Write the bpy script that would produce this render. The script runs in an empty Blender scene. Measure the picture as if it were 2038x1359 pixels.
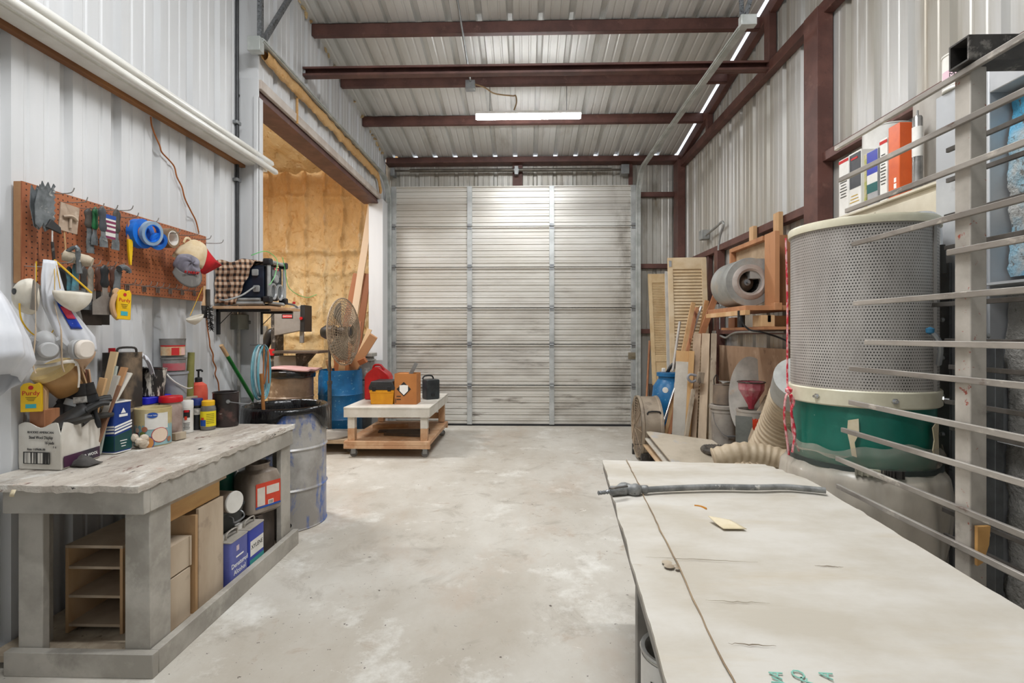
import bpy, bmesh, math, random
from mathutils import Vector, Matrix, Euler, noise
V = Vector; PI = math.pi; rnd = random.Random(7)
SC = bpy.context.scene; COL = SC.collection
# ---------------------------------------------------------------- measuring helpers (camera 1.41 m high, yawed a little left)
YAW = math.atan(.026); CAMH = 1.41; FP = 1000.0
def ray(px, py):
    u = (px-1019)/FP; v = (663-py)/FP
    return (u*math.cos(YAW)-math.sin(YAW), u*math.sin(YAW)+math.cos(YAW), v)
def aY(px, py, y):
    r = ray(px, py); k = y/r[1]; return V((r[0]*k, y, CAMH+r[2]*k))
def aX(px, py, x):
    r = ray(px, py); k = x/r[0]; return V((x, r[1]*k, CAMH+r[2]*k))
def aZ(px, py, z):
    r = ray(px, py); k = (z-CAMH)/r[2]; return V((r[0]*k, r[1]*k, z))
# ---------------------------------------------------------------- materials
def lin(h):
    c = [int(h[i:i+2], 16)/255 for i in (0, 2, 4)]
    return tuple(((x/12.92) if x <= .04045 else ((x+.055)/1.055)**2.4) for x in c)+(1,)
MATS = {}
class NT:
    def __init__(s, name):
        s.m = bpy.data.materials.new(name); s.m.use_nodes = True
        s.t = s.m.node_tree; s.n = s.t.nodes; s.l = s.t.links
        s.b = s.n['Principled BSDF']; s.tc = s.n.new('ShaderNodeTexCoord')
    def link(s, a, b): s.l.new(a, b)
    def math(s, op, a, b=0.0, c=None):
        n = s.n.new('ShaderNodeMath'); n.operation = op
        for i, v in enumerate((a, b) if c is None else (a, b, c)):
            if isinstance(v, (int, float)): n.inputs[i].default_value = v
            else: s.link(v, n.inputs[i])
        return n.outputs[0]
    def mapping(s, stretch, off=0.0):
        mp = s.n.new('ShaderNodeMapping'); mp.inputs['Scale'].default_value = stretch
        mp.inputs['Location'].default_value = (off, off*.7, off*1.3)
        s.link(s.tc.outputs['Object'], mp.inputs['Vector']); return mp.outputs[0]
    def noise(s, scale, stretch=(1, 1, 1), detail=5, rough=.6, off=0.0, dist=0.0):
        n = s.n.new('ShaderNodeTexNoise'); n.inputs['Scale'].default_value = scale
        n.inputs['Detail'].default_value = detail; n.inputs['Roughness'].default_value = rough
        n.inputs['Distortion'].default_value = dist
        s.link(s.mapping(stretch, off), n.inputs['Vector']); return s.math('MULTIPLY_ADD', n.outputs['Fac'], 1.5, -.25)
    def ramp(s, fac, lo, hi):
        n = s.n.new('ShaderNodeMapRange'); n.inputs['From Min'].default_value = lo; n.inputs['From Max'].default_value = hi
        s.link(fac, n.inputs['Value']); return n.outputs[0]
    def mix(s, fac, a, b):
        n = s.n.new('ShaderNodeMix'); n.data_type = 'RGBA'
        if isinstance(fac, (int, float)): n.inputs[0].default_value = fac
        else: s.link(fac, n.inputs[0])
        for i, v in ((6, a), (7, b)):
            if isinstance(v, tuple): n.inputs[i].default_value = v
            else: s.link(v, n.inputs[i])
        return n.outputs[2]
    def sep(s):
        n = s.n.new('ShaderNodeSeparateXYZ'); s.link(s.tc.outputs['Object'], n.inputs[0]); return n.outputs
    def bump(s, h, strength, dist=.01):
        n = s.n.new('ShaderNodeBump'); n.inputs['Strength'].default_value = strength; n.inputs['Distance'].default_value = dist
        s.link(h, n.inputs['Height']); s.link(n.outputs[0], s.b.inputs['Normal'])
def mat(name, col, col2=None, rough=.6, metal=0.0, scale=6, st=(1, 1, 1), lo=.35, hi=.65, spots=(), bump=0, bscale=40, bst=None, bd=.004, emit=0, spec=.5, trans=0):
    """two-tone noise, then wear layers: (colour, scale, lo, hi, stretch)"""
    if name in MATS: return MATS[name]
    k = NT(name); b = k.b
    c = lin(col)
    if col2: c = k.mix(k.ramp(k.noise(scale, st), lo, hi), lin(col), lin(col2))
    for i, sp in enumerate(spots):
        c = k.mix(k.ramp(k.noise(sp[1], sp[4] if len(sp) > 4 else (1, 1, 1), 6, .65, 3.1+i*2.7), sp[2], sp[3]), c, lin(sp[0]))
    if isinstance(c, tuple): b.inputs['Base Color'].default_value = c
    else: k.link(c, b.inputs['Base Color'])
    b.inputs['Roughness'].default_value = rough; b.inputs['Metallic'].default_value = metal
    b.inputs['Specular IOR Level'].default_value = spec
    if trans: b.inputs['Transmission Weight'].default_value = trans
    if bump: k.bump(k.noise(bscale, bst or st, 4), bump, bd)
    if emit: b.inputs['Emission Color'].default_value = lin(col); b.inputs['Emission Strength'].default_value = emit
    MATS[name] = k.m; return k.m
# ---------------------------------------------------------------- mesh helpers
def B(): return bmesh.new()
def rot(rx=0, ry=0, rz=0): return Euler((math.radians(rx), math.radians(ry), math.radians(rz))).to_matrix().to_4x4()
def at(p, R=None): return Matrix.Translation(V(p)) @ (R if R is not None else Matrix())
def addv(bm, vs, fs, M=None):
    v = [bm.verts.new(M @ V(p) if M is not None else p) for p in vs]
    for f in fs:
        try: bm.faces.new([v[i] for i in f])
        except ValueError: pass
    return v
def box(bm, lo, hi, M=None):
    x0, y0, z0 = lo; x1, y1, z1 = hi
    return addv(bm, [(x0, y0, z0), (x1, y0, z0), (x1, y1, z0), (x0, y1, z0), (x0, y0, z1), (x1, y0, z1), (x1, y1, z1), (x0, y1, z1)],
         [(0, 3, 2, 1), (4, 5, 6, 7), (0, 1, 5, 4), (1, 2, 6, 5), (2, 3, 7, 6), (3, 0, 4, 7)], M)
def frame(d, up=(0, 0, 1)):
    z = V(d).normalized(); u = V(up)
    if abs(z.dot(u)) > .98: u = V((0, 1, 0))
    x = u.cross(z).normalized(); y = z.cross(x)
    return Matrix((x, y, z)).transposed().to_4x4()
def beam(bm, a, b, w, h, up=(0, 0, 1)):
    a = V(a); b = V(b); M = Matrix.Translation(a) @ frame(b-a, up); L = (b-a).length
    box(bm, (-w/2, -h/2, 0), (w/2, h/2, L), M)
def lathe(bm, prof, n=28, M=None):
    M = M or Matrix(); rings = []
    for r, z in prof:
        if r <= 1e-5: rings.append([bm.verts.new(M @ V((0, 0, z)))])
        else: rings.append([bm.verts.new(M @ V((r*math.cos(2*PI*i/n), r*math.sin(2*PI*i/n), z))) for i in range(n)])
    for A, C in zip(rings, rings[1:]):
        for i in range(n):
            j = (i+1) % n
            q = [A[i % len(A)], A[j % len(A)], C[j % len(C)], C[i % len(C)]]
            q = list(dict.fromkeys(q))
            if len(q) > 2:
                try: bm.faces.new(q)
                except ValueError: pass
def cyl(bm, a, b, r, r2=None, n=20, cap=True):
    a = V(a); b = V(b); L = (b-a).length; r2 = r if r2 is None else r2
    M = Matrix.Translation(a) @ frame(b-a)
    lathe(bm, ([(0, 0)] if cap else [])+[(r, 0), (r2, L)]+([(0, L)] if cap else []), n, M)
def smoothpts(pts, k=6):
    p = [V(q) for q in pts]; out = []
    for i in range(len(p)-1):
        p0 = p[max(i-1, 0)]; p1 = p[i]; p2 = p[i+1]; p3 = p[min(i+2, len(p)-1)]
        for s in range(k):
            t = s/k
            out.append(.5*((2*p1)+(p2-p0)*t+(2*p0-5*p1+4*p2-p3)*t*t+(3*p1-p0-3*p2+p3)*t**3))
    out.append(p[-1]); return out
def tube(bm, pts, r, n=8, k=6, closed=False, flat=1.0):
    P = smoothpts(pts, k) if k > 1 else [V(q) for q in pts]
    if closed: P = P[:-1] if (P[0]-P[-1]).length < 1e-4 else P
    rings = []; N = len(P); prev = None
    for i, p in enumerate(P):
        d = (P[(i+1) % N]-P[i-1]) if closed else (P[min(i+1, N-1)]-P[max(i-1, 0)])
        if d.length < 1e-9: d = V((0, 0, 1))
        d.normalize()
        if prev is None: prev = V((0, 0, 1)) if abs(d.z) < .9 else V((1, 0, 0))
        x = (prev-d*prev.dot(d)).normalized(); prev = x; y = d.cross(x)
        rr = r(i/(N-1)) if callable(r) else r
        rings.append([bm.verts.new(p+x*rr*math.cos(2*PI*j/n)+y*rr*flat*math.sin(2*PI*j/n)) for j in range(n)])
    for i in range(N if closed else N-1):
        A = rings[i]; C = rings[(i+1) % N]
        for j in range(n): bm.faces.new((A[j], A[(j+1) % n], C[(j+1) % n], C[j]))
    if not closed: bm.faces.new(rings[0][::-1]); bm.faces.new(rings[-1])
def prism(bm, pts, t, M=None):
    """polygon (x,y) extruded t along z of M"""
    M = M or Matrix(); n = len(pts)
    a = [bm.verts.new(M @ V((p[0], p[1], 0))) for p in pts]; b = [bm.verts.new(M @ V((p[0], p[1], t))) for p in pts]
    bm.faces.new(a[::-1]); bm.faces.new(b)
    for i in range(n): bm.faces.new((a[i], a[(i+1) % n], b[(i+1) % n], b[i]))
def grid(bm, nu, nv, f, cu=False):
    R = [[bm.verts.new(f(i/nu, j/nv)) for i in range(nu if cu else nu+1)] for j in range(nv+1)]
    for j in range(nv):
        for i in range(nu):
            i2 = (i+1) % nu if cu else i+1
            bm.faces.new((R[j][i], R[j][i2], R[j+1][i2], R[j+1][i]))
def rrect(w, h, r, n=4):
    out = []
    for cx, cy, a0 in ((w/2-r, h/2-r, 0), (-w/2+r, h/2-r, 90), (-w/2+r, -h/2+r, 180), (w/2-r, -h/2+r, 270)):
        for i in range(n+1):
            a = math.radians(a0+90*i/n); out.append((cx+r*math.cos(a), cy+r*math.sin(a)))
    return out
def fbm(x, y, z=0, s=1): return noise.fractal(V((x*s, y*s, z*s)), .6, 2.1, 4)
# ---------------------------------------------------------------- objects
ALL = {}
def rootm(o):
    while o.parent: o = o.parent
    return o.matrix_basis.copy()
def O(name, bm, m, parent=None, bev=0, solid=0, sm=35, sub=0, label=None):
    """link one mesh (modelled in world space); under a thing it is stored in that thing's own space"""
    bmesh.ops.remove_doubles(bm, verts=bm.verts, dist=1e-6)
    bmesh.ops.recalc_face_normals(bm, faces=bm.faces)
    me = bpy.data.meshes.new(name); bm.to_mesh(me); bm.free()
    o = bpy.data.objects.new(name, me); COL.objects.link(o)
    if m: me.materials.append(m)
    if sm: me.shade_smooth(); me.set_sharp_from_angle(angle=math.radians(sm))
    if parent:
        me.transform(rootm(parent).inverted()); o.parent = parent
    else:
        xs = [v.co for v in me.vertices]
        c = V([(min(v[i] for v in xs)+max(v[i] for v in xs))/2 for i in range(2)]+[min(v[2] for v in xs)])
        me.transform(Matrix.Translation(-c)); o.location = c
    if solid: md = o.modifiers.new('thick', 'SOLIDIFY'); md.thickness = solid; md.offset = 0
    if sub: md = o.modifiers.new('sub', 'SUBSURF'); md.levels = sub; md.render_levels = sub
    if bev:
        md = o.modifiers.new('bev', 'BEVEL'); md.width = bev; md.segments = 2; md.limit_method = 'ANGLE'; md.angle_limit = math.radians(40)
    if label: o['label'] = label
    return o
def tag(o, label, cat, group=None, kind=None):
    o['label'] = label; o['category'] = cat
    if group: o['group'] = group
    if kind: o['kind'] = kind
    return o
def T(name, loc, label, cat, rz=0, group=None):
    o = bpy.data.objects.new(name, None); COL.objects.link(o); o.empty_display_size = .05
    o.location = loc; o.rotation_euler = (0, 0, math.radians(rz))
    return tag(o, label, cat, group)
def S(name, bm, m, parent=None, **k):
    o = O(name, bm, m, parent, **k); o['kind'] = 'structure'; return o
def dup(root, loc, rz=None, label=None, rotm=None):
    def cp(o, par):
        c = o.copy(); COL.objects.link(c)
        if par: c.parent = par
        for ch in [x for x in bpy.data.objects if x.parent == o]: cp(ch, c)
        return c
    r = cp(root, None); r.location = loc
    if rz is not None: r.rotation_euler = (0, 0, math.radians(rz))
    if rotm is not None: r.rotation_euler = rotm
    if label: r['label'] = label
    return r
def text(s, size, M, m, parent, name='lettering', wrap=0, ext=.0006, align='CENTER', sx=1.0):
    """raised lettering; M maps text x,y to the surface; wrap bends it round a cylinder of that radius"""
    cu = bpy.data.curves.new('t', 'FONT'); cu.body = s; cu.size = size; cu.align_x = align; cu.align_y = 'CENTER'
    cu.extrude = ext; cu.resolution_u = 2; cu.space_line = .85
    t = bpy.data.objects.new('t', cu); COL.objects.link(t); bpy.context.view_layer.update()
    me = bpy.data.meshes.new_from_object(t.evaluated_get(bpy.context.evaluated_depsgraph_get()))
    bpy.data.objects.remove(t); bpy.data.curves.remove(cu)
    bm = B(); bm.from_mesh(me); bpy.data.meshes.remove(me)
    if wrap: bmesh.ops.subdivide_edges(bm, edges=[e for e in bm.edges if e.calc_length() > size*.3], cuts=2)
    for v in bm.verts:
        x, y, z = v.co; x *= sx
        v.co = M @ (V(((wrap+z)*math.sin(x/wrap), y, (wrap+z)*math.cos(x/wrap)-wrap)) if wrap else V((x, y, z)))
    return O(name, bm, m, parent, sm=0)
def face(p, x, up):
    """matrix at p with text x axis and up axis"""
    x = V(x).normalized(); y = V(up); y = (y-x*y.dot(x)).normalized(); z = x.cross(y)
    M = Matrix((x, y, z)).transposed().to_4x4(); M.translation = V(p); return M
def rect(name, M, w, h, m, parent, t=.0008, wrap=0, bm=None):
    """thin printed label of real thickness lying on a surface"""
    bm = bm or B(); n = 12 if wrap else 1
    if wrap:
        grid(bm, n, 1, lambda u, v: M @ V(((wrap+t)*math.sin((u-.5)*w/wrap), (v-.5)*h, (wrap+t)*math.cos((u-.5)*w/wrap)-wrap)))
    else: box(bm, (-w/2, -h/2, 0), (w/2, h/2, t), M)
    return O(name, bm, m, parent, sm=40 if wrap else 0)
# ---------------------------------------------------------------- shared materials
WHITE_PANEL = mat('white_ribbed_metal', 'd9dadb', 'cdcecf', .45, .0, 2.2, (1, 1, .12), spots=[('a9a49c', 9, .72, .95, (1, 1, .06)), ('3a3733', 45, .88, .9)])
GALV = mat('dull_galvalume', 'c9c8c2', 'b2aea4', .42, .35, 2.5, (1, .35, .25), spots=[('8f8676', 5, .56, .8, (1, .2, .2)), ('3b342d', 60, .86, .88)])
ROOF = mat('roof_galvalume', 'dedfdd', 'd0d0cc', .4, .2, 2, (1, .3, 1), spots=[('a8a296', 4, .62, 1.05, (1, .25, 1)), ('3b342d', 45, .85, .87)])
DIRTY = mat('dirty_galvalume', 'c3c2bf', 'a9a49a', .45, .25, 3, (1, 1.4, .08), spots=[('8d7f69', 3.4, .6, .95, (1, 1.6, .1)), ('4a4238', 60, .85, .88)])
OXIDE = mat('red_oxide_steel', '68453d', '553731', .55, 0, 5, spots=[('7e5c50', 9, .65, .9), ('33211d', 14, .72, .9)], bump=.1)
STEEL = mat('grey_steel', '9a9c9c', '84878a', .4, .6, 8)
DARKSTEEL = mat('dark_steel', '55524f', '3f3c3a', .5, .5, 9, spots=[('8b8680', 14, .6, .7)])
BLACK = mat('black_plastic', '17181a', '222325', .45, 0, 9)
CHROME = mat('chrome', 'd6d8da', None, .15, 1)
PINE = mat('pine_wood', 'd8b48a', 'c39a6c', .6, 0, 6, (1, 1, .12), spots=[('8d5f38', 18, .66, .74, (1, 1, .1))])
REDWOOD = mat('reddish_wood', 'b57d58', '96613f', .6, 0, 6, (1, 1, .15), spots=[('6d3a22', 14, .64, .74, (1, 1, .1))])
PALEWOOD = mat('pale_plywood', 'cdb394', 'bb9d7b', .65, 0, 5, (1, 1, .25))
GREYWOOD = mat('dusty_grey_wood', 'b7a994', '9a8b78', .75, 0, 7, (1, 1, .12), spots=[('6e6154', 20, .64, .74, (1, 1, .1))])
PAINTWOOD = mat('grey_painted_wood', 'b3aea5', '98938a', .6, 0, 4, spots=[('cbc6bb', 5, .58, .95), ('dcd8cf', 26, .84, .88, (1, 1, .3)), ('6a665f', 4, .62, 1.0)], bump=.15)
WHITE = mat('white_plastic', 'e4e2dc', 'd6d3cb', .45, 0, 6)
DUSTY = mat('dusty_grey_plastic', '8f8c86', '74716c', .6, 0, 6, spots=[('b1aca2', 8, .58, .72)])
BLUEBARREL = mat('blue_drum_plastic', '14679b', '0f5c8d', .4, 0, 4, spots=[('5c93b4', 26, .66, .72), ('0b4a74', 3, .6, .8)])
YELLOW = mat('yellow_plastic', 'e9bf18', 'e0b010', .45)
ORANGE = mat('orange_red', 'd8452a', 'c93c22', .45)
RED = mat('red_plastic', 'c3161f', 'ad1019', .4)
PAPER = mat('white_paper', 'e8e4db', 'ddd6c9', .8, 0, 5)
INK = mat('black_ink', '1c1b1b', None, .7)
INKRED = mat('red_ink', 'c02424', None, .6)
WHITEINK = mat('white_ink', 'efeeea', None, .6)
BLUEINK = mat('blue_ink', '1e4fa3', None, .5)
TAPE = mat('masking_tape', 'ddd0b4', 'd0c19f', .8, 0, 9)
CARD = mat('brown_cardboard', 'b8783f', 'aa6c38', .75, 0, 4)
SPLAT = mat('black_pot_with_paint_drips', '1d1b1b', '2d2a2a', .35, 0, 7, spots=[('c9c3b8', 32, .52, .6, (1, 1, .25)), ('6e6862', 10, .6, .7, (1, 1, .3))])
# ---------------------------------------------------------------- the setting
XL, XR, YB, XW = -2.15, 2.38, 7.76, -2.28
def roofz(y): return 4.09+(7.70-y)*.163
def profile(u0, u1, pitch=.305, ph=0.0, h=.032):
    """rib profile: (u, depth)"""
    pts = []; k = math.floor((u0-ph)/pitch)-1
    while ph+k*pitch < u1+pitch:
        c = ph+k*pitch
        pts += [(c-.036, 0), (c-.02, h), (c+.02, h), (c+.036, 0)]
        for q in (.105, .2): pts += [(c+q-.014, 0), (c+q-.006, .005), (c+q+.006, .005), (c+q+.014, 0)]
        k += 1
    def dep(u):
        for a, b in zip(pts, pts[1:]):
            if a[0] <= u <= b[0]: return a[1]+(b[1]-a[1])*(u-a[0])/max(b[0]-a[0], 1e-9)
        return 0
    return [(u0, dep(u0))]+[p for p in pts if u0+1e-4 < p[0] < u1-1e-4]+[(u1, dep(u1))]
def ribbed(bm, u0, u1, lo, hi, place, **k):
    P = profile(u0, u1, **k); prev = None
    for u, d in P:
        a = bm.verts.new(place(u, d, lo(u) if callable(lo) else lo)); b = bm.verts.new(place(u, d, hi(u) if callable(hi) else hi))
        if prev: bm.faces.new((prev[0], a, b, prev[1]))
        prev = (a, b)
# floor
k = NT('stained_concrete')
c = k.mix(k.ramp(k.noise(1.3, (1, .7, 1), 7, .65), .3, .75), lin('cac6bd'), lin('b1a99c'))
c = k.mix(k.ramp(k.noise(3.4, (1, 1, 1), 8, .7, 5, .6), .58, .95), c, lin('938a7d'))
c = k.mix(k.ramp(k.noise(2.2, (1, 1, 1), 8, .7, 9), .58, .8), c, lin('dcdad3'))
c = k.mix(k.ramp(k.noise(5, (1, 1, 1), 8, .7, 14, .4), .66, .9), c, lin('a38f7b'))
c = k.mix(k.ramp(k.noise(26, (1, 1, 1), 4, .6, 21), .78, .83), c, lin('5a5048'))
c = k.mix(k.ramp(k.noise(70, (1, 1, 1), 3, .6, 2), .83, .86), c, lin('3f3833'))
c = k.mix(k.ramp(k.noise(4, (1, 2.4, 1), 7, .7, 31, 1), .74, .82), c, lin('e8e6df'))
c = k.mix(k.math('MULTIPLY', k.ramp(k.noise(2.3, (.7, 2.6, 1), 8, .75, 44, .8), .76, .9), .8), c, lin('66625d'))
c = k.mix(k.math('MULTIPLY', k.ramp(k.noise(1.1, (1, .6, 1), 6, .7, 52), .55, .9), .6), c, lin('b39a84'))
k.link(c, k.b.inputs['Base Color']); k.b.inputs['Roughness'].default_value = .62
k.bump(k.noise(60, (1, 1, 1), 5), .12, .003)
bm = B(); box(bm, (-5.2, -3, -.12), (2.5, 8.2, 0)); S('floor', bm, k.m, sm=0)
# left wall with the wide opening into the foam room
bm = B(); pl = lambda u, d, v: V((XL-d, u, v))
ribbed(bm, -2.5, 3.985, 0, lambda u: roofz(u), lambda u, d, v: V((XW-d, u, v)))
addv(bm, [(XW-.03, 3.985, 0), (XL, 3.985, 0), (XL, 3.985, roofz(3.985)), (XW-.03, 3.985, roofz(3.985))], [(0, 1, 2, 3)])
ribbed(bm, 3.985, 7.34, 3.385, lambda u: roofz(u), pl)
ribbed(bm, 7.34, 7.72, 0, lambda u: roofz(u), pl)
S('wall_left', bm, WHITE_PANEL, sm=0)
bm = B(); ribbed(bm, -2.5, YB, 0, lambda u: roofz(u)+.03, lambda u, d, v: V((XR+d, u, v)), ph=.1); S('wall_right', bm, DIRTY, sm=0)
bm = B(); ribbed(bm, XL-.1, XR, 0, 4.03, lambda u, d, v: V((u, YB+d, v)), ph=-1.98); S('wall_back', bm, GALV, sm=0)
bm = B(); ribbed(bm, XW-.03, 2.297, -2.6, 7.70, lambda u, d, v: V((u, v, roofz(v)+d)), ph=-1.98, h=.045); S('ceiling', bm, ROOF, sm=0)
bm = B(); ribbed(bm, XW-.1, XR, 0, 5.7, lambda u, d, v: V((u, -2.6-d, v))); S('wall_rear', bm, WHITE_PANEL, sm=0)
# foam room
k = NT('spray_foam')
c = k.mix(k.ramp(k.noise(2.2, (1, 1, .8), 6, .6), .32, .7), lin('e4cb9c'), lin('d5b47e'))
c = k.mix(k.ramp(k.noise(9, (1, 1, 1), 6, .7, 4, .7), .58, .72), c, lin('b98f58'))
c = k.mix(k.ramp(k.noise(6, (1, 1, .5), 6, .7, 8), .6, .76), c, lin('f0dfbb'))
c = k.mix(k.math('MULTIPLY', k.ramp(k.math('ADD', k.sep()[2], k.math('MULTIPLY', k.noise(2), .8)), 2.4, 4.2), .75), c, lin('cb9450'))
k.link(c, k.b.inputs['Base Color']); k.b.inputs['Roughness'].default_value = .55
k.bump(k.noise(28, (1, 1, .7), 6, .65, 0, 1.2), .55, .03); FOAM = k.m
def foamwall(u, v):
    x = -5.1+u*3.05; z = v*4.3
    d = .05*fbm(x*1.4, z*1.2, 1)+.025*fbm(x*6, z*3.5, 5)
    for xr in (-4.45, -4.15, -3.85, -3.55, -3.25, -2.95, -2.65, -2.35):
        w = xr+.03*fbm(z*2, xr*7); d += .075*math.exp(-((x-w)/.025)**2)*(.6+.5*fbm(z*2.5, xr*3))
    for zg, am in ((2.72, .10), (2.4, .06), (1.38, .08), (3.6, .06)):
        d += am*math.exp(-((z-zg-.04*fbm(x*2, zg*5))/.055)**2)*(.75+.6*fbm(x*3.3, zg))
    return V((x, 8.08-d, z))
bm = B(); grid(bm, 200, 210, foamwall); S('wall_foam', bm, FOAM, sm=60)
bm = B(); grid(bm, 90, 90, lambda u, v: V((-5.1+u*2.9, 2.2+v*5.85, roofz(2.2+v*5.85)-.03-.07*fbm(u*6, v*5, 3)-.03*fbm(u*20, v*14, 8)))); S('ceiling_foam', bm, FOAM, sm=60)
bm = B(); grid(bm, 40, 40, lambda u, v: V((-5.05-.05*fbm(u*5, v*5, 2), 2.2+u*5.8, v*5))); S('wall_far', bm, FOAM, sm=60)
bm = B(); box(bm, (-5.1, 2.1, 0), (-2.45, 2.2, 5)); S('wall_near', bm, FOAM, sm=0)
# foam squeezed along the top of the left wall and back face of the header
bm = B()
for i in range(44):
    y = 3.6+i*.092+rnd.uniform(-.02, .02); s = rnd.uniform(.012, .03)
    if rnd.random() < .3: continue
    M = at((XL+.005, y, roofz(y)-.012), rot(rnd.uniform(0, 90), 0, rnd.uniform(0, 90)))
    lathe(bm, [(0, -s*.6), (s*.7, -s*.3), (s, 0), (s*.6, s*.4), (0, s*.6)], 7, M @ Matrix.Diagonal((1, 2.2, 1, 1)))
tag(O('foam_beads', bm, FOAM), 'orange foam squeezed out between the left wall and the roof sheets', 'foam', kind='stuff')
# opening trim
TRIMW = mat('dirty_white_trim', 'cfc6bd', 'bdb0a5', .55, 0, 4)
bm = B(); box(bm, (XL-.22, 3.985, 3.31), (XL+.0, 7.34, 3.33)); box(bm, (XL-.22, 3.985, 3.33), (XL-.2, 7.34, 3.55)); box(bm, (XL-.03, 3.985, 3.33), (XL-.01, 7.34, 3.4)); S('trim_1', bm, OXIDE, sm=0)
bm = B(); box(bm, (XL-.005, 3.985, 3.375), (XL+.03, 7.36, 3.45)); S('trim_2', bm, TRIMW, bev=.004)
bm = B(); box(bm, (XW-.01, 3.975, 0), (XL+.012, 3.99, 3.46)); box(bm, (XL-.02, 3.96, 0), (XL+.012, 4.05, 3.31)); S('trim_3', bm, WHITE_PANEL, bev=.004)
bm = B(); box(bm, (XL-.14, 7.3, 0), (XL+.07, 7.56, 3.375)); S('trim_4', bm, WHITE_PANEL, bev=.005)
# sectional garage door
DOORM = None
k = NT('dirty_garage_door')
c = k.mix(k.ramp(k.noise(1.2, (.5, 1, 1.2), 4, .55), .3, .8), lin('dad8d2'), lin('c6c1b7'))
z = k.sep()[2]
low = k.ramp(z, 2.6, .2)
c = k.mix(k.math('MULTIPLY', k.ramp(k.noise(1.5, (.5, 1, 1.6), 5, .6, 3), .45, .95), k.math('ADD', k.math('MULTIPLY', low, .85), .15)), c, lin('81766a'))
c = k.mix(k.math('MULTIPLY', k.ramp(k.noise(3.5, (.5, 1, 2.6), 6, .65, 12), .62, .85), low), c, lin('5a4a3e'))
x = k.sep()[0]
st = k.math('MULTIPLY', k.ramp(k.math('ABSOLUTE', k.math('SUBTRACT', x, 1.5)), .28, .03), k.ramp(k.noise(2.5, (1, 1, .6), 6, .7, 7), .4, .8))
c = k.mix(k.math('MULTIPLY', st, .8), c, lin('6f6558'))
k.link(c, k.b.inputs['Base Color']); k.b.inputs['Roughness'].default_value = .38; k.b.inputs['Metallic'].default_value = .25; DOORM = k.m
DX0, DX1, DY = -2.04, 1.665, 7.66
door = bpy.data.objects.new('door_1', None); COL.objects.link(door); door.location = (0, DY, 0); door['kind'] = 'structure'
zs = [.02, .62, 1.245, 1.80, 2.42, 3.04, 3.66]
for a, b in zip(zs, zs[1:]):
    bm = B(); n = 6; hh = (b-a-.05)/n; P = [(0.03, a), (0.0, a+.005), (0.0, a+.03)]
    for i in range(n):
        z0 = a+.03+i*hh
        P += [(0, z0+hh*.12), (.018, z0+hh*.17), (.018, z0+hh*.3), (0, z0+hh*.36), (0, z0+hh*.62), (.006, z0+hh*.64), (.006, z0+hh*.69), (0, z0+hh*.71)]
    P += [(0, b-.03), (-.03, b-.026), (-.03, b-.012), (.03, b-.008)]
    R = [[bm.verts.new((x, DY+d, zz)) for d, zz in P] for x in (DX0, DX1)]
    for i in range(len(P)-1): bm.faces.new((R[0][i], R[1][i], R[1][i+1], R[0][i+1]))
    S('door_section', bm, DOORM, door, sm=0)
for xc, w in ((DX0+.03, .075), (-.845, .075), (.405, .075), (DX1-.03, .075)):
    for a, b in zip(zs, zs[1:]):
        bm = B(); box(bm, (xc-w/2, DY-.035, a+.005), (xc+w/2, DY+.002, b-.012))
        for q in (.06, .1, -.06, -.1):
            zz = (a+q) if q > 0 else (b+q); cyl(bm, (xc-.012, DY-.036, zz), (xc-.012, DY-.033, zz), .006, n=6)
        S('door_stile', bm, mat('door_stile_steel', 'c4c7c6', 'aeb1b0', .4, .4, 5), door, bev=.003)
for zz in zs[1:-1]:
    for xc in (DX0+.03, -.845, .405, DX1-.03):
        bm = B(); box(bm, (xc-.03, DY-.045, zz-.05), (xc+.03, DY-.036, zz+.035)); cyl(bm, (xc-.03, DY-.05, zz-.008), (xc+.03, DY-.05, zz-.008), .008, n=8); S('door_hinge', bm, STEEL, door)
bm = B(); box(bm, (DX1-.11, DY-.05, 1.02), (DX1+.0, DY-.035, 1.12)); box(bm, (DX1-.06, DY-.06, 1.05), (DX1+.06, DY-.05, 1.08)); S('door_latch', bm, mat('latch_brass_grey', '8e8470', '7d745f', .5, .4), door, bev=.003)
bm = B(); box(bm, (DX0, DY-.01, 0), (DX1, DY+.03, .03)); S('bottom_seal', bm, BLACK, door)
# ---- hinge-side tracks, vertical
def track(name, x, pts, label, m, foam=None):
    t = T(name, (x, 7.55, 0), label, 'door track')
    bm = B()
    for a, b in zip(pts, pts[1:]): beam(bm, a, b, .012, .075, (1, 0, 0)); beam(bm, V(a)+V((-.02 if x > 0 else .02, 0, 0)), V(b)+V((-.02 if x > 0 else .02, 0, 0)), .03, .012, (1, 0, 0))
    O('rail', bm, m, t)
    return t
def curve(x, zt, yk):
    r = .38; P = [V((x, 7.6, 0.02)), V((x, 7.6, zt-r))]
    P += [V((x, 7.6-r+r*math.cos(a), zt-r+r*math.sin(a))) for a in [math.radians(q) for q in range(10, 91, 10)]]
    return P+[V((x, yk, zt-.02))]
TRK = mat('galvanised_track', 'c3c6c3', 'a9ada9', .4, .2, 6)
tr = track('door_track', 1.70, curve(1.70, 3.82, 3.95), 'galvanised garage door track curving up and overhead on the right of the door', TRK)
def perforated(bm, a, b):
    beam(bm, a, b, .035, .004, (0, 1, 0)); beam(bm, V(a)+V((.016, .016, 0)), V(b)+V((.016, .016, 0)), .004, .035, (0, 1, 0))
PERF = mat('perforated_angle', '8d9093', '6f7275', .4, .6, 50, spots=[('2a2a2a', 60, .62, .66)])
bm = B(); perforated(bm, (1.70, 3.98, 3.8), (1.68, 4.0, 4.69)); O('hanger', bm, PERF, tr)
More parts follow.
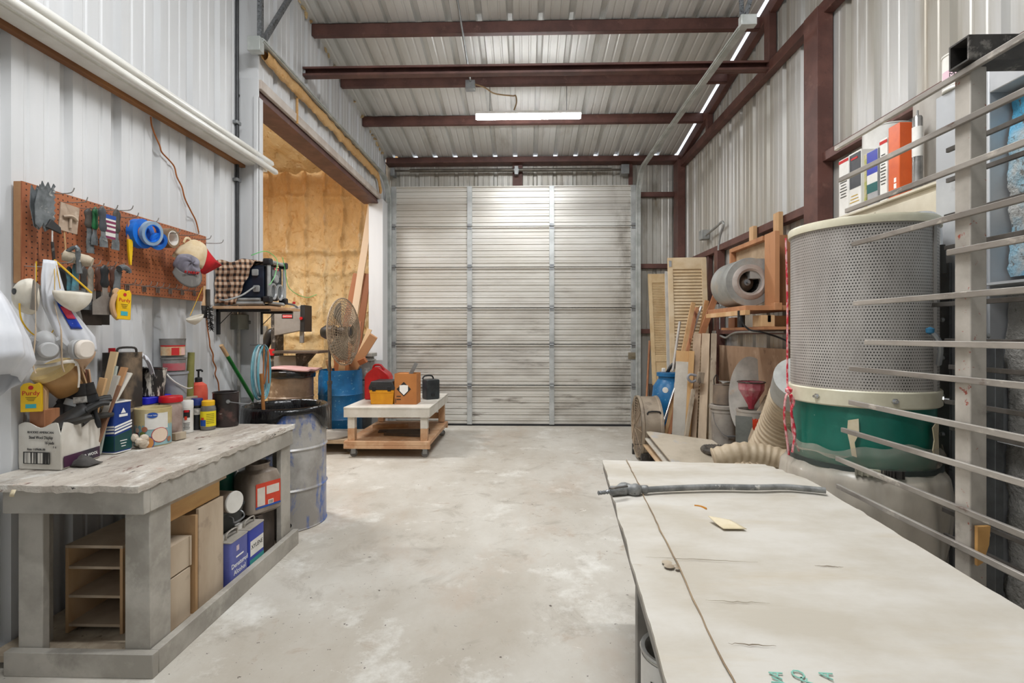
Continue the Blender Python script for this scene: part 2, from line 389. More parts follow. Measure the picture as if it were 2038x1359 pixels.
bm = B(); perforated(bm, (1.70, 3.96, 3.83), (1.95, 3.9, 4.7)); O('hanger', bm, PERF, tr)
bm = B(); box(bm, (1.66, 3.9, 3.78), (1.78, 3.96, 3.86)); O('end_bracket', bm, TRK, tr, bev=.004)
tl = track('door_track', -2.07, curve(-2.07, 3.72, 3.87), 'foam-caked garage door track along the top of the left wall', TRK)
bm = B()
def fz(u, v):
    y = 4.0+u*3.25; a = 2*PI*v; w = .035+.02*fbm(y*4, 1); zc = 3.655-.012*fbm(y*6, 2)-(.22 if y > 99 else 0)
    dz = -.25*max(0, (y-7.1)/.2)**1.5 if y > 7.1 else 0
    return V((-2.10+w*.8*math.cos(a), y, zc+dz+.055*math.sin(a)*(1+.5*fbm(y*7, 5))))
grid(bm, 120, 10, lambda u, v: fz(u, v)); O('foam_crust', bm, FOAM, tl, sm=60, label='yellow-orange foam stuck under the track')
bm = B(); tube(bm, [(-2.12, 4.62, 3.6), (-2.125, 4.63, 3.5), (-2.12, 4.62, 3.42), (-2.12, 4.62, 3.36)], .012, 7); O('foam_drip', bm, FOAM, tl)
bm = B(); perforated(bm, (-2.09, 3.9, 3.66), (-2.09, 3.9, 4.6)); O('hanger', bm, PERF, tl)
bm = B(); perforated(bm, (-2.08, 3.93, 3.74), (-2.08, 4.5, 4.56)); O('hanger', bm, PERF, tl)
bm = B(); box(bm, (-2.15, 3.83, 3.6), (-2.05, 3.9, 3.71)); O('end_bracket', bm, TRK, tl, bev=.004)
# torsion shaft
t = T('torsion_shaft', (0, 7.58, 3.86), 'steel torsion shaft running across above the garage door', 'shaft')
bm = B(); cyl(bm, (-2.0, 7.6, 3.88), (1.45, 7.6, 3.87), .016, n=12); cyl(bm, (-1.75, 7.6, 3.88), (1.3, 7.6, 3.875), .026, n=14); O('rod', bm, mat('oily_shaft', '6d6860', '57524b', .4, .6), t)
bm = B(); box(bm, (-.16, 7.56, 3.80), (-.10, 7.66, 3.93)); cyl(bm, (-.17, 7.6, 3.875), (-.09, 7.6, 3.875), .04, n=14); O('center_bearing', bm, STEEL, t, bev=.004)
bm = B(); box(bm, (1.44, 7.56, 3.8), (1.56, 7.7, 3.94)); O('end_bearing', bm, STEEL, t, bev=.004)
bm = B(); box(bm, (-2.04, 7.56, 3.8), (-1.98, 7.7, 3.92)); O('end_bearing', bm, STEEL, t, bev=.004)
# ---- red oxide steelwork
def steel(name, label, cat, fn, group=None):
    bm = B(); fn(bm); return tag(O(name, bm, OXIDE, bev=.003), label, cat, group)
def channel(bm, a, b, w, h, open_dir):
    a = V(a); b = V(b); beam(bm, a+V((0, 0, h/2)), b+V((0, 0, h/2)), w, .006, open_dir)
for y, lb in ((6.6, 'red-brown roof purlin just behind the lit ceiling lamp'), (5.82, 'red-brown roof purlin between the lit lamp and the open channel strut'), (5.03, 'red-brown roof purlin nearest the camera')):
    def f(bm, y=y):
        z = roofz(y)
        box(bm, (XL+.005, y-.03, z-.12), (2.32, y-.022, z-.004)); box(bm, (XL+.005, y-.03, z-.12), (2.32, y+.03, z-.112)); box(bm, (XL+.005, y-.03, z-.012), (2.32, y+.03, z-.004))
    steel('roof_purlin', lb, 'beam', f, 'roof purlins')
steel('channel_strut', 'open red-brown channel strut crossing the room below the purlins', 'beam', lambda bm: (box(bm, (XL, 4.86, 3.90), (2.36, 4.87, 3.985)), box(bm, (XL, 4.80, 3.90), (2.36, 4.87, 3.908)), box(bm, (XL, 4.80, 3.977), (2.36, 4.87, 3.985)), box(bm, (XL, 4.80, 3.90), (2.36, 4.806, 3.922)), box(bm, (XL, 4.80, 3.965), (2.36, 4.806, 3.985))))
steel('eave_beam', 'dark red-brown eave beam along the top of the back wall', 'beam', lambda bm: (box(bm, (XL+.03, 7.62, 3.995), (2.36, 7.75, 4.09)), box(bm, (XL+.03, 7.55, 3.985), (2.36, 7.75, 3.995))))
steel('door_head_plate', 'short red-brown steel plate in the middle above the garage door', 'plate', lambda bm: box(bm, (-.19, 7.69, 3.64), (-.04, 7.72, 3.99)))
steel('steel_column', 'red-brown corner column between garage door and right wall', 'column', lambda bm: (box(bm, (2.26, 7.5, 0), (2.37, 7.72, 3.98))))
steel('steel_column', 'thick red-brown column on the right wall near the paint cans', 'column', lambda bm: box(bm, (2.25, 3.93, 0), (2.37, 4.12, 3.93)))
steel('steel_column', 'short red-brown column behind the louvred shutters on the right wall', 'column', lambda bm: (box(bm, (2.27, 6.0, 0), (2.36, 6.1, 2.39)), box(bm, (2.32, 6.42, 0), (2.37, 6.48, 2.39))))
def sloped(bm, x0, x1, y0, y1, off, h):
    addv(bm, [(x0, y0, roofz(y0)+off-h), (x1, y0, roofz(y0)+off-h), (x1, y1, roofz(y1)+off-h), (x0, y1, roofz(y1)+off-h), (x0, y0, roofz(y0)+off), (x1, y0, roofz(y0)+off), (x1, y1, roofz(y1)+off), (x0, y1, roofz(y1)+off)],
         [(0, 3, 2, 1), (4, 5, 6, 7), (0, 1, 5, 4), (1, 2, 6, 5), (2, 3, 7, 6), (3, 0, 4, 7)])
steel('roof_rafter', 'sloping red-brown rafter under the roof edge on the right wall', 'beam', lambda bm: sloped(bm, 2.307, 2.37, 2.5, 7.7, .0, .13))
steel('wall_girt', 'long level red-brown girt high on the right wall', 'beam', lambda bm: box(bm, (2.3, 2.2, 3.88), (2.375, 7.7, 3.98)))
steel('wall_girt', 'red-brown girt at mid height on the right wall behind the conduit', 'beam', lambda bm: box(bm, (2.3, 4.12, 2.39), (2.375, 7.5, 2.46)))
steel('wall_girt', 'red-brown girt low on the right wall under the blower shelf', 'beam', lambda bm: box(bm, (2.3, 3.9, 1.40), (2.375, 6.2, 1.46)))
steel('wall_girt', 'red-brown girt above the paint cans on the right wall', 'beam', lambda bm: box(bm, (2.29, 2.0, 2.73), (2.375, 3.98, 2.80)))
for zz, lb in ((3.52, 'upper short red-brown girt right of the garage door'), (2.43, 'middle short red-brown girt right of the garage door'), (1.44, 'lowest short red-brown girt right of the garage door')):
    steel('wall_girt', lb, 'beam', lambda bm, zz=zz: box(bm, (1.73, 7.68, zz-.035), (2.26, 7.75, zz+.035)), 'short girts beside the garage door')
steel('gable_post', 'short red-brown post between girt and rafter near the corner', 'post', lambda bm: box(bm, (2.3, 6.4, 3.98), (2.37, 6.47, roofz(6.45)-.1)))
steel('gable_post', 'taller red-brown post between girt and rafter above the channel strut end', 'post', lambda bm: box(bm, (2.3, 4.8, 3.98), (2.37, 4.9, roofz(4.85)-.1)))
steel('door_jamb_angle', 'dark red-brown upright beside the top right of the garage door', 'post', lambda bm: box(bm, (1.58, 7.7, 3.64), (1.64, 7.74, 3.99)))
# conduit and light on the ceiling
t = T('ceiling_conduit', (-.6, 5.8, 4.3), 'thin grey ceiling conduit ending at a junction box', 'conduit')
bm = B(); tube(bm, [(-.62, y, roofz(y)-.14) for y in (2.5, 4, 5, 5.74)], .011, 8, 1); O('pipe', bm, STEEL, t)
bm = B(); box(bm, (-.68, 5.7, roofz(5.72)-.22), (-.57, 5.78, roofz(5.72)-.12)); O('junction_box', bm, STEEL, t, bev=.004)
bm = B(); tube(bm, [(-.57, 5.72, 4.25), (-.46, 5.74, 4.22), (-.35, 5.78, 4.17), (-.15, 5.82, 4.16), (-.11, 5.84, 4.17), (-.1, 5.86, 4.1), (-.13, 5.9, 4.03)], .008, 7); O('cable', bm, mat('tan_cord', '9f8562', '8b7252', .6), t)
LAMPM = mat('lit_diffuser', 'fbfdff', None, .4, emit=48)
def led(x, y, z, label, power, size=1.24):
    t = T('ceiling_light', (x, y, z), label, 'light')
    bm = B(); box(bm, (x-size/2, y-.04, z+.02), (x+size/2, y+.04, z+.05)); O('housing', bm, WHITE, t, bev=.004)
    bm = B(); lathe(bm, [(0, -size/2+.005), (.03, -size/2+.005), (.035, -size/2+.02), (.035, size/2-.02), (.03, size/2-.005), (0, size/2-.005)], 14, at((x, y, z), rot(0, 90, 0))); O('diffuser', bm, LAMPM, t)
    bm = B()
    for s in (-.45, .45): cyl(bm, (x+s, y, z+.05), (x+s, y, roofz(y)-.002), .004, n=6)
    O('hanger', bm, STEEL, t)
    L = bpy.data.lights.new('lamp', 'AREA'); L.shape = 'RECTANGLE'; L.size = size-.05; L.size_y = .07; L.energy = power; L.color = (.97, .985, 1)
    lo = bpy.data.objects.new('lamp_glow', L); COL.objects.link(lo); lo.parent = t; lo.location = (0, 0, -.045)
    return t
led(.037, 5.9, 3.955, 'lit white tube ceiling light hanging in front of a purlin', 36)
led(.3, 2.3, 4.55, 'ceiling light above the aisle between workbench and white table', 68)
led(-.5, .9, 4.75, 'ceiling light high above the near end of the white table', 64)
led(-3.7, 5.2, 3.9, 'unseen ceiling light added to brighten the foam-lined side room', 120)  # out-of-view lamp, added so the foam room reads bright
# ================================================================ WORKBENCH (left)
k = NT('paint_crusted_top')
c = k.mix(k.ramp(k.noise(6, (1, .45, 1), 8, .72), .3, .75), lin('d3ccc1'), lin('a89c90'))
c = k.mix(k.ramp(k.noise(9, (1, .5, 1), 7, .7, 4), .58, .85), c, lin('8d8178'))
c = k.mix(k.ramp(k.noise(7, (1, .5, 1), 7, .7, 9), .58, .75), c, lin('ebe8e1'))
c = k.mix(k.ramp(k.noise(12, (1, .35, 1), 6, .7, 13), .66, .74), c, lin('6b4034'))
c = k.mix(k.ramp(k.noise(9, (1, .8, 1), 6, .7, 23), .7, .85), c, lin('bf9480'))
c = k.mix(k.ramp(k.noise(22, (1, .5, 1), 5, .7, 17), .72, .76), c, lin('2b2725'))
c = k.mix(k.ramp(k.noise(10, (1, 1, 1), 5, .7, 27), .84, .87), c, lin('47698a'))
k.link(c, k.b.inputs['Base Color']); k.b.inputs['Roughness'].default_value = .55; k.bump(k.noise(30, (1, .6, 1), 6), .8, .008); CRUST = k.m
t = T('workbench', (-1.83, 2.65, 0), 'grey painted wooden workbench with paint-crusted top against the left wall', 'workbench')
def topf(u, v):
    x = -2.225+u*.725; y = 1.965+v*1.365
    e = .006*fbm(y*22, x*22, 2)
    if u > .98: x += e*1.3
    if v < .02: y += e*1.6-.006
    return V((x, y, .8+.003*fbm(x*9, y*9)))
bm = B(); grid(bm, 40, 70, topf)
ret = bmesh.ops.extrude_face_region(bm, geom=bm.faces[:])
for v in [g for g in ret['geom'] if isinstance(g, bmesh.types.BMVert)]: v.co.z -= .026+.006*fbm(v.co.x*20, v.co.y*20, 7)
O('tabletop', bm, CRUST, t, sm=50)
bm = B(); box(bm, (-2.095, 2.0, .672), (-1.505, 2.035, .775)); O('apron', bm, PAINTWOOD, t, bev=.003)
bm = B(); box(bm, (-1.54, 2.036, .672), (-1.505, 3.31, .775)); O('apron', bm, PAINTWOOD, t, bev=.003)
def leg(x0, y0, sx, sy):
    bm = B(); w = .105; d = .032
    box(bm, (min(x0, x0+sx*w), min(y0, y0+sy*d), .0), (max(x0, x0+sx*w), max(y0, y0+sy*d), .70))
    box(bm, (min(x0, x0+sx*d), min(y0+sy*d, y0+sy*(w+.02)), .0), (max(x0, x0+sx*d), max(y0+sy*d, y0+sy*(w+.02)), .70))
    O('leg', bm, PAINTWOOD, t, bev=.003)
leg(-1.515, 2.045, -1, 1); leg(-1.515, 3.295, -1, -1); leg(-2.075, 2.045, 1, 1); leg(-2.23, 3.295, 1, -1)
bm = B(); box(bm, (-2.10, 2.008, .0), (-1.475, 2.043, .1)); O('kick_board', bm, PAINTWOOD, t, bev=.003)
bm = B(); box(bm, (-1.512, 2.044, .0), (-1.475, 3.33, .1)); O('kick_board', bm, PAINTWOOD, t, bev=.003)
bm = B(); box(bm, (-2.22, 2.05, .03), (-1.52, 3.3, .055)); O('bottom_shelf', bm, GREYWOOD, t)
for yy, l in ((-2.1, .05), (-2.0, .028)):
    bm = B(); grid(bm, 3, 6, lambda u, v: V((yy+(u-.5)*.02+.006*math.sin(v*4), 1.955-.012*math.sin(v*3), .785-v*l))); O('tape_scrap', bm, TAPE, t, solid=.001)
t.location.x -= .042
# ---- things under the bench
PLY = mat('birch_plywood', 'c9aa84', 'b8936a', .6, 0, 4, (1, 1, .3)); 
PLYD = mat('dust_coated_plywood', 'c3b29c', 'b09c85', .7, 0, 4, (1, 1, .3), spots=[('8f7d6c', 5, 0.635, 0.875)])
t = T('cubby_shelf', (-1.9, 2.4, .055), 'small open plywood cubby shelf with three openings under the workbench', 'shelf')
x0, x1, y0, y1, z0, z1 = -2.075, -1.81, 2.215, 2.62, .056, .44
for a in (x0, x1-.014):
    bm = B(); box(bm, (a, y0, z0), (a+.014, y1, z1)); O('side_panel', bm, PLY, t, bev=.001)
bm = B(); box(bm, (x0, y0, z1), (x1, y1, z1+.014)); O('top', bm, PLYD, t, bev=.001)
bm = B(); box(bm, (x0, y1, z0), (x1, y1+.008, z1)); O('back_panel', bm, PLY, t)
for i in range(3):
    zz = z0+.03+i*.13; bm = B(); box(bm, (x0+.014, y0+.002, zz), (x1-.014, y1, zz+.012)); O('shelf', bm, PLYD, t)
def panelbox(name, lo, hi, m, label, cat, **k):
    bm = B(); box(bm, lo, hi); return tag(O(name, bm, m, bev=.002, **k), label, cat)
# plywood drawer boxes and panels seen through the bench's long side
t = T('plywood_box', (-1.75, 2.28, .30), 'small dusty plywood drawer box stacked just behind the near right bench leg', 'drawer')
for lo, hi, nm in (((-1.77, 2.18, .30), (-1.60, 2.192, .44), 'side'), ((-1.62, 2.192, .30), (-1.605, 2.36, .44), 'front'), ((-1.77, 2.192, .425), (-1.62, 2.36, .44), 'bottom'), ((-1.77, 2.36, .30), (-1.60, 2.372, .44), 'side')):
    bm = B(); box(bm, lo, hi); O(nm, bm, PLYD, t, bev=.001)
panelbox('plywood_block', (-1.77, 2.19, .056), (-1.605, 2.37, .292), PLYD, 'dusty plywood box under the small drawer box beneath the workbench', 'box')
t = T('cabinet_carcass', (-1.7, 2.5, .056), 'upright plywood cabinet panel piece leaning open under the middle of the workbench', 'cabinet')
for lo, hi, nm, m_ in (((-1.77, 2.385, .056), (-1.59, 2.402, .53), 'side_panel', PLY), ((-1.60, 2.402, .056), (-1.585, 2.60, .555), 'front_panel', PLYD), ((-1.77, 2.402, .5), (-1.602, 2.59, .515), 'shelf', PLY)):
    bm = B(); box(bm, lo, hi); O(nm, bm, m_, t, bev=.001)
t = T('plywood_tray', (-1.7, 2.4, .56), 'long yellowish plywood drawer lying on the cabinet panel under the benchtop', 'drawer')
for lo, hi, nm, m_ in (((-1.62, 2.175, .557), (-1.605, 2.60, .64), 'side', mat('knotty_pine', 'cfa468', 'b98a52', .6, 0, 7, (1, .3, 1), spots=[('8a6a45', 8, .7, .9)])), ((-1.76, 2.175, .557), (-1.62, 2.19, .64), 'side', PLY), ((-1.78, 2.18, .64), (-1.59, 2.635, .656), 'bottom', PLYD)):
    bm = B(); box(bm, lo, hi); O(nm, bm, m_, t, bev=.001)
DKW = mat('dark_dusty_wood', '4a4038', '38302a', .8)
panelbox('wooden_crate', (-2.0, 2.66, .056), (-1.69, 2.955, .30), DKW, 'dark wooden crate beneath the oval metal pan under the bench', 'crate')
panelbox('wooden_crate', (-1.95, 2.975, .056), (-1.60, 3.17, .31), DKW, 'dark wooden crate beneath the big plastic jar under the bench', 'crate')
panelbox('storage_bin', (-2.2, 2.5, .056), (-2.09, 2.95, .38), mat('black_bin', '232324', '18191a', .5), 'black storage bin in the dark behind the small cubby shelf', 'bin')
# roasting pan
t = T('metal_pan', (-1.8, 2.82, .301), 'dark oval metal pan with wire handle under the big plastic jar', 'pan')
DKPAN = mat('dusty_dark_pan', '4b4d4b', '393b3a', .5, .4, 7, spots=[('7c7a74', 6, 0.608, 0.83)])
bm = B(); lathe(bm, [(0, 0), (.12, 0), (.13, .02), (.14, .11), (.15, .12), (.14, .122), (.13, .11), (.122, .02), (0, .01)], 36, at((-1.77, 2.82, .301), Matrix.Diagonal((1, 1.1, 1, 1)))); O('body', bm, DKPAN, t)
bm = B(); c0 = V((-1.64, 2.79, .395)); tube(bm, [c0+V((0, -.05, 0)), c0+V((.022, -.05, -.01)), c0+V((.03, -.045, -.035)), c0+V((.03, .045, -.035)), c0+V((.022, .05, -.01)), c0+V((0, .05, 0))], .005, 7, 3); O('handle', bm, STEEL, t)
# pretzel jar
t = jart = T('plastic_jar', (-1.665, 3.085, .311), 'big dusty plastic jar with orange-red label under the bench', 'jar')
k = NT('dusty_clear_plastic'); k.link(k.mix(k.ramp(k.noise(5, (1, 1, .6), 6), .4, .65), lin('7d7064'), lin('a3978b')), k.b.inputs['Base Color']); k.b.inputs['Roughness'].default_value = .35; DCP = k.m
cx, cy, zb = -1.665, 3.085, .311
bm = B(); prof = [(0, .0), (.085, 0), (.1, .015), (.1, .2), (.085, .245), (.062, .262), (.06, .285), (.066, .288), (.066, .296), (.055, .296), (.055, .26), (0, .26)]
def sq(r, z, a):
    p = 5 if r > .07 else 2.2; c, s = abs(math.cos(a)), abs(math.sin(a)); rr = r/((c**p+s**p)**(1/p)); return V((cx+rr*math.cos(a), cy+rr*math.sin(a)*1.12, zb+z))
grid(bm, 40, len(prof)-1, lambda u, v: sq(*prof[round(v*(len(prof)-1))], 2*PI*u+.0), cu=True); O('body', bm, DCP, t)
Mj = face((cx+.1005, cy+.005, zb+.115), (0, 1, 0), (0, 0, 1)); 
rect('label', Mj, .165, .15, mat('orange_red_label', 'd6452c', 'c03a25', .5, 0, 9), t)
for dx, dy, w, h in ((-.048, -.006, .05, .11), (.03, .025, .085, .05), (.016, -.05, .036, .028)): rect('label_panel', Mj @ Matrix.Translation((dx, dy, .0006)), w, h, mat('cream_label', 'e2d9cf', 'd2c6ba', .6), t)
rect('label_band', Mj @ Matrix.Translation((0, -.069, .0006)), .165, .012, BLUEINK, t)
rect('barcode', Mj @ Matrix.Translation((.016, -.05, .0014)), .026, .018, mat('barcode_bars', 'd9d0c4', '3a3532', .6, 0, 90, (1, 6, .02), .48, .52), t)
jart.rotation_euler = (0, 0, math.radians(-28))
# lying tub + green tub
t = T('plastic_tub', (-1.65, 2.95, .53), 'round plastic tub lying on its side with white lid facing out', 'tub')
bm = B(); a = V((-1.60, 2.715, .485)); b = a+V((-.22, .03, .0)); cyl(bm, a, b, .058, .055, 28); O('body', bm, mat('tan_tub', '9b8a78', '857564', .6), t)
bm = B(); cyl(bm, a+V((.001, 0, 0)), a+V((.012, -.003, 0)), .06, .058, 28); O('lid', bm, WHITE, t, bev=.002)
t = T('tall_tub', (-1.9, 3.05, .311), 'dark green tub standing behind the lying tub under the bench', 'tub')
bm = B(); cyl(bm, (-1.87, 3.05, .311), (-1.87, 3.05, .66), .08, n=24); O('body', bm, mat('teal_green', '0f6b57', '0c5a4a', .45), t)
# solvent cans
def fcan(name, x, y, z, w, d, h, mtop, label, cat, body):
    t = T(name, (x, y, z), label, cat)
    bm = B(); prism(bm, [(x+p[0], y+p[1]) for p in rrect(w, d, .012)], h-.006, Matrix.Translation((0, 0, z+.003))); O('body', bm, body, t)
    for q in (0, h-.006):
        bm = B(); prism(bm, [(x+p[0], y+p[1]) for p in rrect(w+.004, d+.004, .012)], .006, Matrix.Translation((0, 0, z+q))); O('rim', bm, mtop, t, bev=.001)
    return t
CANTOP = mat('dusty_tin', 'bdb7ad', 'a39d93', .5, .4, 7)
BLUECAN = mat('blue_can_print', '3a4a9a', '4d5aa8', .45, 0, 6, spots=[('8a8fb8', 9, 0.662, 0.83)])
for yc, nm, lb, bl in ((2.70, 'solvent_can', 'lavender-blue solvent can with white lettering under the bench', mat('lavender_can', '5f66ab', '4c549b', .45, 0, 5)), (2.875, 'solvent_can', 'deep blue solvent can lettered XYLENE under the bench', mat('deep_blue_can', '23349a', '2c3fa4', .45, 0, 5))):
    t = fcan(nm, -1.61, yc, .056, .11, .165, .245, CANTOP, lb, 'can', bl)
    bm = B(); tube(bm, [(-1.60, yc-.05, .30), (-1.6, yc-.045, .335), (-1.6, yc+.045, .335), (-1.6, yc+.05, .30)], .006, 7, 3, flat=.5); O('handle', bm, CANTOP, t)
    bm = B(); cyl(bm, (-1.63, yc-.06, .3), (-1.63, yc-.06, .325), .02, n=16); O('cap', bm, WHITE, t)
    Mf = face((-1.5545, yc, .175), (0, 1, 0), (0, 0, 1))
    if yc > 2.8:
        rect('label_panel', Mf @ Matrix.Translation((0, .01, 0)), .14, .085, mat('white_label', 'e7e5e0', 'dad7d0', .5), t)
        text('XYLENE', .034, Mf @ Matrix.Translation((0, .015, .001)), INK, t)
        rect('label_band', Mf @ Matrix.Translation((0, -.075, 0)), .15, .045, mat('teal_print', '1f8a86', None, .5), t)
    else:
        for q, s in enumerate(('Denatured', 'Alcohol')): text(s, .036, Mf @ Matrix.Translation((0, -.01-.04*q, 0)), WHITEINK, t)
        rect('print_line', Mf @ Matrix.Translation((0, .03, 0)), .07, .008, WHITEINK, t)
        rect('label_panel', Mf @ Matrix.Translation((-.02, .075, 0)), .025, .028, mat('small_logo', 'c9b9c4', None, .5), t)
# ---- things on the bench ------------------------------------------------------
Z8 = .803
# white box of gloves
t = T('cardboard_box', (-2.14, 2.31, Z8), 'torn white cardboard box printed Steel Wool on the bench corner', 'box', 0)
BXM = mat('soiled_white_board', 'ddd9d0', 'd0cabf', .75, 0, 6, spots=[('4c443d', 30, 0.797, 0.86), ('a5734f', 9, 0.77, 0.89)])
bx = [V((-2.268, 2.195)), V((-2.06, 2.178)), V((-2.085, 2.41)), V((-2.265, 2.44))]
zt = [1.035, 1.035, 1.04, 1.05]
bm = B()
for i in range(4):
    a, b = bx[i], bx[(i+1) % 4]
    def f(u, v, a=a, b=b, i=i):
        p = a.lerp(b, u); top = 1.0+.012*math.sin(u*9+i)+(-.05 if (i == 0 and u > .93) or (i == 1 and u < .07) else 0)
        return V((p.x, p.y, Z8+(top-Z8)*v))
    grid(bm, 14, 5, f)
grid(bm, 1, 1, lambda u, v: V((*(bx[0].lerp(bx[1], u).lerp(bx[3].lerp(bx[2], u), v)), Z8+.004)))
O('carton', bm, BXM, t, solid=.004, sm=0)
Mb = face((-2.165, 2.184, .9), (.21, -.022, 0), (0, 0, 1))
Mb = Mb @ Matrix.Translation((0, 0, .003))
text('RHODES AMERICAN', .014, Mb @ Matrix.Translation((.01, .068, 0)), INK, t, sx=1.05)
text('Steel Wool Display', .019, Mb @ Matrix.Translation((.012, .045, 0)), INK, t, sx=.82)
text('16 pads', .019, Mb @ Matrix.Translation((.055, .022, 0)), INK, t, sx=.82)
text('1 6', .013, Mb @ Matrix.Translation((.082, .004, 0)), INK, t)
text('Item 1109606-00', .014, Mb @ Matrix.Translation((-.012, -.008, 0)), INK, t, sx=.95)
rect('barcode', Mb @ Matrix.Translation((-.01, -.046, 0)), .13, .048, mat('barcode_print', 'd9d5cc', '2a2827', .7, 0, 75, (1, .02, .02), .46, .54), t)
bm = B()
for w, h, dx, dy in ((.134, .003, 0, .025), (.134, .003, 0, -.025), (.003, .05, .066, 0), (.003, .05, -.066, 0)): box(bm, (dx-w/2, dy-h/2, 0), (dx+w/2, dy+h/2, .001), Mb @ Matrix.Translation((-.01, -.046, 0)))
O('barcode_frame', bm, INK, t, sm=0)
Ms = face((-2.069, 2.294, .835), (-.025, .232, 0), (0, 0, 1))
rect('printed_band', Ms @ Matrix.Translation((0, 0, .0025)), .218, .05, mat('plum_band', '2e2c35', '4a2340', .6, 0, 6), t)
text('STEEL WOOL', .02, Ms @ Matrix.Translation((.035, -.002, .0035)), WHITEINK, t)
# gloves and brushes in the box
RUB = mat('black_rubber', '2c2b2b', '3a3837', .6, 0, 9, spots=[('8b8680', 14, 0.689, 0.83)])
def glove(p, R, label, m):
    t = T('work_glove', p, label, 'glove')
    M = at(p, R) @ Matrix.Scale(1.2, 4); bm = B()
    grid(bm, 14, 8, lambda u, v: M @ V(((.052-.014*v)*math.cos(2*PI*u), .018*math.sin(2*PI*u)*(1+.3*v), -.02+.15*v)), cu=True)
    O('palm', bm, m, t, solid=.002)
    for i, (x, l) in enumerate(((-.034, .06), (-.012, .072), (.011, .068), (.032, .052))):
        bm = B(); tube(bm, [M @ V((x*.9, 0, .12)), M @ V((x, .004, .15+l*.4)), M @ V((x*1.1, .02, .14+l))], lambda q: .0165*(1-.3*q), 8, 3); O('finger', bm, m, t)
    bm = B(); tube(bm, [M @ V((.035, 0, .05)), M @ V((.065, .005, .085)), M @ V((.075, .015, .12))], lambda q: .018*(1-.3*q), 8, 3); O('thumb', bm, m, t)
glove((-2.2, 2.27, .94), rot(-20, 25, 30), 'dusty black rubber glove standing fingers up in the white box', RUB)
glove((-2.12, 2.30, 1.0), rot(-75, 10, 15), 'black rubber glove lying across the back of the white box', mat('grey_black_rubber', '232323', '37342f', .55, 0, 10))
def brush(p, R, label, hm, wm, L=.13, w=.055, name='paint_brush', cat='paint brush', ferr=STEEL, bl=.06):
    t = T(name, p, label, cat); M = at(p, R)
    bm = B(); grid(bm, 12, 8, lambda u, v: M @ V((lerp([.007, .011, .013, .01, .009, .011, .016, .022, .024], v)*math.cos(2*PI*u), .007*math.sin(2*PI*u), L*(1-v))), cu=True); O('handle', bm, hm, t)
    bm = B(); prism(bm, rrect(w, .016, .004), -.03, M); O('ferrule', bm, ferr, t)
    bm = B(); grid(bm, 16, 6, lambda u, v: M @ V((w*.5*(1-.08*v+.03*math.sin(u*40)*v)*math.cos(2*PI*u), .009*(1-.5*v)*math.sin(2*PI*u), -.03-bl*v)), cu=True); O('bristles', bm, wm, t, solid=.002)
    return t
def lerp(a, v):
    x = v*(len(a)-1); i = min(int(x), len(a)-2); return a[i]+(a[i+1]-a[i])*(x-i)
BRIST = mat('dark_bristles', '2a2725', '191716', .8, 0, 20)
glove((-2.17, 2.24, .97), rot(-55, 10, -35), 'dusty black rubber glove flopped over the front of the white box', mat('grey_black_rubber', '232323', '37342f', .55, 0, 10))
brush((-2.14, 2.31, 1.07), rot(172, 18, 20), 'black-bristled brush standing bristles up, leftmost in the white box', BLACK, BRIST)
brush((-2.10, 2.32, 1.08), rot(176, -6, 10), 'black-bristled brush with white speckled ferrule, middle one in the white box', BLACK, BRIST, ferr=mat('speckled_white', 'b9b5ae', '6a6762', .6, 0, 30))
brush((-2.06, 2.34, 1.085), rot(178, -14, 15), 'black-bristled brush standing upright, rightmost in the white box', BLACK, BRIST, ferr=BLACK)
# yellow brush sleeve behind box
def sleeve(M, w, h, parent, lines=True):
    bm = B(); prism(bm, [(-w/2, -h/2), (w/2, -h/2), (w/2, h*.38), (w*.36, h/2), (w*.12, h*.44), (-w*.12, h/2), (-w*.36, h*.47), (-w/2, h*.36)], .012, M); O('sleeve', bm, YELLOW, parent, bev=.002)
    F = M @ Matrix.Translation((0, 0, .0125))
    text('Purdy', w*.36, F @ Matrix.Translation((0, h*.14, 0)), INKRED, parent)
    bm = B(); lathe(bm, [(0, 0), (w*.12, 0), (w*.12, .0008), (0, .0008)], 14, F @ Matrix.Translation((0, h*.33, 0))); O('emblem', bm, INKRED, parent, sm=0)
    for i in range(3): rect('print_line', F @ Matrix.Translation((0, -h*(.0+.055*i), 0)), w*(.5-.1*i), h*.012, INK, parent)
    rect('print_block', F @ Matrix.Translation((0, -h*.3, 0)), w*.5, h*.14, mat('teal_block', '3aa6b0', None, .6), parent)
c0 = aX(65, 790, -2.2); t = T('brush_sleeve', (c0.x, c0.y, 1.0), 'yellow cardboard brush sleeve with red lettering behind the white box', 'brush sleeve')
Mq = face(c0, (.95, .3, 0), (0.02, 0, 1)); sleeve(Mq, .078, .13, t)
bm = B(); box(bm, (c0.x-.03, c0.y+.015, Z8+.001), (c0.x+.04, c0.y+.09, c0.z-.06)); tag(O('wood_scrap', bm, REDWOOD, bev=.002), 'brown wood scrap under the yellow brush sleeve on the bench', 'wood scrap')
bm = B(); prism(bm, [(-.015, -.06), (.015, -.06), (.018, .03), (.004, .055), (-.018, .04)], .03, face(aX(88, 790, -2.19), (.9, .4, 0), (.05, 0, 1))); tag(O('wood_scrap', bm, PINE, bev=.002), 'short pink-brown wood scrap beside the yellow brush sleeve', 'wood scrap')
